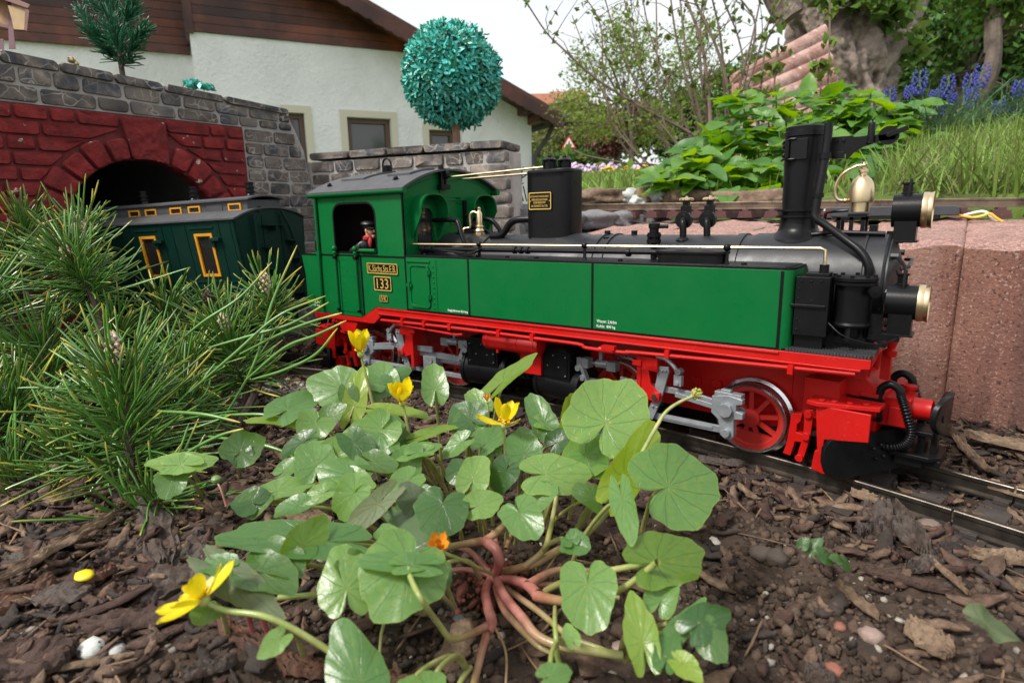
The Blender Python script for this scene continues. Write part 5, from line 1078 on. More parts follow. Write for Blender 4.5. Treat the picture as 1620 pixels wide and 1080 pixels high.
def chip(k):
    """splintered flake of bark: closed slab, 2 x 7 outline, split into quads->tris"""
    r_ = np.random.default_rng(k+100); n_ = 9; t = np.linspace(-1, 1, n_); up = .42*(1-np.abs(t)**3)*r_.uniform(.5, 1.3, n_)+r_.uniform(.02, .14, n_); dn = -(.42*(1-np.abs(t)**3)*r_.uniform(.5, 1.3, n_)+r_.uniform(.02, .14, n_)); bow = r_.uniform(-.25, .25)*t*t
    cur = r_.uniform(-.6, .6)*t*t; V = []
    for j in range(n_):
        for y, z in ((up[j], .5+r_.uniform(-.35, .35)), ((up[j]+dn[j])/2, .75+r_.uniform(-.3, .5)), (dn[j], .5+r_.uniform(-.35, .35)), (dn[j], -.5), (up[j], -.5)): V.append((t[j]+r_.uniform(-.04, .04), y+bow[j], z+cur[j]*2))
    F = []
    for j in range(n_-1):
        for q in range(5): a, b = j*5+q, j*5+(q+1) % 5; F += [(a, b, b+5), (a, b+5, a+5)]
    for q in range(1, 4): F += [(0, q, q+1), ((n_-1)*5, (n_-1)*5+q+1, (n_-1)*5+q)]
    return np.array(V), np.array(F)
CHIPS = [chip(k) for k in range(14)]
def pts(n_, x0, x1, y0, y1): return rng.uniform(x0, x1, n_), rng.uniform(y0, y1, n_)
def on_track(x, y): 
    yt = RC[1]+np.sqrt(np.maximum(1, R0**2-(x-RC[0])**2)); return np.abs(y-yt)
BARKM = mat('bark_chips', (.105, .062, .044), .85, var=.6, vs=260, bump=1.5, bs=500, bd=7, attr=.6, hue=.02, c2=(.13, .085, .06), cs=110, spec=.3)
CLOD = mat('soil_clods', (.078, .052, .037), .95, var=.4, vs=300, bump=.8, bs=900, bd=6, attr=.6, spec=.2, c2=(.06, .045, .035), cs=200)
PEB = mat('pebbles', (.20, .175, .15), .8, var=.3, vs=300, attr=.75, hue=.03, bump=.4, bs=900)
DARKCH = mat('dark_chips', (.035, .024, .019), .85, var=.4, vs=200, bump=.8, bs=600, attr=.5)
# clods
x, y = pts(62000, -330, 230, -330, 60); m_ = on_track(x, y); dd = np.hypot(x-20, y+170); k_ = (m_ > 30) | (rng.random(len(x)) < .3); k_ &= rng.random(len(x)) < .35+.65*ss(-260, -120, x+.3*y); x, y = x[k_], y[k_]
s_ = rng.gamma(1.8, .42, len(x))+.35; s_ = np.minimum(s_, 4.2)
scatter('soil_crumbs', LUMPS, np.stack([x, y, gz(x, y)+s_*.35], -1), np.stack([s_, s_*rng.uniform(.7, 1.1, len(x)), s_*rng.uniform(.5, .9, len(x))], -1), .6, CLOD)
x, y = pts(4200, -520, 260, -330, 95); s_ = rng.gamma(2.0, .36, len(x))+.25; s_ = np.minimum(s_, 2.4)
scatter('pebbles', LUMPS, np.stack([x, y, gz(x, y)+s_*.5], -1), np.stack([s_, s_*.8, s_*.6], -1), .5, PEB)
# gravel patch by the pine
gp = ONZ(440, 625, -12); x = rng.normal(gp[0]+10, 26, 1500); y = rng.normal(gp[1]-4, 13, 1500); s_ = rng.gamma(3.0, .55, len(x))+.5; s_ = np.minimum(s_, 4)
scatter('gravel', LUMPS, np.stack([x, y, gz(x, y)+s_*.6+1], -1), np.stack([s_, s_*.8, s_*.7], -1), .7, mat('pale_gravel', (.36, .31, .27), .8, var=.3, vs=300, attr=.6, hue=.03, bump=.4, bs=900))
# bark: thick on the left, along the track and in front of the palisade
def bark_field(n_, lo, hi, f, nm, mt, gam=1):
    x, y = pts(n_, -640, 330, -330, 98); w_ = f(x, y); k_ = rng.random(n_) < w_; x, y = x[k_], y[k_]; L_ = np.minimum(lo+rng.gamma(1.6, (hi-lo)/4.2, len(x)), hi); w2 = L_*rng.uniform(.28, .9, len(x)); th_ = rng.uniform(.5, 1.8, len(x))
    inn = on_track(x, y) < 27; L_ = np.where(inn, np.minimum(L_, 6), L_); w2 = np.minimum(w2, L_)
    scatter(nm, CHIPS, np.stack([x, y, gz(x, y)+1.2+rng.uniform(0, 2.2, len(x))-inn*1.0], -1), np.stack([L_, w2, th_], -1), .24, mt)
wf = lambda x, y: np.clip(.10+.9*ss(-190, -280, x+.25*(y+180))+.75*ss(75, 45, on_track(x, y))*ss(-140, -60, x)+.9*ss(30, 60, y)*ss(-60, 10, x)+.10*ss(-40, 120, x)-.55*(on_track(x, y) < 27), 0, 1)
bark_field(17000, 2.0, 11.5, wf, 'bark_mulch', BARKM); bark_field(9000, 2, 10, wf, 'dark_bark_mulch', DARKCH)
bark_field(1800, 6, 24, lambda x, y: ss(-200, -300, x+.3*(y+180))*.9+.5*ss(40, 70, y)*ss(-20, 30, x), 'large_bark_mulch', BARKM)
# straws and twiglets
STRAW = mat('dry_straw', (.17, .105, .06), .7, var=.35, vs=200, attr=.5)
TW = [(lambda V, F: (V*np.array([1, 1, 1]), F))(*chip(k+50)) for k in range(4)]
x, y = pts(1500, -600, 320, -330, 96); k_ = rng.random(len(x)) < .25+.7*wf(x, y); x, y = x[k_], y[k_]; k_ = on_track(x, y) > 26; x, y = x[k_], y[k_]; L_ = rng.uniform(4, 15, len(x))
scatter('straw_litter', TW, np.stack([x, y, gz(x, y)+3.2], -1), np.stack([L_, np.full(len(x), .9), np.full(len(x), .35)], -1), .16, STRAW)
# big individual pieces of bark and sticks on the bed
BK = [mat('bark_piece', (.075, .042, .030), .85, var=.5, vs=90, bump=2.2, bs=260, bd=8, c2=(.035, .020, .015), cs=90), mat('grey_bark', (.095, .074, .062), .85, var=.5, vs=100, bump=2.4, bs=260, bd=8, c2=(.045, .028, .02), cs=80), mat('weathered_wood', (.20, .135, .085), .8, var=.35, vs=120, bump=.8, bs=350, c2=(.11, .07, .045), cs=90), mat('reddish_wood', (.13, .058, .032), .8, var=.4, vs=120, bump=.9, bs=350, c2=(.06, .03, .02), cs=120)]
def bark_piece(px0, py0, px1, py1, wpx, th_, mt, label, lift=3, name='bark_piece', cat_='bark', seed=0, curl=.16):
    a = ONZ(px0, py0, -10); b = ONZ(px1, py1, -10); c = (a+b)/2; L_ = np.linalg.norm(b-a)/2; dep = (c-CAM)@C_F; wd = wpx/FPX*dep*1.5/2
    r_ = np.random.default_rng(seed+500); n_ = 34; m_ = 15; V = []; F = []; t = np.linspace(-1, 1, n_); e0 = r_.uniform(.25, 1, n_); wv = np.array([1-.55*abs(q)**4 for q in t])
    up = wv*(1+.25*np.array([mn.noise(Vector((q*3, seed, 0)))+.18*mn.noise(Vector((q*9, seed, 4))) for q in t])*1.6); dn = wv*(1+.25*np.array([mn.noise(Vector((q*3, seed+9, 0)))+.18*mn.noise(Vector((q*9, seed+9, 4))) for q in t])*1.6)
    d = (b-a)/np.linalg.norm(b-a); s2 = np.cross(np.array([0, 0, 1.]), d)
    for side in (1, -1):
        for i in range(n_):
            for j in range(m_):
                v = j/(m_-1)*2-1; q = v*(up[i] if v > 0 else dn[i])*wd; zz = (th_/2*(1-.35*v*v))*side+(side > 0)*th_*(.25*mn.noise(Vector((t[i]*1.6, v*1.6, seed+3)))-.9*abs(mn.noise(Vector((t[i]*1.1+.5*v, v*4.5+.5*mn.noise(Vector((t[i]*4, seed, 0))), seed))))+.12*mn.noise(Vector((t[i]*7, v*12, seed)))+.35*math.floor(2.5*mn.noise(Vector((t[i]*1.7, v*2.2, seed+5))))/2+.3*min(0,mn.noise(Vector((t[i]*5, v*7, seed+9))))*2)+curl*wd*.5*v*v*0-curl*abs(v)**2*wd*.35
                P = c+d*(t[i]*L_*(1+.18*mn.noise(Vector((v*5, seed, i > n_/2)))))+s2*q; gzv = float(gz(P[0], P[1])); base = float(gz(c[0], c[1]))
                V.append((P[0], P[1], max(base, gzv*.5+base*.5)+lift+zz+curl*wd*.3))
    k = n_*m_
    for i in range(n_-1):
        for j in range(m_-1): F.append((i*m_+j, i*m_+j+1, (i+1)*m_+j+1, (i+1)*m_+j)); F.append((k+i*m_+j, k+(i+1)*m_+j, k+(i+1)*m_+j+1, k+i*m_+j+1))
    for i in range(n_-1): F.append((i*m_, (i+1)*m_, k+(i+1)*m_, k+i*m_)); F.append((i*m_+m_-1, k+i*m_+m_-1, k+(i+1)*m_+m_-1, (i+1)*m_+m_-1))
    for j in range(m_-1): F.append((j, k+j, k+j+1, j+1)); F.append(((n_-1)*m_+j, (n_-1)*m_+j+1, k+(n_-1)*m_+j+1, k+(n_-1)*m_+j))
    mb = MB(); mb.add(V, F); ob = mb.build(name, mt, None, ang=50, org=tuple(c)); tag(ob, label, cat_); return ob
bp = bark_piece
bp(236, 770, 262, 900, 34, 3.5, BK[1], 'upright dark grey lumpy bark slab left of the big leaves', 4, seed=1, curl=.05)
bp(345, 830, 235, 960, 46, 3.5, BK[1], 'broad dark grey bark slab lying beside the left leaf clump', 4, seed=2, curl=.05)
bp(0, 945, 182, 838, 16, 3, BK[2], 'long straight weathered stick pointing out of the left edge', 9, 'stick', 'stick', seed=3, curl=.1)
bp(-30, 990, 84, 925, 26, 4, BK[3], 'short brown wood splinter at the left edge below the long stick', 5, 'wood_splinter', 'wood', seed=4)
bp(130, 992, 300, 968, 36, 4, BK[0], 'long reddish brown bark strip lying below the yellow petal', 4, seed=5)
bp(150, 905, 235, 862, 34, 5, BK[0], 'ridged brown bark piece next to the yellow petal', 4, seed=6)
bp(60, 955, 145, 945, 40, 2, BK[1], 'flat purplish grey bark plate left of the yellow petal', 5, seed=7)
bp(0, 905, 75, 875, 44, 2, BK[1], 'flat brown bark flake under the long stick at left edge', 4, seed=8)
bp(125, 940, 185, 915, 18, 4, BK[3], 'small orange brown wood chunk touching the yellow petal', 7, 'wood_chunk', 'wood', seed=9)
bp(-20, 1050, 110, 1040, 60, 5, BK[0], 'wide dark bark piece in the bottom left corner', 4, seed=10)
bp(290, 1070, 375, 1045, 18, 4, BK[1], 'narrow grey bark sliver at the bottom below the left flower', 4, seed=11)
bp(1175, 745, 1105, 738, 12, 3, BK[1], 'thin grey bark sliver beside the rail and the right round leaf', 6, seed=12)
bp(1300, 745, 1225, 705, 14, 3, BK[3], 'small reddish bark piece against the near rail', 5, seed=13)
bp(1375, 855, 1400, 795, 34, 8, BK[1], 'thick crusty grey bark lump in front of the track', 5, seed=14)
bp(1410, 810, 1458, 885, 26, 5, BK[1], 'long grey flaking bark strip pointing away from the track', 6, seed=15)
bp(1345, 795, 1395, 812, 14, 4, BK[2], 'short pale stick end beside the crusty bark lump', 8, 'stick', 'stick', seed=16)
bp(1455, 875, 1530, 945, 6, 2, BK[2], 'thin dry stalk running down from the bark strip at right', 4, 'stalk', 'stalk', seed=17)
bp(1535, 890, 1640, 900, 22, 4, BK[2], 'split pale wood stick at the right edge below the rail', 6, 'stick', 'stick', seed=18)
bp(1540, 780, 1640, 812, 16, 4, BK[2], 'pale round stick lying between the rails at the right edge', 9, 'stick', 'stick', seed=19)
bp(1525, 715, 1640, 745, 16, 5, BK[2], 'pale broken branch behind the far rail at the right edge', 9, 'branch', 'branch', seed=20)
bp(1500, 700, 1560, 760, 10, 3, BK[2], 'short tan splinter behind the black coupler', 8, 'wood_splinter', 'wood', seed=21)
bp(1560, 668, 1640, 690, 10, 3, BK[1], 'thin grey twig lying at the foot of the pink wall', 12, 'twig', 'twig', seed=22, curl=.1)
bp(1440, 990, 1500, 1040, 34, 4, BK[2], 'broad tan bark chip near the lower right corner', 5, seed=23)
bp(1325, 930, 1390, 985, 10, 3, BK[2], 'thin tan wood splinter in the middle of the right soil', 5, 'wood_splinter', 'wood', seed=24)
bp(1285, 1045, 1315, 1075, 28, 4, BK[1], 'pale grey oval wood chip at the bottom right', 5, seed=25)
bp(1165, 1055, 1215, 1090, 28, 4, BK[0], 'dark splintered bark chunk at the bottom right of the plant', 4, seed=26)
bp(350, 985, 425, 1025, 20, 7, BK[3], 'reddish brown root end under the yellow flower stem', 4, 'root_piece', 'root', seed=27)
bp(430, 1030, 510, 1050, 20, 6, BK[3], 'reddish root piece left of the folded leaf at the bottom', 3, 'root_piece', 'root', seed=28)
bp(600, 1062, 680, 1075, 24, 6, BK[3], 'broken tan root piece at the bottom edge under the plant', 3, 'root_piece', 'root', seed=29)
bp(1090, 712, 1130, 700, 10, 3, BK[3], 'small red brown chip beside the near rail by the wheel', 5, seed=30)
bp(1490, 880, 1440, 905, 20, 4, BK[1], 'angular grey bark flake right of the bark strip', 4, seed=31)
bp(1370, 900, 1500, 935, 14, 3, BK[0], 'long dark torn bark shred crossing the right soil', 4, seed=32)
# stones and oddments
for px, py, r_, c_, lb in ((1205, 865, 5, (.075, .056, .043), 'brown rounded soil clod right of the plant'), (1228, 872, 5, (.06, .045, .035), 'dark lumpy clod behind the brown one'), (1345, 795, 4, (.6, .62, .6), 'small white shell piece by the bark lump'), (1130, 848, 3, (.55, .5, .42), 'tiny cream pebble right of the big round leaf'), (145, 1020, 5, (.5, .52, .48), 'small white stone in the lower left bark'), (182, 1022, 3.4, (.4, .38, .36), 'grey white pebble beside the white stone at lower left'), (728, 963, 3, (.08, .085, .09), 'dark blue grey pebble beside the pink stem'), (983, 1005, 3.2, (.34, .25, .22), 'pale pink pebble in front of the upright leaf'), (1322, 1037, 3.0, (.22, .08, .05), 'small orange brick crumb in the right soil'), (1330, 978, 2.2, (.22, .09, .06), 'tiny orange crumb above the other brick crumb'), (1470, 835, 5, (.16, .12, .10), 'flat brown stone beside the near rail'), (1378, 998, 4, (.25, .18, .15), 'beige pebble at the lower right')):
    p = ONZ(px, py, -10); ob = rock('stone', (p[0], p[1], float(gz(p[0], p[1]))+r_*.5), (r_, r_*.9, r_*.65), mat('stone_'+str(px), c_, .8, var=.3, vs=200, bump=.5, bs=600), None, px, 2, .3); tag(ob, lb, 'stone')
p = ONZ(137, 928, -8); ob = rock('fallen_petal', (p[0], p[1], float(gz(p[0], p[1]))+9), (4.2, 3.2, 1.4), mat('petal_spot', (.8, .6, .01), .4), None, 3, 2, .2); tag(ob, 'single yellow petal lying on the bark at lower left', 'petal')
# ------------------------------------------------------------------ lesser celandine in front of the engine
def leaf_mat(name, top, back, vein, rough=.31, glossy=.7, spot=.18, ns=7.0):
    m = bpy.data.materials.new(name); m.use_nodes = True; t = m.node_tree; N = t.nodes; L = t.links; p = N['Principled BSDF']; o = N['Material Output']
    def math_(op, a, b=None, c=None):
        q = N.new('ShaderNodeMath'); q.operation = op
        for i, x in enumerate((a, b, c)):
            if x is None: continue
            if hasattr(x, 'links'): L.new(x, q.inputs[i])
            else: q.inputs[i].default_value = x
        return q.outputs[0]
    def mr(x, a, b, c_, d):
        q = N.new('ShaderNodeMapRange'); L.new(x, q.inputs[0])
        for i, v in enumerate((a, b, c_, d)): q.inputs[i+1].default_value = v
        return q.outputs[0]
    def mix(a, b, f):
        q = N.new('ShaderNodeMix'); q.data_type = 'RGBA'
        for s, v in ((q.inputs[0], f), (q.inputs[6], a), (q.inputs[7], b)):
            if hasattr(v, 'links'): L.new(v, s)
            else: s.default_value = v
        return q.outputs[2]
    T = N.new('ShaderNodeUVMap'); nz0 = N.new('ShaderNodeTexNoise'); nz0.inputs['Scale'].default_value = 3.0; L.new(T.outputs[0], nz0.inputs['Vector'])
    sub = N.new('ShaderNodeVectorMath'); sub.operation = 'MULTIPLY_ADD'; L.new(nz0.outputs['Color'], sub.inputs[0]); sub.inputs[1].default_value = (.10, .10, 0); L.new(T.outputs[0], sub.inputs[2])
    sp = N.new('ShaderNodeSeparateXYZ'); L.new(sub.outputs[0], sp.inputs[0]); u = math_('SUBTRACT', sp.outputs[0], .05); v = math_('SUBTRACT', sp.outputs[1], .05)
    r = math_('SQRT', math_('ADD', math_('MULTIPLY', u, u), math_('MULTIPLY', v, v))); th = math_('ARCTAN2', v, u)
    x = math_('DIVIDE', math_('MULTIPLY', th, math_('ADD', 1.0, math_('MULTIPLY', r, .22))), .62); d = math_('MULTIPLY', math_('MULTIPLY', math_('ABSOLUTE', math_('SUBTRACT', x, math_('ROUND', x))), .62), math_('MAXIMUM', r, .05))
    v1 = mr(d, .002, .011, 1, 0); vo = N.new('ShaderNodeTexVoronoi'); vo.feature = 'DISTANCE_TO_EDGE'; vo.inputs['Scale'].default_value = ns; L.new(sub.outputs[0], vo.inputs['Vector']); v2 = mr(vo.outputs['Distance'], .0, .018, .55, 0)
    ve = math_('MAXIMUM', v1, v2)
    oi = N.new('ShaderNodeObjectInfo'); nz = N.new('ShaderNodeTexNoise'); nz.inputs['Scale'].default_value = 5; nz.inputs['Detail'].default_value = 6; L.new(T.outputs[0], nz.inputs['Vector'])
    geo = N.new('ShaderNodeNewGeometry'); base = mix((*top, 1), (*back, 1), geo.outputs['Backfacing'])
    base = mix(base, (top[0]*1.7+.02, top[1]*1.15, top[2]*.7, 1), mr(nz.outputs[0], .5, .85, 0, .6)); base = mix(base, (*vein, 1), math_('MULTIPLY', ve, .72))
    at = N.new('ShaderNodeAttribute'); at.attribute_name = 'edge'; base = mix(base, (top[0]*1.5+.06, top[1]*1.25+.04, top[2]*.8, 1), mr(at.outputs['Fac'], .965, 1.0, 0, .55)); base = mix(base, (top[0]*1.35+.05, top[1]*1.2+.04, top[2]*1.1, 1), mr(r, .0, .16, .45, 0))
    if spot: base = mix(base, (.06, .05, .02, 1), mr(nz.outputs[0], .70, .74, 0, spot))
    hs = N.new('ShaderNodeHueSaturation'); L.new(base, hs.inputs['Color']); L.new(mr(oi.outputs['Random'], 0, 1, .72, 1.3), hs.inputs['Value']); L.new(mr(oi.outputs['Random'], 0, 1, .515, .48), hs.inputs['Hue']); cur = hs.outputs[0]
    L.new(cur, p.inputs['Base Color']); p.inputs['Roughness'].default_value = rough; p.inputs['Specular IOR Level'].default_value = glossy
    b = N.new('ShaderNodeBump'); b.inputs['Distance'].default_value = .0006; b.inputs['Strength'].default_value = .4; b.invert = True; L.new(math_('ADD', ve, math_('MULTIPLY', nz.outputs[0], .6)), b.inputs['Height']); L.new(b.outputs[0], p.inputs['Normal'])
    tr = N.new('ShaderNodeBsdfTranslucent'); hs2 = N.new('ShaderNodeHueSaturation'); L.new(cur, hs2.inputs['Color']); hs2.inputs['Hue'].default_value = .475; hs2.inputs['Saturation'].default_value = 1.25; hs2.inputs['Value'].default_value = 1.9; L.new(hs2.outputs[0], tr.inputs[0])
    ms = N.new('ShaderNodeMixShader'); ms.inputs[0].default_value = .38; L.new(p.outputs[0], ms.inputs[1]); L.new(tr.outputs[0], ms.inputs[2]); L.new(ms.outputs[0], o.inputs[0]); return m
LG = leaf_mat('celandine_leaf', (.12, .255, .058), (.15, .28, .035), (.04, .11, .03))
LY = leaf_mat('celandine_leaf_bright', (.17, .29, .030), (.15, .24, .03), (.07, .14, .02))
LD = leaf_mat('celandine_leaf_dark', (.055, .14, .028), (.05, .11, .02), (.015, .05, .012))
LB = leaf_mat('serrated_leaf', (.10, .145, .06), (.12, .15, .06), (.04, .07, .025), rough=.6, spot=.6, ns=9)
def stem_mat(name, c0, c1):
    m = mat(name, c0, .33, var=.3, vs=120, c2=(c0[0]*1.2+.05, c0[1]*1.05, c0[2]+.06), cs=60, bump=.15, bs=400); t = m.node_tree; N = t.nodes; L = t.links; p = N['Principled BSDF']; src = p.inputs['Base Color'].links[0].from_socket
    at = N.new('ShaderNodeAttribute'); at.attribute_name = 'pk'; mx = N.new('ShaderNodeMix'); mx.data_type = 'RGBA'; L.new(at.outputs['Fac'], mx.inputs[0]); L.new(src, mx.inputs[6]); T = N.new('ShaderNodeTexCoord'); q = N.new('ShaderNodeTexNoise'); q.inputs['Scale'].default_value = 150; q.inputs['Detail'].default_value = 5; L.new(T.outputs['Object'], q.inputs['Vector']); rr = N.new('ShaderNodeValToRGB'); rr.color_ramp.elements[0].position = .35; rr.color_ramp.elements[1].position = .7; rr.color_ramp.elements[0].color = (*[v*.75 for v in c1], 1); rr.color_ramp.elements[1].color = (c1[0]*1.25, c1[1]*2.1, c1[2]*1.9, 1); L.new(q.outputs[0], rr.inputs[0]); L.new(rr.outputs[0], mx.inputs[7]); L.new(mx.outputs[2], p.inputs['Base Color']); return m
STEM = stem_mat('fleshy_stem', (.24, .31, .08), (.36, .085, .085))
def stem_obj(name, P, r, parent, pk=(1, 0), n_=9):
    P = np.array(P); k = len(P); r = [q*.64 for q in r] if hasattr(r, '__len__') else r*.64; R = np.interp(np.linspace(0, 1, k), np.linspace(0, 1, len(r)), r) if hasattr(r, '__len__') else np.full(k, r); mb = MB(); mb.tube(P, list(R), n_, cap=False)
    A = np.repeat(np.interp(np.linspace(0, 1, k), np.linspace(0, 1, len(pk)), pk), n_); return arr_obj(name, mb.v, mb.f, STEM, parent, extra={'pk': A})
_ra = np.radians([0, 22, 45, 70, 95, 120, 145, 160, 172, 180]); _rr = np.array([1, .93, .85, .81, .79, .77, .68, .54, .32, .04])
_ra2 = _ra; _rr2 = np.array([1, .86, .74, .68, .66, .68, .70, .64, .4, .05])      # more pointed
def leaf(parent, J, T, w, dJ, dT=None, f=.6, mt=None, cup=.25, bend=-.15, wave=.05, root=None, seed=0, pr=1.15, kind=0, arch=10, fold=0, side=0, name='leaf', serr=0, pk=(.25, 0)):
    dT = dJ if dT is None else dT; J3 = PT(*J, dJ); T3 = PT(*T, dT); a = T3-J3; Ln = np.linalg.norm(a); a = a/Ln
    vd = CAM-(J3+T3)/2; vd /= np.linalg.norm(vd); n0 = f*vd+(1-f)*np.array([0, 0, 1.]); N3 = n0-a*(a@n0); N3 /= np.linalg.norm(N3); b = np.cross(N3, a)
    if side: Rm = np.array(Matrix.Rotation(math.radians(side), 3, Vector(a))); N3 = Rm@N3; b = Rm@b
    rg = np.random.default_rng(seed+17); nt_, nr_ = 56, 9; th = np.linspace(-math.pi+.03, math.pi-.03, nt_)
    rr = np.interp(np.abs(th), _ra2 if kind else _ra, _rr2 if kind else _rr); ph = rg.uniform(0, 6, 3); rr = rr*(1+.045*np.sin(th*5+ph[0])+.03*np.abs(np.sin(th*4.5+ph[1]))+.02*np.sin(th*13+ph[2])+(serr*.12*np.abs(np.sin(th*14))))
    q = np.linspace(0.0, 1, nr_)**.9; TT, QQ = np.meshgrid(th, q); RR = QQ*rr[None, :]; A_ = RR*np.cos(TT); B_ = RR*np.sin(TT)
    bs = (w/2/FPX*(dJ+dT)/2)/.80
    Z = cup*B_**2+bend*A_**2+wave*QQ**2*(np.sin(TT*3+ph[0])+.6*np.sin(TT*5+ph[1]))+.012*np.sin(B_*26)*(1-QQ)*0+.02*np.abs(np.sin(TT*7+ph[2]))*QQ-fold*np.abs(B_)*0
    if fold: Bf = B_*math.cos(fold); Z = Z+np.abs(B_)*math.sin(fold)
    else: Bf = B_
    V = J3[None]+a[None]*(A_*Ln).reshape(-1, 1)+b[None]*(Bf*bs).reshape(-1, 1)+N3[None]*(Z*min(Ln, bs)).reshape(-1, 1)
    F = []
    i, j = np.meshgrid(np.arange(nr_-1), np.arange(nt_-1), indexing='ij'); i = i.ravel(); j = j.ravel(); F = np.stack([i*nt_+j, (i+1)*nt_+j, (i+1)*nt_+j+1, i*nt_+j+1], -1)
    ob = arr_obj(name, V, F, mt or LG, parent, uv=np.stack([A_.ravel(), B_.ravel()], -1), extra={'edge': QQ.ravel()})
    # face the right way (top side towards N3)
    if root is not None:
        root = np.array(root, float); mid = (J3*.45+root*.55)+np.array([0, 0, arch])-a*0; c1 = J3-a*min(12, Ln*.3)*(.6)-N3*3
        P = cat([root, mid*.6+root*.4, mid*.55+c1*.45, J3-N3*.3], 7); stem_obj('stem', P, [pr*1.25, pr, pr*.8], ob, pk)
    return ob
RT = ONZ(778, 912, -12)
cel = thing('celandine_plant', 'large clump of heart leaved celandine with pink stems and yellow flowers before the engine', 'plant', tuple(RT))
def rt(px, py, z=-8): p = ONZ(px, py, z); return p
ctr = rt(780, 905)
def L_(J, T, w, dJ, dT=None, f=.6, mt=None, root=None, **k):
    r = ctr+rng.uniform(-6, 6, 3)*np.array([1, 1, .3]) if root is None else (rt(*root) if len(root) == 2 else PT(*root)); leaf(cel, J, T, w, dJ, dT, f, mt, root=r, seed=hash((J, T)) % 9999 if 0 else int(J[0]*7+J[1]*3), **k)
L_((958, 668), (995, 597), 128, 232, 246, .85, LG, root=(860, 800), cup=.12, bend=-.1, wave=.03)
L_((988, 752), (1042, 664), 62, 214, 228, .55, LY, root=(900, 870), side=38, cup=.2, pr=1.7)
L_((1058, 770), (1130, 742), 138, 206, 214, .8, LG, root=(1010, 860), cup=.08, bend=-.12, wave=.02, pr=1.4)
L_((1040, 888), (1114, 868), 92, 176, 184, .62, LY, root=(850, 942), cup=.15, pr=1.7, arch=4)
L_((930, 924), (932, 1001), 92, 172, 162, .85, LG, cup=.1, wave=.02, root=(905, 965))
L_((1016, 1014), (1000, 934), 62, 158, 168, .8, LY, root=(980, 1040), kind=1, cup=.3)
L_((1045, 950), (1060, 908), 50, 168, 172, .7, LG, root=(985, 1035), cup=.4)
L_((1062, 1010), (1115, 945), 40, 160, 166, .6, LG, root=(990, 1035), cup=.3, kind=1)
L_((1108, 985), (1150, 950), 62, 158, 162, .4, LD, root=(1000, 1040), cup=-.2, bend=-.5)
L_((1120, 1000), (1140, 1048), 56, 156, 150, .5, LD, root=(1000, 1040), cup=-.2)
L_((1055, 1040), (1065, 1000), 44, 154, 160, .6, LG, root=(990, 1045), cup=.3)
L_((1080, 1050), (1110, 1075), 40, 150, 146, .5, LY, root=(1000, 1045))
L_((569, 1078), (533, 978), 104, 146, 156, .7, LG, root=(520, 1090), cup=-.25, kind=1, bend=-.15)
L_((645, 893), (590, 972), 138, 168, 158, .75, LG, cup=-.1, bend=-.2, root=(720, 960), pr=1.0, arch=0)
L_((652, 892), (560, 884), 44, 166, 166, .35, LG, cup=.1, root=(720, 960), pr=.9)
L_((648, 892), (702, 884), 40, 166, 170, .35, LG, cup=.2, root=(720, 960), pr=.9)
L_((548, 930), (545, 858), 84, 172, 180, .7, LG, root=(640, 935), cup=-.25)
L_((500, 856), (338, 846), 92, 186, 182, .16, LG, root=(700, 900), cup=.12, bend=-.05, wave=.03, pr=1.5, arch=6)
L_((478, 862), (520, 818), 56, 182, 190, .5, LY, root=(640, 890), side=30)
L_((602, 686), (542, 680), 82, 250, 250, .55, LG, root=(680, 760), cup=-.1, bend=-.2)
L_((602, 680), (560, 718), 66, 251, 246, .6, LG, root=(690, 765))
L_((541, 614), (487, 600), 76, 288, 290, .62, LG, root=(600, 760), cup=.05, bend=-.12)
L_((560, 640), (575, 576), 44, 280, 288, .7, LY, root=(600, 760), kind=1)
L_((550, 622), (556, 650), 30, 281, 279, .8, LD, root=(600, 760))
L_((602, 606), (648, 580), 50, 298, 304, .5, LG, root=(640, 760), cup=-.4, bend=-.3)
L_((606, 600), (592, 570), 48, 300, 308, .6, LG, root=(640, 760))
L_((688, 614), (684, 570), 50, 292, 300, .65, LG, root=(700, 760), cup=.35, kind=1)
L_((797, 602), (846, 558), 54, 286, 296, .45, LY, root=(770, 760), kind=1, side=-25, cup=.2)
L_((860, 668), (836, 618), 50, 262, 270, .7, LG, root=(830, 780), kind=1, cup=.3)
L_((858, 668), (882, 672), 30, 262, 262, .5, LG, root=(830, 780))
L_((829, 716), (820, 674), 56, 240, 248, .82, LG, root=(820, 800), cup=.15)
L_((864, 750), (935, 748), 72, 222, 224, .62, LG, root=(800, 850), cup=-.05, bend=-.15)
L_((927, 722), (955, 682), 70, 234, 242, .6, LG, root=(860, 820), cup=.1)
L_((927, 722), (958, 752), 56, 233, 228, .6, LG, root=(860, 830), cup=.1)
L_((822, 810), (848, 850), 66, 196, 188, .75, LG, root=(800, 865), cup=.05)
L_((757, 800), (794, 786), 50, 204, 206, .6, LG, root=(770, 870)) 
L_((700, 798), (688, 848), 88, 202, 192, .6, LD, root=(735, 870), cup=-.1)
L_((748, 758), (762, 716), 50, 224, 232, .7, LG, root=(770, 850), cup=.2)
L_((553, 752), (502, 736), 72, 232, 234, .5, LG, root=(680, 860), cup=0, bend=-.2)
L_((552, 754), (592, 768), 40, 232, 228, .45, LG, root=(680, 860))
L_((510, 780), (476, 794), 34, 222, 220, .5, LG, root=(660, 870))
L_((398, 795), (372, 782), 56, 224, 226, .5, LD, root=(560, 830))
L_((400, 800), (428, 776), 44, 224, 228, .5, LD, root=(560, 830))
L_((440, 776), (498, 760), 44, 232, 236, .35, LG, root=(620, 830))
L_((500, 736), (492, 692), 66, 240, 248, .7, LG, root=(620, 830), cup=.1)
L_((284, 734), (232, 726), 46, 258, 262, .35, LG, root=(324, 790), cup=.1)
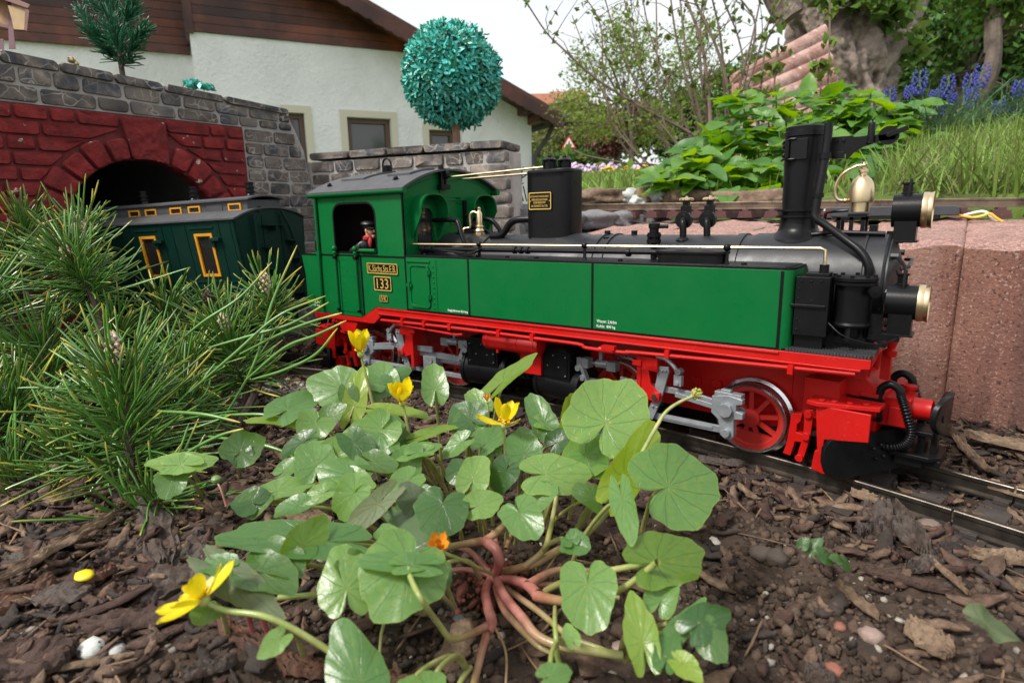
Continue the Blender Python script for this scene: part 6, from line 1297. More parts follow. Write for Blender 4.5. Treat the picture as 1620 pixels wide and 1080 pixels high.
L_((286, 734), (342, 726), 48, 258, 262, .35, LG, root=(324, 790), cup=.1)
L_((272, 758), (262, 788), 48, 254, 248, .6, LG, root=(324, 795))
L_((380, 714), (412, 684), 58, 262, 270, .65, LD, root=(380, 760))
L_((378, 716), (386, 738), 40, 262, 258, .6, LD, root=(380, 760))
L_((455, 668), (384, 662), 34, 272, 268, .12, LY, root=(560, 800), cup=.1)
L_((455, 648), (498, 618), 64, 276, 290, .3, LG, root=(580, 800), cup=.1)
L_((500, 668), (482, 694), 60, 262, 256, .7, LG, root=(600, 800))
L_((663, 716), (622, 724), 34, 240, 240, .3, LG, root=(720, 820))
L_((663, 714), (698, 702), 34, 240, 244, .3, LG, root=(720, 820))
L_((612, 650), (684, 658), 34, 268, 266, .2, LY, root=(680, 800), cup=.25)
L_((744, 664), (716, 640), 62, 268, 274, .6, LD, root=(740, 800))
L_((742, 670), (768, 640), 50, 268, 276, .5, LG, root=(740, 800), cup=.2)
L_((672, 688), (724, 672), 26, 258, 262, .25, LY, root=(720, 800))
L_((770, 700), (798, 674), 44, 256, 262, .45, LG, root=(780, 830))
L_((775, 705), (756, 676), 30, 256, 262, .4, LG, root=(780, 830))
L_((985, 790), (1002, 862), 50, 190, 176, .7, LG, root=(900, 905), kind=1, side=20)
L_((905, 858), (932, 868), 44, 186, 182, .65, LG, root=(850, 900), cup=.3)
L_((903, 856), (893, 846), 30, 186, 190, .6, LG, root=(850, 900))
L_((612, 848), (604, 828), 38, 196, 200, .7, LG, root=(660, 900))
L_((616, 858), (622, 868), 26, 195, 192, .7, LG, root=(660, 900))
L_((440, 1012), (410, 1040), 38, 148, 144, .6, LG, root=(480, 1035), pk=(.2, 0))
L_((335, 965), (308, 982), 56, 166, 160, .35, LG, root=(360, 1000))
L_((410, 905), (470, 930), 80, 172, 168, .2, LD, root=(560, 930))
L_((430, 880), (480, 905), 70, 178, 174, .3, LD, root=(560, 910))
L_((1005, 690), (962, 700), 50, 246, 246, .5, LD, root=(930, 820))
L_((900, 660), (912, 622), 44, 262, 270, .5, LY, root=(880, 800), side=50)
L_((645, 760), (610, 790), 50, 222, 216, .4, LG, root=(700, 850))
L_((590, 730), (628, 740), 44, 238, 236, .4, LD, root=(690, 830))
L_((760, 640), (740, 615), 36, 276, 282, .6, LG, root=(760, 780))
L_((560, 700), (590, 735), 50, 244, 238, .3, LD, root=(680, 820))
L_((730, 742), (712, 764), 44, 230, 226, .4, LD, root=(760, 840))
L_((870, 1070), (905, 1060), 40, 146, 148, .5, LG, root=(890, 1030))
L_((905, 1010), (895, 985), 26, 158, 162, .5, LG, root=(890, 1030))
L_((680, 1085), (700, 1062), 46, 142, 146, .5, LG, root=(740, 1060))
L_((640, 1090), (660, 1068), 30, 142, 146, .5, LG, root=(740, 1060))
L_((1020, 725), (1000, 700), 40, 236, 242, .5, LG, root=(920, 830))
L_((690, 905), (702, 930), 50, 178, 172, .3, LD, root=(760, 915))
L_((955, 700), (938, 690), 50, 244, 250, .5, LG, root=(900, 820))
L_((430, 700), (455, 735), 30, 256, 250, .4, LD, root=(540, 800)) if 0 else None
for J, T, w_, d_, f_, m_ in (((620, 700), (590, 660), 60, 256, .5, LD), ((560, 780), (530, 820), 60, 216, .5, LG), ((640, 740), (660, 700), 54, 240, .6, LG), ((480, 700), (440, 720), 44, 252, .35, LD), ((650, 800), (680, 770), 46, 214, .5, LG), ((530, 720), (560, 690), 56, 246, .6, LG), ((800, 745), (780, 780), 48, 230, .5, LD), ((850, 790), (880, 765), 46, 218, .5, LG), ((940, 790), (905, 770), 44, 214, .5, LD), ((560, 900), (590, 940), 56, 178, .4, LD), ((470, 800), (430, 810), 44, 212, .3, LG), ((730, 700), (700, 720), 40, 246, .4, LG), ((880, 700), (905, 680), 40, 250, .5, LD), ((450, 745), (480, 725), 36, 244, .4, LG), ((520, 660), (545, 640), 40, 270, .5, LD)):
    L_(J, T, w_, d_, None, f_, m_, root=((J[0]+780)/2, J[1]+70))
# thick pink base stems
def ST(pts_, r, pk, name='base_stem'): stem_obj(name, cat([PT(x, y, d) if d > 30 else ONZ(x, y, d) for x, y, d in pts_], 7), r, cel, pk, 12)
ST([(782, 912, -9), (790, 890, 0), (785, 870, 4), (768, 855, 5)], [2.6, 3.0, 3.1], (1, .95)); ST([(768, 855, 5), (745, 858, 2), (700, 868, 0), (640, 895, -2), (600, 900, -3)], [2.6, 2, 1.8], (.8, .1)); ST([(766, 856, 5), (790, 838, 7), (820, 805, 9), (838, 780, 12)], [2.6, 2, 1.6], (.8, .0))
ST([(776, 915, -9), (768, 935, -6), (772, 960, -4), (778, 985, -3), (770, 1000, -3)], [2.4, 2.6, 2.8, 2.6], (1, .9)); ST([(775, 988, -3), (765, 1020, -5), (755, 1060, -6), (745, 1100, -6)], [2.3, 1.9, 1.6], (.95, .5)); ST([(770, 990, -2), (745, 1002, 4), (715, 1010, 8), (693, 985, 15), (668, 950, 155), (650, 915, 162), (645, 896, 166)], [2.0, 1.4, 1.2, 1.1], (.9, .1, 0))
ST([(782, 912, -8), (800, 945, -2), (825, 975, -1), (850, 1005, -2), (890, 1022, -2), (940, 1030, -2), (985, 1036, -3)], [2.6, 2.5, 2.1, 2.0], (1, .9, .3, .1)); ST([(780, 920, -9), (795, 960, -7), (815, 985, -7), (850, 1020, -7), (880, 1035, -8)], [1.8, 1.8, 1.2], (.9, .6, .2)); ST([(800, 930, -9), (850, 965, -8), (900, 1005, -8), (960, 1030, -8)], [1.9, 1.6, 1.4], (.7, .3, .1))
ST([(788, 915, -8), (815, 918, -3), (835, 925, -1), (850, 940, 0)], [2.2, 2.8, 3.0], (1, .9)); ST([(835, 925, 0), (870, 905, -2), (900, 900, -3), (960, 905, -3)], [2.7, 1.9, 1.4], (.9, .6, .3)); ST([(848, 942, 0), (890, 950, 5), (940, 946, 12), (985, 930, 18), (1020, 905, 24), (1040, 888, 30)], [2.9, 1.8, 1.5, 1.5], (.9, .15, 0)); ST([(846, 925, -3), (880, 925, -6), (930, 938, -8), (980, 945, -8)], [1.6, 1.3], (.8, .2))
ST([(795, 905, -7), (840, 893, 0), (880, 872, 0), (920, 850, 3), (960, 810, 12), (985, 770, 22), (992, 750, 28)], [2.6, 2.4, 1.9, 1.7], (.7, .5, .1, 0)); ST([(830, 896, 0), (860, 870, 5), (870, 840, 9), (876, 810, 12), (880, 785, 16)], [2, 1.6, 1.3], (.6, .2, 0)); ST([(800, 868, -3), (815, 835, 0), (860, 790, 8)], [1.5, 1.2], (.7, .2)); ST([(696, 905, -8), (735, 900, -8), (775, 910, -9)], [1.5, 1.6], (.9, 1)); ST([(790, 885, -6), (785, 860, -3), (780, 840, 0)], [2, 1.6], (1, .8)); ST([(780, 985, -8), (800, 1030, -10), (800, 1090, -10)], [.7, .6], (.7, .4))
ST([(878, 960, 4), (878, 985, 10), (880, 1010, 10), (882, 1040, 4), (890, 1060, 0)], [1.0, 1.2, 1.3], (0, 0)); ST([(700, 860, -6), (740, 870, -4), (775, 905, -8)], [1.8, 2], (.9, 1)); ST([(745, 1055, -6), (730, 1075, -6), (720, 1100, -6)], [1.4, 1.2], (.2, 0)); ST([(440, 945, 6), (500, 940, 6), (560, 935, 3), (640, 925, -2)], [1.5, 1.3], (0, .1))
ST([(610, 975, 6), (603, 1005, 0), (600, 1040, -6)], [.8, .7], (0, 0))
xs_ = rng.normal(ctr[0], 7, 260); ys_ = rng.normal(ctr[1], 7, 260); s_ = rng.gamma(2, .5, 260)+.4
scatter('crown_scales', LUMPS, np.stack([xs_, ys_, gz(xs_, ys_)+2+rng.uniform(0, 3, 260)], -1), np.stack([s_, s_*.8, s_*.5], -1), .8, mat('reddish_scales', (.16, .045, .03), .8, attr=.6, var=.3), parent=cel)
# flowers
PET = mat('yellow_petal', (.86, .70, .008), .24, var=.1, vs=300, spec=.5, transl=.3, attr=.1); CREAM = mat('petal_underside', (.62, .60, .22), .5, var=.12, transl=.2); ORG_P = mat('withered_petal', (.65, .24, .01), .5, var=.25, vs=400, transl=.2); SEP = mat('sepal', (.35, .40, .10), .5)
def petal(parent, base, d, nrm, L_len, w, mt=PET, cup=.3, tw=0):
    d = np.array(d, float); d /= np.linalg.norm(d); nrm = np.array(nrm, float); nrm = nrm-d*(d@nrm); nrm /= np.linalg.norm(nrm); b = np.cross(nrm, d); V = []; F = []; n_, m_ = 11, 7
    for i in range(n_):
        t = i/(n_-1); ww = w*1.15*float(np.interp(t, [0, .15, .4, .7, .86, .95, 1], [.22, .45, .82, 1, .9, .66, .3]))
        for j in range(m_):
            v = j/(m_-1)*2-1; V.append(base+d*(t*L_len*(1-.06*v*v))+b*(v*ww/2)+nrm*(cup*w*(v*v)*.35+cup*L_len*(t*t-.2*t)*.6))
    for i in range(n_-1):
        for j in range(m_-1): F.append((i*m_+j, i*m_+j+1, (i+1)*m_+j+1, (i+1)*m_+j))
    return arr_obj('petal', V, F, mt, parent)
def flower(px, py, dep, axis, size, petals, root, stemr=1.0, und=(), mt=PET, rootd=None, name='flower', ctrl=None):
    c = PT(px, py, dep); axis = np.array(axis, float); axis /= np.linalg.norm(axis); _, u, v = basis((0, 0, 0), axis)
    mb = MB(); mb.sph(tuple(c), size*.16, 10)
    ob = mb.build(name, SEP, cel)
    for i, (az_, el, L1, w1) in enumerate(petals):
        a = math.radians(az_); e = math.radians(el); r = math.cos(a)*u+math.sin(a)*v; d = r*math.cos(e)+axis*math.sin(e); petal(ob, c+d*size*.08, d, axis*math.cos(e)-r*math.sin(e), size*L1, size*w1, CREAM if i in und else mt, .28)
    if mt is PET:
        mb = MB()
        for k in range(26): a = rng.uniform(0, 6.28); e = rng.uniform(.7, 1.5); d = (math.cos(a)*u+math.sin(a)*v)*math.cos(e)+axis*math.sin(e); mb.tube([c, c+d*size*.3], .25, 4); mb.sph(tuple(c+d*size*.33), .55, 4)
        mb.build('stamens', mat('stamen', (.75, .45, .01), .5), ob, fix=False)['kind'] = 'stuff'
    r3 = PT(*root) if len(root) == 3 and root[2] > 60 else ONZ(*root); mid = (c+r3)/2 if ctrl is None else PT(*ctrl); stem_obj('stem', cat([c-axis*.5, c*.75+mid*.25-axis*size*.15, mid, r3], 7), [stemr*.8, stemr, stemr*1.1], ob, (0, 0, .2))
six = lambda el, L1=1, w1=.42, o=0: [(o+60*i+rng.uniform(-6, 6), el+rng.uniform(-8, 8), L1*rng.uniform(.9, 1.1), w1) for i in range(6)]
upc = np.array([0, 0, 1.])-.2*C_F
flower(571, 560, 276, upc, 11, [(0, 78, 1, .45), (60, 64, 1, .45), (125, 70, 1.05, .45), (185, 55, 1, .45), (245, 74, 1, .45), (300, 60, 1.05, .45)], (590, 640, 280))
c_ = PT(571, 560, 276)
flower(637, 637, 262, upc-.4*C_F, 11, six(55)+six(75, .8, .4, 30)[:3], (650, 700, 265)); flower(797, 672, 246, upc-.2*C_F+.2*C_R, 11.5, [(20, 70, 1.1, .34), (80, 40, .9, .34), (140, 60, 1, .34), (200, 25, .9, .34), (265, 50, 1, .34), (320, 15, 1.1, .34)], (800, 720, 250))
flower(322, 950, 158, np.array([-.35, -.1, .75])*1.0-.25*C_F, 11, [(0, 12, .95, .42), (48, 30, 1.05, .4), (95, 50, .95, .42), (140, 30, 1, .42), (185, 5, 1, .42), (230, -8, .95, .4), (275, -5, 1.0, .42), (320, 10, 1, .4), (30, 70, .6, .36)], (570, 1060, 156), 1.3, und=(5,), ctrl=(440, 982, 156))
flower(694, 868, 186, upc-.5*C_F, 5, six(40, 1, .5)+six(75, .8, .4, 30), (784, 910, -7), 1.0, mt=ORG_P); flower(771, 636, 270, upc, 4.5, six(60, 1, .2), (775, 690, 268), .8, mt=ORG_P)
mb = MB(); c = PT(1102, 623, 228)
for k in range(30): d = rng.normal(size=3); d /= np.linalg.norm(d); mb.sph(tuple(c+d*1.9), .75, 5)
sh = mb.build('seed_head', mat('seed_head_green', (.30, .30, .05), .6), cel, fix=False); sh['kind'] = 'stuff'; stem_obj('stem', cat([PT(1005, 735, 216), PT(1040, 672, 224), PT(1055, 650, 226), PT(1075, 636, 228), PT(1100, 625, 228)], 6), [1.25, 1.0, .9], cel, (0, 0))
mb = MB(); c = PT(342, 758, 252); mb.sph(tuple(c), 2.2, 10, sc3=(1, 1, .8)); mb.build('bud', mat('bud_green', (.12, .2, .06), .5), cel); stem_obj('stem', cat([PT(342, 760, 252), PT(350, 775, 250), PT(358, 800, 250)], 6), .7, cel, (.8, .8))
# neighbours: serrated leaves, strap leaf, small sprouts
sp2 = thing('serrated_weed', 'dull ribbed serrated leaf on a reddish stalk beside the left yellow flower', 'weed', tuple(ONZ(400, 990, -10)))
leaf(sp2, (358, 908), (438, 968), 66, 170, 160, .65, LB, root=ONZ(430, 1020, -8), seed=5, kind=1, serr=1, pk=(1, 1), cup=-.1)
leaf(sp2, (352, 895), (316, 888), 44, 172, 174, .4, LG, root=ONZ(400, 1000, -8), seed=6, pk=(1, 1))
sp3 = thing('serrated_weed', 'small brownish serrated leaf among the celandine stems left of the strap leaf', 'weed', tuple(ONZ(640, 850, -10)))
leaf(sp3, (596, 798), (536, 852), 44, 206, 200, .6, LB, root=ONZ(650, 840, -8), seed=8, kind=1, serr=1, pk=(1, 1), arch=4); leaf(sp3, (652, 792), (636, 765), 44, 212, 214, .6, LB, root=ONZ(660, 850, -8), seed=9, serr=1, pk=(1, 1), arch=4)
STRAP = leaf_mat('strap_leaf', (.12, .21, .10), (.12, .2, .08), (.09, .17, .08), ns=1.0)
mb = MB(); P = cat([PT(612, 805, 218), PT(630, 815, 212), PT(648, 840, 204), (PT(664, 872, 196)), PT(672, 900, 190)], 6); V = []; F = []; k = len(P)
for i, p in enumerate(P):
    t = i/(k-1); wd = 3.0+2.6*math.sin(math.pi*min(1, t*.8+.1))
    for j, s_ in enumerate((-1, 0, 1)): V.append(p+C_R*s_*wd*.95+C_U*(.35*s_*wd)-C_F*(-abs(s_))*1.2)
for i in range(k-1): F += [(i*3, i*3+1, (i+1)*3+1, (i+1)*3), (i*3+1, i*3+2, (i+1)*3+2, (i+1)*3+1)]
so2 = arr_obj('strap_leaf', V, F, STRAP, None, uv=np.array([[(i % 3)*.3, i/3*.1] for i in range(len(V))]), org=tuple(ONZ(672, 900, -10))); tag(so2, 'narrow smooth strap shaped leaf arching through the celandine clump', 'leaf')
sp4 = thing('seedling', 'small wilted green sprout lying on the bare soil at right', 'seedling', tuple(ONZ(1310, 880, -10)))
for J, T, w_ in (((1270, 862), (1278, 850), 18), ((1285, 868), (1300, 850), 20), ((1300, 878), (1318, 890), 26), ((1335, 890), (1345, 905), 14), ((1325, 885), (1312, 880), 18)): leaf(sp4, J, T, w_, 205 if J[1] < 875 else 200, None, .5, LD, root=ONZ(1310, 885, -9), seed=J[0], arch=1, pr=.5)
sp5 = thing('crumpled_leaf', 'crumpled pale green leaf lying on the soil near the right edge', 'leaf', tuple(ONZ(1590, 1000, -10)))
leaf(sp5, (1560, 985), (1615, 1010), 50, 152, 150, .3, LB, seed=44, wave=.2, cup=.2)
# skeletonised leaf at the foot of the pink wall, dark strap
SKEL = mat('dry_skeleton_leaf', (.42, .31, .17), .8, var=.3, vs=400, c2=(.2, .13, .07), cs=500, transl=.3)
a = PT(1552, 712, 395); mb = MB(); n_ = 16; V = []; F = []
for i in range(n_):
    t = i/(n_-1)
    for j in range(5): s_ = j/4; e = math.sin(math.pi*min(1, t*.93+.05)); V.append(a+C_U*(t*34)+C_R*(8*e*(s_-.4)+(1-(t-.5)**2*4)*5-2)+C_F*(2*math.sin(s_*3+t*5)))
for i in range(n_-1):
    for j in range(4): F.append((i*5+j, i*5+j+1, (i+1)*5+j+1, (i+1)*5+j))
tag(arr_obj('skeleton_leaf', V, F, SKEL, org=tuple(a)), 'curled dry tan leaf skeleton standing against the foot of the pink wall', 'dry leaf')
ZIP = mat('black_strap', (.012, .012, .013), .4)
for i, (P, lb) in enumerate((([(1470, 650, 372), (1510, 655, 372), (1550, 668, 372), (1570, 668, 372)], 'thin black plastic strap sticking out behind the coupler'), ([(1552, 715, 358), (1570, 735, 352), (1592, 752, 350)], 'black cable tie crossing the bark behind the track'), ([(1582, 712, 360), (1578, 740, 352), (1582, 764, 348)], 'short black cable tie standing up in the bark'))):
    mb = MB(); Q_ = [PT(*p) for p in P]
    for k in range(len(Q_)-1): mb.bar(Q_[k], Q_[k+1], 4.0 if i else 2.4, .8)
    tag(mb.build('cable_tie', ZIP, None, org=tuple(Q_[0])), lb, 'cable tie')

# ------------------------------------------------------------------ dwarf pine on the left
NEED = mat('pine_needle', (.085, .19, .030), .30, var=.2, vs=60, attr=.45, hue=.02, spec=.6)
t = NEED.node_tree; N = t.nodes; Lk = t.links; p = N['Principled BSDF']; src = p.inputs['Base Color'].links[0].from_socket; at = N.new('ShaderNodeAttribute'); at.attribute_name = 'tip'
rmp = N.new('ShaderNodeValToRGB'); rmp.color_ramp.elements[0].position = 0; rmp.color_ramp.elements[0].color = (0, 0, 0, 1); rmp.color_ramp.elements[1].position = 1; rmp.color_ramp.elements[1].color = (1, 1, 1, 1)
mx = N.new('ShaderNodeMix'); mx.data_type = 'RGBA'; Lk.new(at.outputs['Fac'], mx.inputs[0]); Lk.new(src, mx.inputs[6]); mx.inputs[7].default_value = (.62, .50, .06, 1); Lk.new(mx.outputs[2], p.inputs['Base Color'])
def needles(name, base, tip, n_, Lm, parent, r=.68, t0=.1, cone=(34, 108), droop=.10):
    base = np.array(base); tip = np.array(tip); ax = tip-base; Ls = np.linalg.norm(ax); ax /= Ls; _, u, v = basis((0, 0, 0), ax); tt = t0+(1-t0)*rng.random(n_)**.8; az_ = rng.uniform(0, 2*np.pi, n_)
    ang = np.radians(cone[1]-(cone[1]-cone[0])*((tt-t0)/(1-t0))**1.2+rng.normal(0, 9, n_)); rad_ = np.cos(az_)[:, None]*u+np.sin(az_)[:, None]*v
    d0 = rad_*np.sin(ang)[:, None]+ax*np.cos(ang)[:, None]; L = Lm*rng.uniform(.6, 1.1, n_)*(1-.15*tt); K_ = 8; s_ = np.array([0, .16, .34, .52, .70, .84, .95, 1.0]); cv = ax[None]*rng.uniform(.0, .45, n_)[:, None]+np.array([0, 0, 1.])*(-droop+rng.normal(0, .15, n_))[:, None]+rng.normal(0, .36, (n_, 3))
    P = (base+ax*Ls*tt[:, None])[:, None]+d0[:, None]*(L[:, None]*s_)[:, :, None]+cv[:, None]*(L[:, None]*s_**2*.55)[:, :, None]
    dd = np.gradient(P, axis=1); dd /= np.linalg.norm(dd, axis=2, keepdims=True); h = np.cross(dd, rng.normal(size=(n_, 1, 3))); h /= np.linalg.norm(h, axis=2, keepdims=True); g = np.cross(dd, h)
    rr = r*np.array([.55, .8, .95, 1, 1, .95, .85, .3]); V = []
    for a in (0, 2.1, 4.2): V.append(P+rr[None, :, None]*(math.cos(a)*h+math.sin(a)*g))
    V = np.stack(V, 2).reshape(-1, 3); i = np.arange(n_)[:, None, None]; j = np.arange(K_-1)[None, :, None]; k = np.arange(3)[None, None, :]; A = i*K_*3+j*3+k; B_ = i*K_*3+j*3+(k+1) % 3; F = np.stack([A, B_, B_+3, A+3], -1).reshape(-1, 4)
    yel = (rng.random(n_) < .04)*rng.uniform(.4, 1, n_); tp = np.clip((s_[None]-.88)/.12, 0, 1)*(rng.uniform(-.5, 1, n_)[:, None]).clip(0, 1); tp = np.maximum(tp, yel[:, None]*np.clip((s_[None]-.3)/.5, 0, 1)); tp = np.repeat(tp.reshape(-1), 3)
    z = np.asarray(gz(V[:, 0], V[:, 1]))+1; V[:, 2] = np.maximum(V[:, 2], z)
    ob = arr_obj(name, V, F, NEED, parent, rnd=np.repeat(rng.random(n_), K_*3), extra={'tip': tp}); ob['kind'] = 'stuff'; return ob
pine = thing('dwarf_pine', 'bushy green dwarf pine with long needles and pale buds in front of the coach', 'pine shrub', tuple(ONZ(200, 800, -12)))
TWIG = mat('pine_twig', (.055, .035, .025), .9, var=.4, vs=200, bump=.6, bs=500); BUD = mat('pine_bud', (.50, .36, .22), .7, var=.4, vs=500, c2=(.62, .56, .45), cs=300)
shoots = [((215, 790, 305), (190, 595, 326), 47, 400), ((150, 480, 425), (107, 400, 430), 44, 290), ((390, 620, 425), (357, 525, 436), 44, 300), ((440, 530, 455), (423, 465, 460), 34, 150), ((140, 430, 490), (130, 355, 490), 36, 150), ((-50, 600, 385), (-30, 470, 395), 50, 180), ((60, 840, 315), (15, 745, 330), 44, 220), ((95, 640, 400), (60, 545, 405), 50, 210), ((255, 560, 470), (262, 480, 475), 38, 150), ((120, 800, 325), (130, 710, 335), 42, 200), ((330, 560, 490), (335, 480, 495), 34, 120), ((20, 500, 470), (15, 420, 475), 42, 150), ((-60, 760, 330), (-70, 660, 340), 50, 160), ((300, 640, 400), (290, 570, 410), 38, 150), ((250, 700, 360), (300, 640, 370), 38, 150), ((180, 580, 420), (180, 520, 430), 34, 150), ((-20, 700, 350), (30, 640, 360), 44, 170), ((30, 420, 480), (40, 350, 480), 36, 130), ((200, 830, 290), (260, 790, 285), 34, 110)]
bb = ONZ(230, 790, -12)
for i, (a, b, Ln, n_) in enumerate(shoots):
    A, B_ = PT(*a), PT(*b); mb = MB(); g0 = bb*.5+np.array([A[0], A[1], -14])*.5; mb.tube(cat([g0, (g0+A)/2+np.array([0, 0, -4]), A, B_], 5), [3.4, 3, 2.6, 2.6]+[2.4]*12 if 0 else 2.6, 7); br = mb.build('branch', TWIG, pine); needles('needles', A, B_, n_, Ln, br)
for px, py, dd_, h_ in ((185, 560, 322, 17), (107, 402, 425, 13), (357, 512, 430, 14), (421, 448, 455, 16), (128, 352, 488, 12), (332, 468, 470, 11)):
    c = PT(px, py+14, dd_); mb = MB(); up = np.array([-.08, 0, 1.])
    for k in range(34): q = k/34; a = k*2.4; rr_ = 3.6*math.sin(math.pi*(.15+.8*q)); mb.sph(tuple(c+up*(h_*q)+np.array([math.cos(a)*rr_, math.sin(a)*rr_, 0])), 1.5, 5, sc3=(1, 1, 1.4))
    o_b = mb.build('pollen_buds', BUD if px != 332 else TWIG, pine, fix=False); o_b['kind'] = 'stuff'
def needle_one(P, r=.78, yt=.9):
    P = cat([PT(*q) for q in P], 6); k = len(P); mb = MB(); mb.tube(P, [r*(.6+.6*math.sin(math.pi*min(.95, i/(k-1)*.9+.1)))*(.35 if i == k-1 else 1) for i in range(k)], 6); tp = np.repeat(np.clip((np.linspace(0, 1, k)-.78)/.2, 0, 1)*yt, 6); arr_obj('needle', mb.v, [f for f in mb.f if len(f) == 4], NEED, pine, rnd=np.full(len(mb.v), .7), extra={'tip': tp[:len(mb.v)]})
for P in ([(330, 700, 330), (400, 580, 330), (430, 480, 335), (470, 388, 340)], [(300, 620, 320), (370, 560, 322), (440, 500, 325), (515, 468, 330)], [(260, 560, 350), (320, 510, 352), (380, 470, 355), (430, 415, 358)], [(330, 550, 330), (400, 530, 328), (460, 512, 326), (520, 478, 322)], [(360, 620, 330), (430, 590, 326), (500, 560, 322), (548, 505, 318)] if 0 else [(380, 560, 330), (440, 530, 326), (490, 510, 322), (541, 495, 318)], [(390, 600, 322), (450, 550, 318), (500, 530, 314), (548, 507, 310)], [(400, 600, 322), (450, 585, 318), (500, 560, 314), (534, 519, 310)], [(330, 690, 300), (400, 700, 290), (450, 715, 285), (482, 735, 282)], [(300, 660, 330), (400, 655, 320), (440, 660, 318), (460, 662, 316)], [(250, 650, 300), (320, 655, 290), (380, 668, 286)], [(210, 780, 290), (290, 720, 284), (345, 690, 280), (385, 678, 278)]): needle_one(P)
# ------------------------------------------------------------------ the house behind
RGT = np.array([AX[0], AY[0], 0.]); FWD = np.array([AX[1], AY[1], 0.])
HDIR = .903*RGT+.429*FWD; HN = np.cross(HDIR, np.array([0, 0, 1.])); HN = HN if HN@(-FWD) > 0 else -HN
H0 = PT(841, 230, 13000)
def HP(px, py, off=0):
    r = ray(px, py); t = ((H0+HN*off-CAM)@HN)/(r@HN); p = CAM+r*t; return float((p-H0)@HDIR), float(p[2])
def hw(s_, z, off=0): return tuple(H0*np.array([1, 1, 0])+HDIR*s_+HN*off+np.array([0, 0, z]))
def hplate(mb, poly, lo, hi, holes=()):
    sub = MB(); plate(sub, poly, list(holes), lo, hi); mb.add([hw(x, z, -y) for x, y, z in sub.v], sub.f)
PLAST = mat('white_roughcast', (.81, .815, .82), .95, var=.10, vs=1.5, bump=30, bs=14, bd=4, spec=.1); WOODB = mat('dark_stained_wood', (.060, .016, .010), .5, var=.5, vs=1.2, bump=6, bs=5, orand=.45, c2=(.15, .040, .018), cs=.9)
CREAMP = mat('cream_surround', (.60, .56, .46), .9, var=.08); BROWNF = mat('brown_window_frame', (.10, .055, .035), .5); HGL = mat('house_glass', (.05, .055, .055), .08, spec=.8); TILE = mat('roof_tile', (.10, .05, .035), .8, var=.3, vs=3, bump=8, bs=8)
house = thing('house', 'white rendered house with dark brown wooden gable and windows behind the stone walls', 'house', hw(-4000, -300, 0))
zb = HP(300, 50)[1]; sL = HP(300, 60)[0]; zbot = -350
def roofz_(s_):   # verge line in facade coordinates
    (s1, z1), (s2, z2) = HP(600, 28), HP(841, 166); return z1+(z2-z1)*(s_-s1)/(s2-s1)
wr = [(HP(455, 178), HP(488, 262)), (HP(548, 185), HP(622, 262)), (HP(678, 205), HP(722, 262))]
holes = [[(a[0], b[1]), (b[0], b[1]), (b[0], a[1]), (a[0], a[1])] for a, b in wr]
sx_ = (zb-roofz_(0))/(roofz_(1000)-roofz_(0))*1000
mb = MB(); hplate(mb, [(sL, zbot), (0, zbot), (0, roofz_(0)), (sx_, zb), (sL, zb)], 0, 300, holes); mb.build('wall', PLAST, house)
mb = MB(); hplate(mb, [(sL-9000, zbot), (sL, zbot), (sL, zb+60), (sL-9000, zb+60)], 900, 1200, [[(HP(45, 90)[0]-1500, -100), (HP(120, 90)[0]-1500, -100), (HP(120, 90)[0]-1500, HP(100, 96)[1]), (HP(45, 90)[0]-1500, HP(100, 96)[1])]]); sub = MB(); mb.add([hw(sL, zbot, 0), hw(sL, zbot, -900), hw(sL, zb, -900), hw(sL, zb, 0)], [(0, 1, 2, 3)])
mb.build('wall', PLAST, house); mb = MB(); mb.add([hw(0, zbot, 0), hw(0, zbot, -9000), hw(0, roofz_(0), -9000), hw(0, roofz_(0), 0)], [(0, 1, 2, 3)]); mb.build('wall', PLAST, house)
z = zb; k = 0
while z < zb+3600:
    z1 = z+135; e0 = (z-roofz_(0))/((roofz_(1000)-roofz_(0))/1000); e1 = (z1-roofz_(0))/((roofz_(1000)-roofz_(0))/1000)
    if e1 < sL: break
    mb = MB(); hplate(mb, [(sL, z+5), (e0, z+5), (e1, z1), (sL, z1)], -45, 10); mb.build('plank', WOODB, house)
    if z < zb+2600: mb = MB(); hplate(mb, [(sL-9000, z-170), (sL-40, z-170), (sL-40, z1-175), (sL-9000, z1-175)], 800, 900); mb.build('plank', WOODB, house)
    z = z1+3; k += 1
mb = MB(); hplate(mb, [(sL-60, zb-30), (sL+70, zb-30), (sL+70, zb+3600), (sL-60, zb+3600)], -80, 900); mb.build('corner_board', WOODB, house)
for i, (a, b) in enumerate(wr):
    x0, x1, z0, z1 = a[0], b[0], b[1], a[1]; mb = MB(); hplate(mb, [(x0-125, z0), (x1+125, z0), (x1+125, z1+125), (x0-125, z1+125)], -25, 5, [holes[i]]); mb.build('window_surround', CREAMP, house)
    mb = MB(); hplate(mb, [(x0, z0), (x1, z0), (x1, z1), (x0, z1)], 90, 160, [[(x0+90, z0+90), (x1-90, z0+90), (x1-90, z1-90), (x0+90, z1-90)]]); f_ = mb.build('window', BROWNF, house)
    mb = MB(); mb.add([hw(x, z, -150) for x, z in ((x0, z0), (x1, z0), (x1, z1), (x0, z1))], [(0, 1, 2, 3)]); mb.build('pane', HGL, f_, fix=False)
    mb = MB(); mb.add([hw(x0-20, z0, -300), hw(x1+20, z0, -300), hw(x1+20, z1, -300), hw(x0-20, z1, -300)], [(0, 1, 2, 3)]); mb.build('curtain', mat('curtain_'+str(i), (.35, .34, .30), .9), f_, fix=False)
mb = MB(); a = HP(40, 80); b = HP(128, 96); hplate(mb, [(a[0]-1800, b[1]-200), (b[0]-1500, b[1]-200), (b[0]-1500, a[1]+60), (a[0]-1800, a[1]+60)], 870, 905); mb.build('window_surround', CREAMP, house)
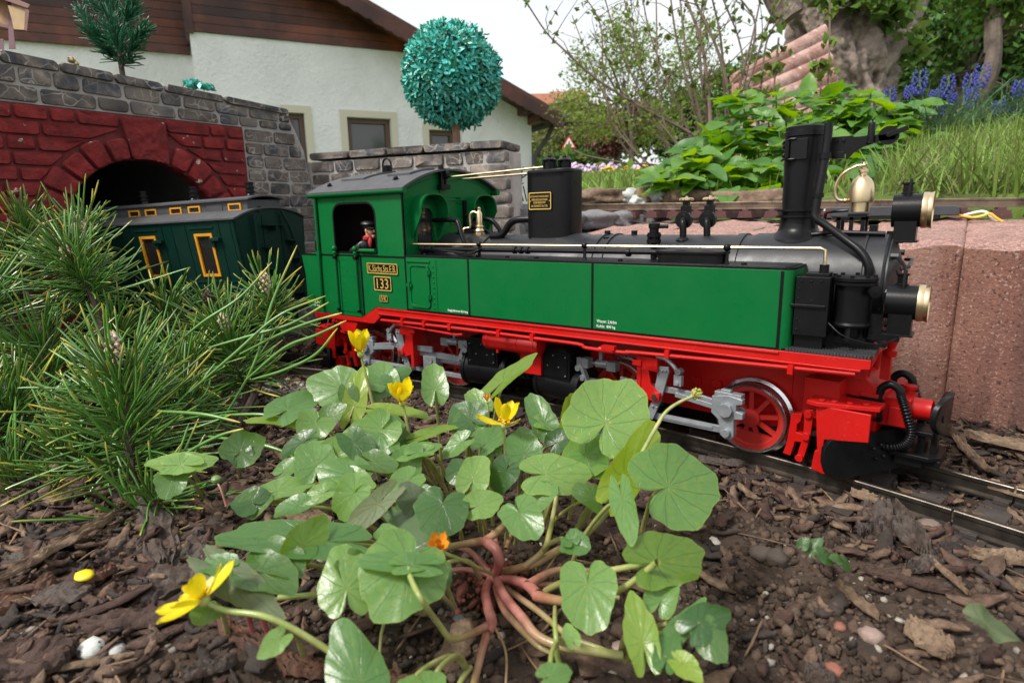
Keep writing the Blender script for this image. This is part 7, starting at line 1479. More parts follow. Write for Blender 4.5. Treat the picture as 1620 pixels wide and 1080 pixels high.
# roof: slab with verge 600 in front, scalloped barge board
def vz(s_, off=600):
    (s1, z1), (s2, z2) = HP(600, 22, off), HP(885, 186, off); return z1+(z2-z1)*(s_-s1)/(s2-s1)
se = HP(890, 190, 600)[0]; s_t = -11000
mb = MB(); P = [(s_t, vz(s_t)), (se, vz(se)), (se, vz(se)+130), (s_t, vz(s_t)+130)]; hplate(mb, P, -600, 9000); mb.build('roof', TILE, house)
mb = MB(); sc_ = []; ss_ = np.linspace(se, s_t, 160)
for i, q in enumerate(ss_): sc_.append((q, vz(q)-190-35*abs(math.sin(i*1.2))))
hplate(mb, [(s_t, vz(s_t)+20), (se, vz(se)+20)]+sc_, -660, -600); mb.build('barge_board', WOODB, house)
mb = MB(); hplate(mb, [(s_t, vz(s_t)-60), (se, vz(se)-60), (se, vz(se)), (s_t, vz(s_t))], -600, 0); mb.build('soffit', WOODB, house)
mb = MB(); mb.tube([hw(se+60, vz(se)+10, 700), hw(se+60, vz(se)+10, -9000)], 85, 10); mb.tube([hw(se+20, vz(se)-40, 200), hw(se-120, vz(se)-330, 120), hw(40, vz(se)-720, 60), hw(30, vz(se)-900, 60)], 50, 8); mb.build('gutter', mat('dark_gutter', (.05, .045, .04), .5), house)
mb = MB(); mb.bar(hw(-250, roofz_(0)-150, 500), hw(-250, roofz_(0)-150, -200), 180, 200); mb.bar(hw(-20, roofz_(0)-330, 560), hw(-20, roofz_(0)-330, -200), 150, 180); mb.build('rafter_end', WOODB, house)

# ------------------------------------------------------------------ foliage helper
def foliage(name, blobs, n_, size, mt, parent=None, hollow=.55, droop=.3, zmin=None, asp=.55):
    bl = np.array(blobs, float); vol = bl[:, 3]*bl[:, 4]*bl[:, 5]; k = rng.choice(len(bl), n_, p=vol/vol.sum()); d = rng.normal(size=(n_, 3)); d /= np.linalg.norm(d, axis=1, keepdims=True); rr = hollow+(1-hollow)*rng.random(n_)**.6
    c = bl[k, :3]+d*rr[:, None]*bl[k, 3:6]*(1+.12*rng.normal(size=(n_, 1)))
    if zmin is not None: c = c[c[:, 2] > zmin]
    n_ = len(c); a = rng.normal(size=(n_, 3)); a[:, 2] -= droop; a /= np.linalg.norm(a, axis=1, keepdims=True); b = np.cross(a, rng.normal(size=(n_, 3))); b /= np.linalg.norm(b, axis=1, keepdims=True); nn = np.cross(a, b); s_ = size*rng.uniform(.6, 1.3, n_)[:, None]
    V = np.stack([c-a*s_*.5, c+b*s_*asp*.5+nn*s_*.08, c+a*s_*.5, c-b*s_*asp*.5+nn*s_*.08], 1).reshape(-1, 3); F = np.arange(n_*4).reshape(-1, 4); ob = arr_obj(name, V, F, mt, parent, rnd=np.repeat(rng.random(n_), 4), smooth=False)
    if parent is not None: ob['kind'] = 'stuff'
    return ob
def lmat(name, c, tr=.3, hue=.03, at=.5): return mat(name, c, .5, var=.15, vs=5, attr=at, hue=hue, transl=tr, spec=.3)
F_SP = lmat('spring_leaves', (.21, .28, .045), .5); F_DK = lmat('dark_leaves', (.065, .135, .024), .35); F_RD = lmat('red_brown_leaves', (.15, .05, .045), .3); F_MD = lmat('mid_green_leaves', (.11, .19, .03), .4); F_CO = lmat('conifer_leaves', (.018, .040, .014), .15)
TRUNK = mat('tree_bark', (.11, .085, .065), .9, var=.4, vs=12, bump=6, bs=30, bd=8, c2=(.06, .045, .035), cs=8)
def gz_far(p): return float(far_z(np.array([p[0]]), np.array([p[1]]))[0])
def tree(name, label, px, py, dep, blobs, n_, size, mt, tr_r=60, limbs=9, group=None, cat_='tree', droop=.3, hollow=.5):
    b = PT(px, py, dep); g = gz_far(b); root = np.array([b[0], b[1], min(g, b[2])-50]); t = thing(name, label, cat_, tuple(root), group)
    B3 = []
    for (bx, by, rx, ry, dd) in blobs:
        c = PT(bx, by, dep+dd); s_ = (dep+dd)/FPX; B3.append((c[0], c[1], c[2], rx*s_, rx*s_*.8, ry*s_))
    top = np.array(B3)[:, :3].mean(0); mb = MB(); mid = root*.5+top*.5+rng.normal(0, tr_r, 3); mb.tube(cat([root, (root+mid)/2+rng.normal(0, tr_r*.3, 3), mid, top], 5), list(np.linspace(tr_r, tr_r*.35, 16)), 9); mb.build('trunk', TRUNK, t)
    mb = MB()
    for i in range(limbs):
        q = B3[i % len(B3)]; s0 = root*(1-(f0 := rng.uniform(.35, .8)))+top*f0; e = np.array(q[:3])+rng.normal(size=3)*np.array(q[3:6])*.55; m_ = (s0+e)/2+np.array([0, 0, abs(e-s0).max()*.1]); r0 = tr_r*rng.uniform(.15, .35); P = cat([s0, m_, e], 5); mb.tube(P, list(np.linspace(r0, r0*.2, len(P))), 6)
        for _ in range(4): e2 = e+rng.normal(size=3)*np.array(q[3:6])*.45; mb.tube([m_*.4+e*.6, (e+e2)/2, e2], [r0*.3, r0*.2, r0*.08], 5)
    lb = mb.build('limbs', TRUNK, t); lb['kind'] = 'stuff'
    foliage('crown', B3, n_, size, mt, t, hollow=hollow, droop=droop); return t
tree('spring_tree', 'loose fresh green tree with open crown behind the bare stems, beside the house roof', 1003, 262, 7000, [(930, 120, 45, 40, 0), (900, 165, 40, 30, -300), (1000, 90, 60, 55, 0), (1060, 140, 60, 50, 300), (950, 200, 60, 30, 0), (1040, 200, 60, 35, 200), (1100, 70, 50, 55, 0), (975, 50, 40, 40, 0), (915, 90, 25, 35, 0)], 9500, 42, F_SP, 45, 26, droop=.5, hollow=.1)
tree('broad_tree', 'pale green rounded tree far behind beside the far orange roof', 905, 262, 24000, [(905, 190, 45, 40, 0), (880, 215, 40, 35, 0), (950, 205, 45, 40, 0)], 5000, 210, lmat('pale_leaves', (.24, .26, .09), .4), 220, 6)
tree('red_leaved_tree', 'dark red leaved small tree beyond the lawn', 972, 270, 15000, [(975, 210, 30, 30, 0), (955, 225, 30, 26, 0), (1005, 190, 26, 26, 0)], 3500, 130, F_RD, 120, 8)
tree('dark_hedge', 'dense dark green hedge at the far end of the dandelion lawn', 910, 272, 9500, [(880, 262, 30, 18, 0), (915, 258, 32, 20, 0), (945, 265, 22, 14, 0)], 5500, 75, F_DK, 60, 4, cat_='hedge')
tree('dark_conifer', 'dark conifer behind the bare stems of the shrub', 1090, 270, 11000, [(1090, 190, 34, 50, 0), (1110, 225, 34, 34, 0), (1060, 225, 24, 34, 0)], 6500, 85, F_CO, 90, 6)
tree('green_bush', 'mid green bush behind the shrub stems left of the pink ribbed slab', 1150, 262, 9000, [(1145, 150, 40, 45, 0), (1185, 200, 40, 50, 300), (1140, 215, 34, 36, 0), (1190, 120, 30, 40, 0)], 6000, 80, F_MD, 80, 8)
tree('leafy_tree', 'dark leafy tree filling the upper right corner', 1500, 215, 3600, [(1470, 60, 75, 70, 0), (1570, 40, 80, 80, 200), (1440, 130, 50, 50, 0), (1540, 130, 70, 55, 300), (1640, 110, 70, 90, 0), (1600, 180, 70, 35, 400), (1480, -40, 90, 60, 0), (1620, -40, 90, 60, 0)], 15000, 48, F_DK, 45, 24, hollow=.15)
tree('leafy_tree', 'brighter green tree further back behind the dark one at the upper right', 1430, 200, 7000, [(1430, 90, 60, 70, 0), (1500, 150, 70, 50, 0), (1590, 190, 90, 30, 0), (1660, 160, 70, 60, 0)], 8000, 75, F_MD, 70, 10, hollow=.2)
tree('brown_trunk_tree', 'slanting brown tree trunk at the right behind the blue grape hyacinths', 1545, 200, 2900, [(1590, 20, 40, 40, 0), (1560, -20, 60, 40, 0)], 1200, 45, F_MD, 62, 6)
# far wooded hill line and far houses
hb_ = []
for x in range(830, 1760, 45): c = PT(x, 215-15*math.sin(x*.02)-(x > 1200)*40, 30000); hb_.append((*c, 1900, 1500, 1500))
tag(foliage('distant_woods', hb_, 14000, 420, lmat('far_leaves', (.10, .15, .05), .3), None, hollow=.2), kind='stuff')
def far_house(px0, px1, ye, yr, dep, wallc, label, yb=None):
    a = PT(px0, ye, dep); b = PT(px1, ye, dep); t = thing('far_house', label, 'house', tuple(a)); d = b-a; d[2] = 0; L = np.linalg.norm(d); d /= L; n_ = np.array([-d[1], d[0], 0]); zr = PT((px0+px1)/2, yr, dep)[2]; zb_ = a[2]-3500
    mb = MB(); P = [a, b, b+n_*L*.6, a+n_*L*.6]; mb.add([(p[0], p[1], zz) for zz in (zb_, a[2]) for p in P], [(0, 1, 5, 4), (1, 2, 6, 5), (2, 3, 7, 6), (3, 0, 4, 7)]); mb.build('wall', mat('far_wall_'+str(px0), wallc, .9), t)
    o_ = n_*L*.35; mb = MB(); e = 300; q = [a-d*e-n_*e, b+d*e-n_*e, b+d*e+n_*L*.65, a-d*e+n_*L*.65]; r0 = a-d*e+n_*L*.3; r1 = b+d*e+n_*L*.3; V = [tuple(p) for p in q]+[(r0[0], r0[1], zr), (r1[0], r1[1], zr)]; mb.add(V, [(0, 1, 5, 4), (2, 3, 4, 5), (0, 4, 3), (1, 2, 5), (0, 3, 2, 1)]); mb.build('roof', mat('far_roof_'+str(px0), (.30, .12, .07), .85, var=.25, vs=1), t)
    for i in range(3):
        mb = MB(); c = a+d*L*(.2+.3*i)-n_*20; mb.obox(tuple(c+np.array([0, 0, -1300])), (L*.1, 60, 1200), np.array([d, n_, [0, 0, 1]]).T); mb.build('window', HGL, t)
far_house(838, 872, 168, 147, 42000, (.5, .48, .45), 'far house with orange tiled roof just right of the white house eave')
far_house(876, 925, 158, 142, 52000, (.55, .5, .42), 'far orange roofed house half hidden behind the spring tree')
far_house(1515, 1600, 60, 20, 9000, (.50, .36, .27), 'pinkish house glimpsed through the dark tree at upper right')
# road sign
sg = thing('road_sign', 'white triangular warning sign with red border on a grey post by the far hedge', 'road sign', tuple(PT(899, 268, 20000)-np.array([0, 0, 300])))
ctr3 = PT(900, 228, 20000); SR = RGT*1.0; W_R = mat('sign_red', (.62, .02, .02), .5); W_W = mat('sign_white', (.8, .8, .8), .5)
def tri(r, off): return [tuple(ctr3+SR*r*math.sin(math.radians(a))+np.array([0, 0, r*math.cos(math.radians(a))])-FWD*off) for a in (0, 120, 240)]
for r, o_, m_, nm in ((285, 0, W_R, 'sign_border'), (205, 12, W_W, 'sign_face')):
    mb = MB(); A = tri(r, o_+6); B2 = tri(r, o_-6); mb.add(A+B2, [(0, 1, 2), (5, 4, 3), (0, 3, 4, 1), (1, 4, 5, 2), (2, 5, 3, 0)]); mb.build(nm, m_, sg)
mb = MB(); mb.sph(tuple(ctr3+np.array([0, 0, 15])-FWD*20), 45, 8, sc3=(.7, .2, 1.5)); mb.sph(tuple(ctr3+np.array([0, 0, 75])-FWD*20), 26, 8, sc3=(1, .3, 1)); mb.bar(tuple(ctr3+SR*45+np.array([0, 0, -60])-FWD*20), tuple(ctr3+np.array([0, 0, 20])-FWD*20), 8, 16); mb.bar(tuple(ctr3-SR*45+np.array([0, 0, -60])-FWD*20), tuple(ctr3+np.array([0, 0, 20])-FWD*20), 8, 16); mb.build('pictogram', LINE, sg)
mb = MB(); mb.cyl(tuple(ctr3-np.array([0, 0, 140])), tuple(ctr3-np.array([0, 0, 1800])), 38, n_=12); mb.build('post', mat('galvanised_post', (.35, .38, .42), .4, .5), sg)

# ------------------------------------------------------------------ bare stemmed shrub, old tree, ribbed slab
STB = mat('shrub_stem', (.16, .115, .085), .8, var=.3, vs=30, bump=1, bs=120, c2=(.10, .07, .05), cs=15)
BUDG = lmat('young_leaves', (.14, .20, .03), .4)
sh = thing('shrub', 'tall leafless looking shrub with many thin brown stems and small opening buds', 'shrub', tuple(PT(1130, 270, 1250)))
SP = [([(825, -8), (863, 50), (890, 77), (922, 107), (953, 132), (1019, 172), (1092, 211), (1120, 235)], 3.0, 1150), ([(922, -10), (950, 41), (955, 132), (972, 205), (1013, 261), (1080, 300)], 2.6, 1180), ([(985, -10), (1000, 47), (1019, 126), (1041, 195), (1063, 252), (1090, 290)], 2.8, 1200), ([(1038, -10), (1041, 126), (1051, 195), (1076, 233), (1110, 290)], 3.0, 1150), ([(1082, -10), (1110, 69), (1122, 160), (1126, 230), (1140, 290)], 5.2, 1200), ([(1112, -10), (1107, 79), (1114, 157), (1123, 220), (1130, 290)], 4.6, 1250), ([(1094, -10), (1136, 82), (1158, 176), (1165, 290)], 4.6, 1180), ([(1165, -10), (1195, 40), (1180, 120), (1160, 200), (1155, 290)], 3.6, 1260), ([(940, 140), (965, 190), (1010, 245), (1060, 290)], 2.2, 1150), ([(905, 25), (930, 90), (960, 160), (1000, 230), (1050, 290)], 2.2, 1300), ([(1060, -10), (1070, 60), (1090, 140), (1110, 220), (1130, 290)], 3.8, 1250), ([(1125, -10), (1140, 60), (1146, 140), (1150, 220), (1150, 290)], 4.2, 1300), ([(1015, -10), (1030, 60), (1060, 140), (1090, 210), (1120, 290)], 3, 1300), ([(1205, -10), (1190, 60), (1172, 130), (1160, 200), (1150, 290)], 3.4, 1230), ([(1240, -10), (1215, 40), (1195, 100), (1170, 180), (1150, 290)], 3.4, 1270), ([(955, -10), (975, 60), (1005, 130), (1045, 210), (1090, 290)], 2.4, 1250), ([(1075, -10), (1085, 80), (1100, 150), (1118, 230), (1125, 290)], 4, 1220), ([(1000, 150), (1040, 190), (1080, 240), (1110, 290)], 2, 1150), ([(1140, -10), (1165, 50), (1178, 110), (1180, 180), (1160, 290)], 3, 1320)]
for P, r, d in SP:
    Q3 = [PT(x, y, d+rng.uniform(-10, 10)) for x, y in P]; g = Q3[-1].copy(); g[2] = 135; Q3.append(g); C_ = cat(Q3, 5); mb = MB(); mb.tube(C_, list(np.linspace(r*.45, r*1.15, len(C_))), 7); sb = mb.build('stem', STB, sh)
    bl_ = []; mb = MB()
    for _ in range(9):
        i = rng.integers(0, int(len(C_)*.8)); p = C_[i]; e = p+(rng.normal(size=3)*np.array([1, 1, .5])+np.array([0, 0, .9]))*rng.uniform(20, 70); mb.tube([p, (p+e)/2+rng.normal(size=3)*4, e], [r*.3, r*.25, r*.12], 5); bl_.append((*e, 9, 9, 9)); bl_.append((*p, 8, 8, 8)); bl_.append((*((p+e)/2), 5, 5, 5))
    tw = mb.build('twigs', STB, sb); tw['kind'] = 'stuff'; foliage('young_leaves', bl_, 60, 14, BUDG, sb, hollow=.0)['kind'] = 'stuff'
mb = MB(); P = cat([PT(908, 238, 900), PT(930, 247, 900), PT(990, 258, 900), PT(1040, 262, 910), PT(1090, 285, 930)], 5); mb.tube(P, 1.4, 6); tw2 = thing('twig', 'thin low twig with a few fresh leaves reaching left towards the sign', 'twig', tuple(P[-1])); mb.build('stem', STB, tw2); 
foliage('leaves', [(*PT(897, 237, 900), 8, 8, 8), (*PT(884, 243, 900), 8, 8, 10), (*PT(918, 250, 900), 10, 8, 12), (*PT(948, 252, 900), 12, 9, 12), (*PT(990, 262, 900), 12, 9, 12)], 22, 15, BUDG, tw2, hollow=0, asp=.7)
GNARL = mat('gnarled_bark', (.27, .215, .185), .9, var=.45, vs=22, bump=9, bs=45, bd=10, c2=(.07, .055, .045), cs=14)
ot = thing('old_tree', 'thick gnarled grey brown old tree trunk behind the pink ribbed slab', 'tree', tuple(PT(1340, 200, 1900)-np.array([0, 0, 40])))
mb = MB(); V = []; F = []; n_, m_ = 200, 170; c0 = PT(1345, 230, 1900); c1 = PT(1300, -60, 1900)
for i in range(m_):
    t = i/(m_-1); c = c0*(1-t)+c1*t; R_ = 175-40*t+60*(1-t)**3
    for j in range(n_):
        a = 2*math.pi*j/n_; q = Vector((math.cos(a)*1.2, math.sin(a)*1.2, t*2.4)); rr_ = R_*(1+.35*mn.noise(q*1.1)+.22*mn.noise(q*2.7+Vector((3, 1, 7)))-.30*abs(mn.noise(Vector((math.cos(a)*3.4, math.sin(a)*3.4, t*2.4))))-.12*abs(mn.noise(Vector((math.cos(a)*9, math.sin(a)*9, t*6))))+.05*mn.noise(q*16)); V.append((c[0]+rr_*math.cos(a), c[1]+rr_*math.sin(a), c[2]))
for i in range(m_-1):
    for j in range(n_): F.append((i*n_+j, i*n_+(j+1) % n_, (i+1)*n_+(j+1) % n_, (i+1)*n_+j))
mb.add(V, F); mb.build('trunk', GNARL, ot, ang=80)
for P, r in (([(1330, 60), (1400, 20), (1420, -60)], 60), ([(1380, 120), (1425, 60), (1440, 10), (1400, -50)], 34), ([(1250, 30), (1220, -20), (1200, -80)], 42), ([(1400, 100), (1440, 40), (1480, -40)], 26)):
    mb = MB(); C_ = cat([PT(x, y, 1800) for x, y in P], 6); mb.tube(C_, list(np.linspace(r, r*.6, len(C_))), 10); mb.build('limb', GNARL, ot)
foliage('crown', [(*PT(1350, -20, 1700), 120, 80, 60), (*PT(1420, 20, 1700), 60, 60, 70), (*PT(1390, 5, 1650), 50, 50, 40), (*PT(1440, 70, 1800), 60, 50, 60)], 700, 42, F_MD, ot, hollow=0)
RIB = mat('pink_ribbed_concrete', (.34, .175, .14), .9, var=.25, vs=20, bump=2.2, bs=160, bd=6, c2=(.44, .30, .26), cs=10); pores(RIB, 120, (.22, .11, .09)); pores(RIB, 60, (.5, .42, .38))
TL, TR, BL, BR = PT(1157, 118, 1430), PT(1305, 38, 1480), PT(1172, 218, 1390), PT(1332, 176, 1440); slab = thing('ribbed_slab', 'pinkish ribbed concrete slab leaning against the old tree trunk', 'concrete slab', tuple(BL))
nrm = np.cross(TR-TL, BL-TL); nrm /= np.linalg.norm(nrm); nrm = nrm if nrm@(CAM-TL) > 0 else -nrm
for i in range(6):
    V = []; F = []; n_ = 9
    for e, (T0, B0) in enumerate(((TL, BL), (TR, BR))):
        for j in range(n_):
            v = (i+.005+.99*j/(n_-1))/6; h = math.sin(math.pi*j/(n_-1))**.8*6.5; V.append(T0*(1-v)+B0*v+nrm*h)
        for j in (n_-1, 0): v = (i+.02+.96*j/(n_-1))/6; V.append(T0*(1-v)+B0*v-nrm*12)
    k = n_+2
    F = [tuple(range(k)), tuple(range(k, 2*k))[::-1]]+[(j, (j+1) % k, k+(j+1) % k, k+j) for j in range(k)]; mb = MB(); mb.add(V, F); mb.build('rib', RIB, slab, ang=50)

# ------------------------------------------------------------------ border stones, grass, leafy plants, hyacinths
for px, w_, h_, m_, lb, sd in ((948, 84, 15, BROCK, 'long flat brown border stone on the bank beside the steam dome', 1), (1000, 22, 15, WROCK, 'pale knobbly border stone left of the reddish one', 2), (1022, 30, 18, BROCK, 'rounded reddish tan border stone wedged between the pale knobbly ones', 3), (1046, 26, 17, WROCK, 'pale knobbly border stone right of the reddish one', 4), (1090, 74, 14, BROCK, 'long orange brown border stone below the leafy plants', 5), (1012, 26, 10, WROCK, 'low white knobbly stone at the foot of the border stones', 6)):
    p = ONY(px, 312 if sd != 6 else 320, 452 if sd != 6 else 436); dd_ = (p-CAM)@C_F; ob = rock('border_stone', tuple(p), (w_/2*dd_/FPX*1.15, 22, h_*dd_/FPX*.9), m_, None, sd+40, 3, .35 if m_ is BROCK else .55, rot('Z', 5), freq=1.6 if m_ is BROCK else 2.6, flat=.35 if m_ is BROCK else 0); tag(ob, lb, 'stone')
p = ONY(1180, 318, 452); tag(rock('border_stone', tuple(p), (60, 20, 14), BROCK, None, 51, 3, .3, None, flat=.3), 'brown border stone half hidden under the leafy plants behind the valves', 'stone')
GRASS = mat('grass_blades', (.19, .28, .055), .5, var=.1, attr=.55, hue=.02, transl=.35, spec=.35); GRY = mat('dry_grass_blades', (.30, .27, .14), .6, attr=.4, transl=.3)
def px_of(x, y): return 810+FPX*((x)*AX[0]+(y-CAM[1])*AY[0])/((x)*AX[1]+(y-CAM[1])*AY[1])
def blades(name, x, y, hgt, wid, mt, lean=.5, zf_=far_z, curve=.4, parent=None):
    n_ = len(x); z = zf_(x, y); a = rng.uniform(0, 2*np.pi, n_); d = np.stack([np.cos(a), np.sin(a), np.zeros(n_)], -1); ln_ = rng.uniform(0, lean, n_)[:, None]; b = np.stack([-np.sin(a+rng.normal(0, 1, n_)), np.cos(a), np.zeros(n_)], -1); h = hgt[:, None]; base = np.stack([x, y, z-2], -1); up = np.array([0, 0, 1.]); V = []
    for t, w_ in ((0, 1), (.35, .9), (.7, .65), (1, .12)): c = base+up*h*t*(1-.25*ln_*t)+d*h*(ln_*t+curve*t*t*ln_); V += [c-b*wid[:, None]*w_*.5, c+b*wid[:, None]*w_*.5]
    V = np.stack(V, 1).reshape(-1, 3); i = (np.arange(n_)*8)[:, None, None]; k = (np.arange(3)*2)[None, :, None]; F = (i+k+np.array([0, 1, 3, 2])[None, None, :]).reshape(-1, 4)
    ob = arr_obj(name, V, F, mt, parent, rnd=np.repeat(rng.random(n_), 8)); ob['kind'] = 'stuff'; return ob
x, y = pts(34000, -180, 1500, 446, 1150); k_ = (rng.random(len(x)) < ss(1200, 446, y)*.8+.2) & (px_of(x, y) > 1395+rng.normal(0, 22, len(x))); x, y = x[k_], y[k_]; blades('tall_grass', x, y, rng.uniform(22, 60, len(x)), rng.uniform(1.6, 3.4, len(x)), GRASS, .8); x, y = pts(5200, -120, 1300, 446, 900); k_ = px_of(x, y) > 1400; x, y = x[k_], y[k_]; blades('dry_grass', x, y, rng.uniform(20, 50, len(x)), rng.uniform(1.2, 2.2, len(x)), GRY, .9)
x, y = pts(52000, -3200, 700, 460, 6500); az_ = np.arctan2((x)*AX[0]+(y+344)*AY[0], (x)*AX[1]+(y+344)*AY[1]); k_ = (np.degrees(az_) > 3.2) & (np.degrees(az_) < 30); x, y = x[k_], y[k_]; ds = np.hypot(x, y+344); blades('lawn_grass', x, y, rng.uniform(25, 55, len(x))*(.6+ds/6000), 2.5+ds*.0022, GRASS, .7)
x, y = pts(420, -3000, -300, 1500, 6300); k_ = rng.random(len(x)) < .5; x, y = x[k_], y[k_]; s_ = rng.uniform(9, 14, len(x)); scatter('dandelions', LUMPS, np.stack([x, y, far_z(x, y)+55], -1), np.stack([s_, s_, s_*.5], -1), .2, mat('dandelion_yellow', (.8, .55, .01), .6))
x = rng.uniform(-4200, -1800, 900); y = rng.uniform(6000, 6800, 900)
P = np.array([PT(px, py, 6600+rng.uniform(-300, 300)) for px, py in zip(rng.uniform(900, 1150, 900), rng.normal(268, 3.5, 900))]); s_ = rng.uniform(12, 30, 900); scatter('flower_bed', LUMPS, P, np.stack([s_, s_, s_*.8], -1), .5, mat('pale_purple_flowers', (.55, .42, .58), .7, attr=.4, hue=.04))
# leafy perennials: shared leaf blades copied one by one
def blade_mesh(k):
    n_, m_ = 13, 9; V = []; UV = []; F = []; r_ = np.random.default_rng(k+70); bend = r_.uniform(-.5, -.1); cup_ = r_.uniform(.2, .6); w_ = r_.uniform(.50, .66)
    for i in range(n_):
        t = i/(n_-1); hw_ = w_*.5*(math.sin(math.pi*t**.75)**.85 if 0 < t < 1 else .02)
        for j in range(m_):
            v = j/(m_-1)*2-1; V.append((t, v*hw_*(1+.05*math.sin(t*22)), cup_*hw_*abs(v)**1.3*.7+bend*t*t*.6+.018*math.cos(t*26-abs(v)*3)*(1-abs(v))+.03*math.sin(t*9+k)*v)); UV.append((t*1.3-.3, v*hw_*1.4))
    for i in range(n_-1):
        for j in range(m_-1): F.append((i*m_+j, (i+1)*m_+j, (i+1)*m_+j+1, i*m_+j+1))
    o_ = arr_obj('leaf', np.array(V)*1000, np.array(F), LPM, uv=np.array(UV)); me = o_.data; bpy.data.objects.remove(o_); return me
LPM = leaf_mat('broad_leaf', (.070, .205, .026), (.12, .26, .035), (.035, .10, .015), rough=.45, ns=3.5)
LV = [blade_mesh(k) for k in range(7)]
cl = [('left edge of the leaf bank, beside the border stones', (1050, 1150), (205, 312)), ('of the leaf bank behind the black chimney', (1150, 1290), (150, 312)), ('of the leaf bank around the pulley arm', (1290, 1400), (148, 312)), ('right end of the leaf bank below the blue flowers', (1390, 1470), (165, 290))]
for gi, (lb, (xa, xb), (ya, yb)) in enumerate(cl):
    g0 = ONY((xa+xb)/2, 312, 500); pl = thing('broadleaf_plant', ('bright broad leaved perennial at the ' if gi in (0, 3) else 'bright broad leaved perennial in the part ')+lb, 'plant', tuple(g0), 'broad leaved perennials along the bank'); nst = (105, 175, 160, 100)[gi]
    for q in range(nst):
        px = rng.uniform(xa, xb); py = yb-(yb-ya)*rng.random()**.8
        if gi == 0: py = max(py, 312-(px-1030)*1.0)
        dd_ = 760+(312-py)*1.5+rng.uniform(-20, 70)
        p = PT(px, py, dd_); g = np.array([p[0]+rng.normal(0, 12), p[1]+20, 128.]); o_ = np.array(ORG[pl.name]); ob = bpy.data.objects.new('leaf', LV[q % 7]); col.objects.link(ob); ob.parent = pl; sz = rng.uniform(.030, .058)
        out = np.array([rng.normal(), rng.normal()-.6, rng.uniform(-.35, .45)]); out /= np.linalg.norm(out); upv = np.array([rng.normal()*.25, -.45+rng.normal()*.2, 1.]); zz = upv-out*(upv@out); zz /= np.linalg.norm(zz); yy = np.cross(zz, out)
        M_ = Matrix(((out[0], yy[0], zz[0]), (out[1], yy[1], zz[1]), (out[2], yy[2], zz[2]))).to_4x4(); ob.matrix_local = Matrix.Translation(Vector((p-o_)*S)) @ M_ @ Matrix.Scale(sz, 4)
        if q % 3 == 0: mb = MB(); mb.tube([p, (p+g)/2+rng.normal(size=3)*5, g], [1.1, 1.5, 1.8], 5); mb.build('stalk', STEM2 if 'STEM2' in globals() else globals().setdefault('STEM2', mat('green_stalk', (.10, .17, .04), .5)), pl)
MUS = mat('blue_hyacinth', (.075, .09, .52), .5, var=.3, vs=200, attr=.4); heads = [(1407, 155, 20, 30, 'shortest blue grape hyacinth, leftmost of the row'), (1437, 146, 12, 20, 'small blue grape hyacinth second from the left'), (1455, 130, 24, 38, 'tall deep blue grape hyacinth right above the pulley wheel'), (1478, 152, 14, 18, 'low blue grape hyacinth behind a pointed leaf'), (1499, 137, 22, 34, 'blue grape hyacinth in the middle of the row'), (1507, 157, 14, 18, 'small blue grape hyacinth under the middle one'), (1535, 132, 22, 32, 'blue grape hyacinth left of the tallest one'), (1537, 155, 20, 30, 'blue grape hyacinth directly below its taller neighbour'), (1553, 120, 25, 36, 'tallest blue grape hyacinth at the upper right'), (1581, 171, 20, 22, 'leaning blue grape hyacinth over the grass at right'), (1577, 191, 18, 18, 'lowest blue grape hyacinth over the grass at right'), (1600, 182, 14, 26, 'blue grape hyacinth next to the right frame edge, lower one'), (1612, 140, 18, 26, 'blue grape hyacinth cut by the right frame edge'), (1487, 175, 14, 18, 'faded pale blue grape hyacinth low in the grass')]
for i, (px, py, w_, h_, lb) in enumerate(heads):
    dd_ = 1040+((i*53) % 90); c = PT(px, py, dd_); g = c+np.array([rng.normal()*15, rng.normal()*10, 0]); g[2] = gz_far(g); t = thing('grape_hyacinth', lb, 'flower', tuple(g), 'blue grape hyacinths'); H = h_*dd_/FPX; W_ = w_*dd_/FPX
    mb = MB(); mb.tube(cat([c+np.array([0, 0, H*.45]), c, (c+g)/2+rng.normal(size=3)*4, g], 4), 1.5, 6); mb.build('stem', STEM2, t); mb = MB()
    for k in range(48): q = k/48; a = k*2.4; r_ = W_*.42*math.sin(math.pi*(.18+.72*(1-q)))**.7; mb.sph(tuple(c+np.array([math.cos(a)*r_, math.sin(a)*r_, H*(q-.5)])), 2.6*(1-.4*q), 6, sc3=(1, 1, 1.25))
    mb.build('florets', MUS, t, fix=False)['kind'] = 'stuff'
x = []; y = []
for px in np.linspace(1400, 1640, 34): p = PT(px, 215, 1080+rng.uniform(-80, 80)); x.append(p[0]); y.append(p[1])
x = np.repeat(x, 11)+rng.normal(0, 22, 34*11); y = np.repeat(y, 11)+rng.normal(0, 22, 34*11); blades('hyacinth_leaves', x, y, rng.uniform(50, 105, len(x)), rng.uniform(3, 5.5, len(x)), mat('blue_green_blades', (.07, .14, .06), .45, attr=.4, transl=.25), 1.2, curve=.8)
for i, (px, py, h_) in enumerate(((1500, 215, 70), (1520, 215, 78), (1535, 225, 60))): pass
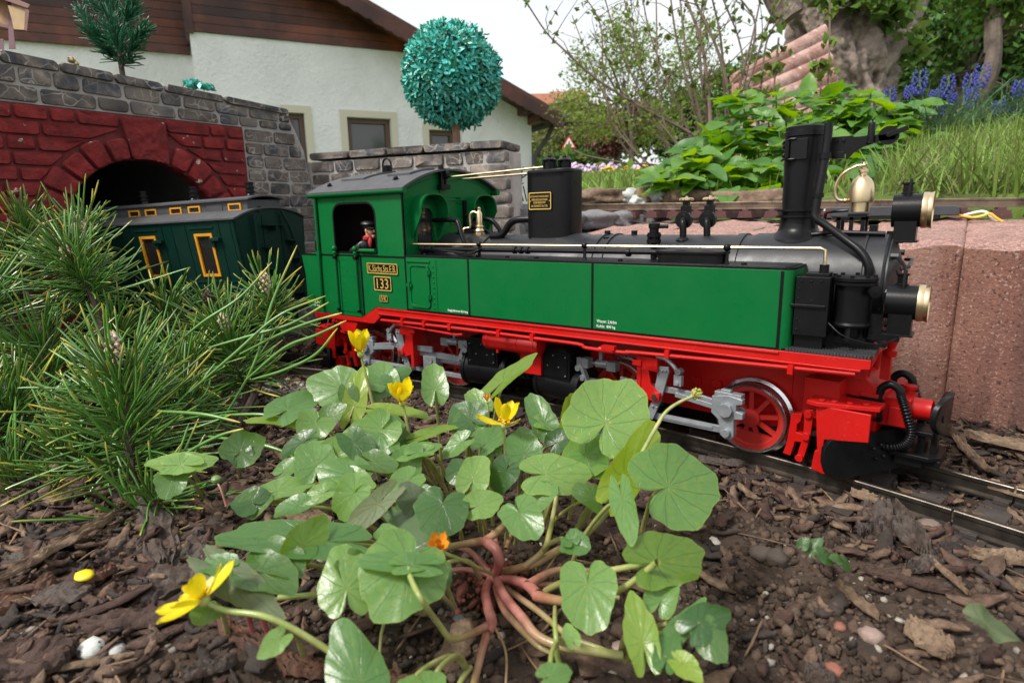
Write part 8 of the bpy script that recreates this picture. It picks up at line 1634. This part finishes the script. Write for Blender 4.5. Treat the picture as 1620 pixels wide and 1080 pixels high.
# thin sprouting stems in front of the slab
for i, (P, lb) in enumerate((([(1198, 190), (1205, 130), (1215, 60), (1250, 10)], 'thin sprout climbing up the left part of the ribbed slab'), ([(1222, 190), (1226, 120), (1232, 60)], 'thin leafy sprout in the middle of the ribbed slab'), ([(1308, 170), (1312, 80), (1313, -10)], 'straight pale sprout at the right end of the ribbed slab'), ([(1296, 180), (1298, 130), (1290, 90)], 'short leafy sprout low on the ribbed slab'))):
    Q3 = [PT(x_, y_, 1250) for x_, y_ in P]; t = thing('sprout', lb, 'sprout', tuple(Q3[0])); mb = MB(); C_ = cat(Q3, 6); mb.tube([Q3[0]-np.array([0, 0, 60])]+C_, 2.0, 6); mb.build('stem', STB, t); foliage('leaves', [(*C_[k], 20, 16, 12) for k in range(1, len(C_), 3)], 34, 24, BUDG, t, hollow=.1, asp=.65)
# ------------------------------------------------------------------ model trees and bits on the walls
TEAL = mat('teal_plastic_leaves', (.06, .44, .34), .35, var=.2, vs=25, attr=.5, hue=.035, spec=.6, transl=.1)
tc_ = PT(715, 122, 700); TRr = 80*700/FPX; tb = PT(723, 232, 700); top_ = thing('topiary_ball_tree', 'artificial turquoise green topiary ball tree standing behind the lower stone wall', 'artificial tree', tuple(tb-np.array([0, 0, 12])))
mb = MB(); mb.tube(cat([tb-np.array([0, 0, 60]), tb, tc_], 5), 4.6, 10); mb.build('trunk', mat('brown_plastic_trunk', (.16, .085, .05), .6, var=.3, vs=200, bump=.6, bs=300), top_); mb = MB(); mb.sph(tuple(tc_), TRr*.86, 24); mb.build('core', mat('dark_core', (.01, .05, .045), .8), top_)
n_ = 950; ii = np.arange(n_)+.5; phi = np.arccos(1-2*ii/n_); tht = np.pi*(1+5**.5)*ii; dn_ = np.stack([np.cos(tht)*np.sin(phi), np.sin(tht)*np.sin(phi), np.cos(phi)], -1); V = []; F = []; RN = []; off = 0
for d in dn_:
    _, u, v = basis((0, 0, 0), d); c = tc_+d*TRr*(rng.uniform(.80, .93)+.07*mn.noise(Vector(d*3.1))+.05*mn.noise(Vector(d*7))); a0 = rng.uniform(0, 6.28); 
    for q in range(4):
        a = a0+q*math.pi/2+rng.uniform(-.25, .25); e = math.cos(a)*u+math.sin(a)*v; s2 = np.cross(d, e); l_ = rng.uniform(5.6, 8.2)
        P = [c, c+e*l_*.35+d*2.4+s2*1.5, c+e*l_*.85+d*rng.uniform(3.5, 6.5)+s2*1.3, c+e*l_*1.05+d*rng.uniform(3, 7), c+e*l_*.85+d*rng.uniform(3.5, 6.5)-s2*1.3, c+e*l_*.35+d*2.4-s2*1.5]
        V += P; F += [(off, off+1, off+2, off+3), (off, off+3, off+4, off+5)]; RN += [rng.random()]*6; off += 6
arr_obj('foliage', V, F, TEAL, top_, rnd=RN, smooth=False)['kind'] = 'stuff'
NEED2 = mat('plastic_fir_needle', (.012, .105, .042), .4, var=.15, attr=.4, spec=.5, hue=.01); _sv = NEED
fir = thing('artificial_fir', 'small artificial green fir tree standing on top of the long stone wall', 'artificial tree', tuple(PT(195, 118, 645)))
mb = MB(); mb.tube([PT(195, 125, 645), PT(188, 80, 645), PT(168, -40, 645)], [3, 2.6, 1.6], 8); mb.build('trunk', TWIG, fir); _N = NEED; NEED = NEED2
for a, b, n_, Ln in (((193, 108, 645), (160, -60, 645), 420, 20), ((192, 108, 640), (227, 48, 632), 190, 17), ((188, 95, 645), (130, 22, 640), 190, 18), ((185, 70, 645), (210, 5, 640), 170, 18), ((190, 100, 650), (150, 55, 635), 150, 18), ((175, 30, 645), (125, -20, 645), 120, 17), ((190, 90, 630), (178, 40, 625), 150, 17)):
    br = MB(); A, B_ = PT(*a), PT(*b); br.tube([A, B_], [1.6, .8], 6); bo = br.build('branch', TWIG, fir); gz_b = gz; gz = lambda x, y: np.full(np.shape(x), -999.)
    o_ = needles('needles', A, B_, n_, Ln, bo, r=.62, t0=.05, cone=(25, 55), droop=-.05); at_ = o_.data.attributes['tip']; at_.data.foreach_set('value', np.zeros(len(o_.data.vertices), np.float32)); gz = gz_b
NEED = _N
ms_ = foliage('moss_tuft', [(*PT(306, 133, 640), 11, 9, 4), (*PT(325, 138, 640), 9, 9, 3)], 160, 7, TEAL, None, hollow=0); tag(ms_, 'small turquoise moss tuft on the coping of the long stone wall', 'moss')
mb = MB(); p = PT(113, 95, 640); mb.sph(tuple(p), 4.2, 12, sc3=(1, 1, .9)); mb.sph(tuple(p+np.array([0, 4, -3])), 3, 10); tag(mb.build('brass_knob', BRASS, None, org=tuple(p)), 'tiny golden brown knob on the wall coping left of the fir', 'ornament')
# corner of a model building at top left
mbd = thing('model_building', 'corner of a small model building with yellow eaves and a maroon post on the wall', 'model building', tuple(PT(15, 85, 600)))
MAR = mat('maroon_paint', (.10, .02, .035), .5); OCH = mat('ochre_eaves', (.36, .24, .10), .6, var=.2); RBR = mat('red_brown_roof', (.13, .045, .03), .6, var=.25)
B1 = lambda pts_, d0, d1, nm, mt: (lambda q: (q.add([tuple(PT(x, y, d0)) for x, y in pts_]+[tuple(PT(x, y, d1)) for x, y in pts_], [tuple(range(len(pts_))), tuple(range(len(pts_), 2*len(pts_)))[::-1]]+[(i, (i+1) % len(pts_), len(pts_)+(i+1) % len(pts_), len(pts_)+i) for i in range(len(pts_))]), q.build(nm, mt, mbd, bev=.4)))(MB())
B1([(12, 0), (17, 0), (25, 78), (14, 78)], 590, 602, 'post', MAR); B1([(-40, -30), (48, 8), (44, 14), (-40, -16)], 575, 640, 'roof', RBR); B1([(12, 8), (44, 14), (40, 48), (22, 47), (18, 30)], 578, 640, 'eaves_board', OCH); B1([(40, 12), (47, 14), (43, 50), (38, 48)], 576, 642, 'fascia', RBR); B1([(-40, -10), (12, 2), (16, 42), (-40, 30)], 610, 640, 'wall_panel', mat('amber_panel', (.30, .15, .05), .6, var=.4, vs=100)); B1([(-40, 28), (16, 40), (16, 46), (-40, 34)], 606, 642, 'beam', RBR); B1([(-40, 60), (6, 62), (6, 80), (-40, 80)], 600, 640, 'railing', MAR)
# black wire tuft on the rock
wt = thing('wire_tuft', 'tuft of stiff black wires standing on the rock between cab and dome', 'wire brush', tuple(PT(815, 325, 690)))
for (x0, y0, x1, y1) in ((798, 318, 809, 256), (803, 318, 821, 262), (812, 318, 828, 264), (800, 300, 835, 275), (796, 310, 812, 290), (806, 318, 812, 285), (818, 318, 822, 280), (822, 316, 826, 276), (803, 300, 828, 290), (828, 318, 820, 290), (799, 292, 806, 318), (810, 270, 800, 318), (833, 318, 828, 295)):
    mb = MB(); mb.tube([PT(x0, y0, 690+rng.uniform(-8, 8)), PT(x1, y1, 690+rng.uniform(-8, 8))], .75, 5); mb.build('wire', BLACK, wt)
# ballast rock under the tuft
for i, (px, py, r_) in enumerate(((812, 345, 26), (800, 365, 24), (828, 372, 24), (850, 350, 26))): rock('stone', tuple(PT(px, py, 700)+np.array([0, 0, 0])), (r_*1.1, 18, r_*.6), GROCK, rw_, 80+i, 3, .3, Rz, flat=.5)
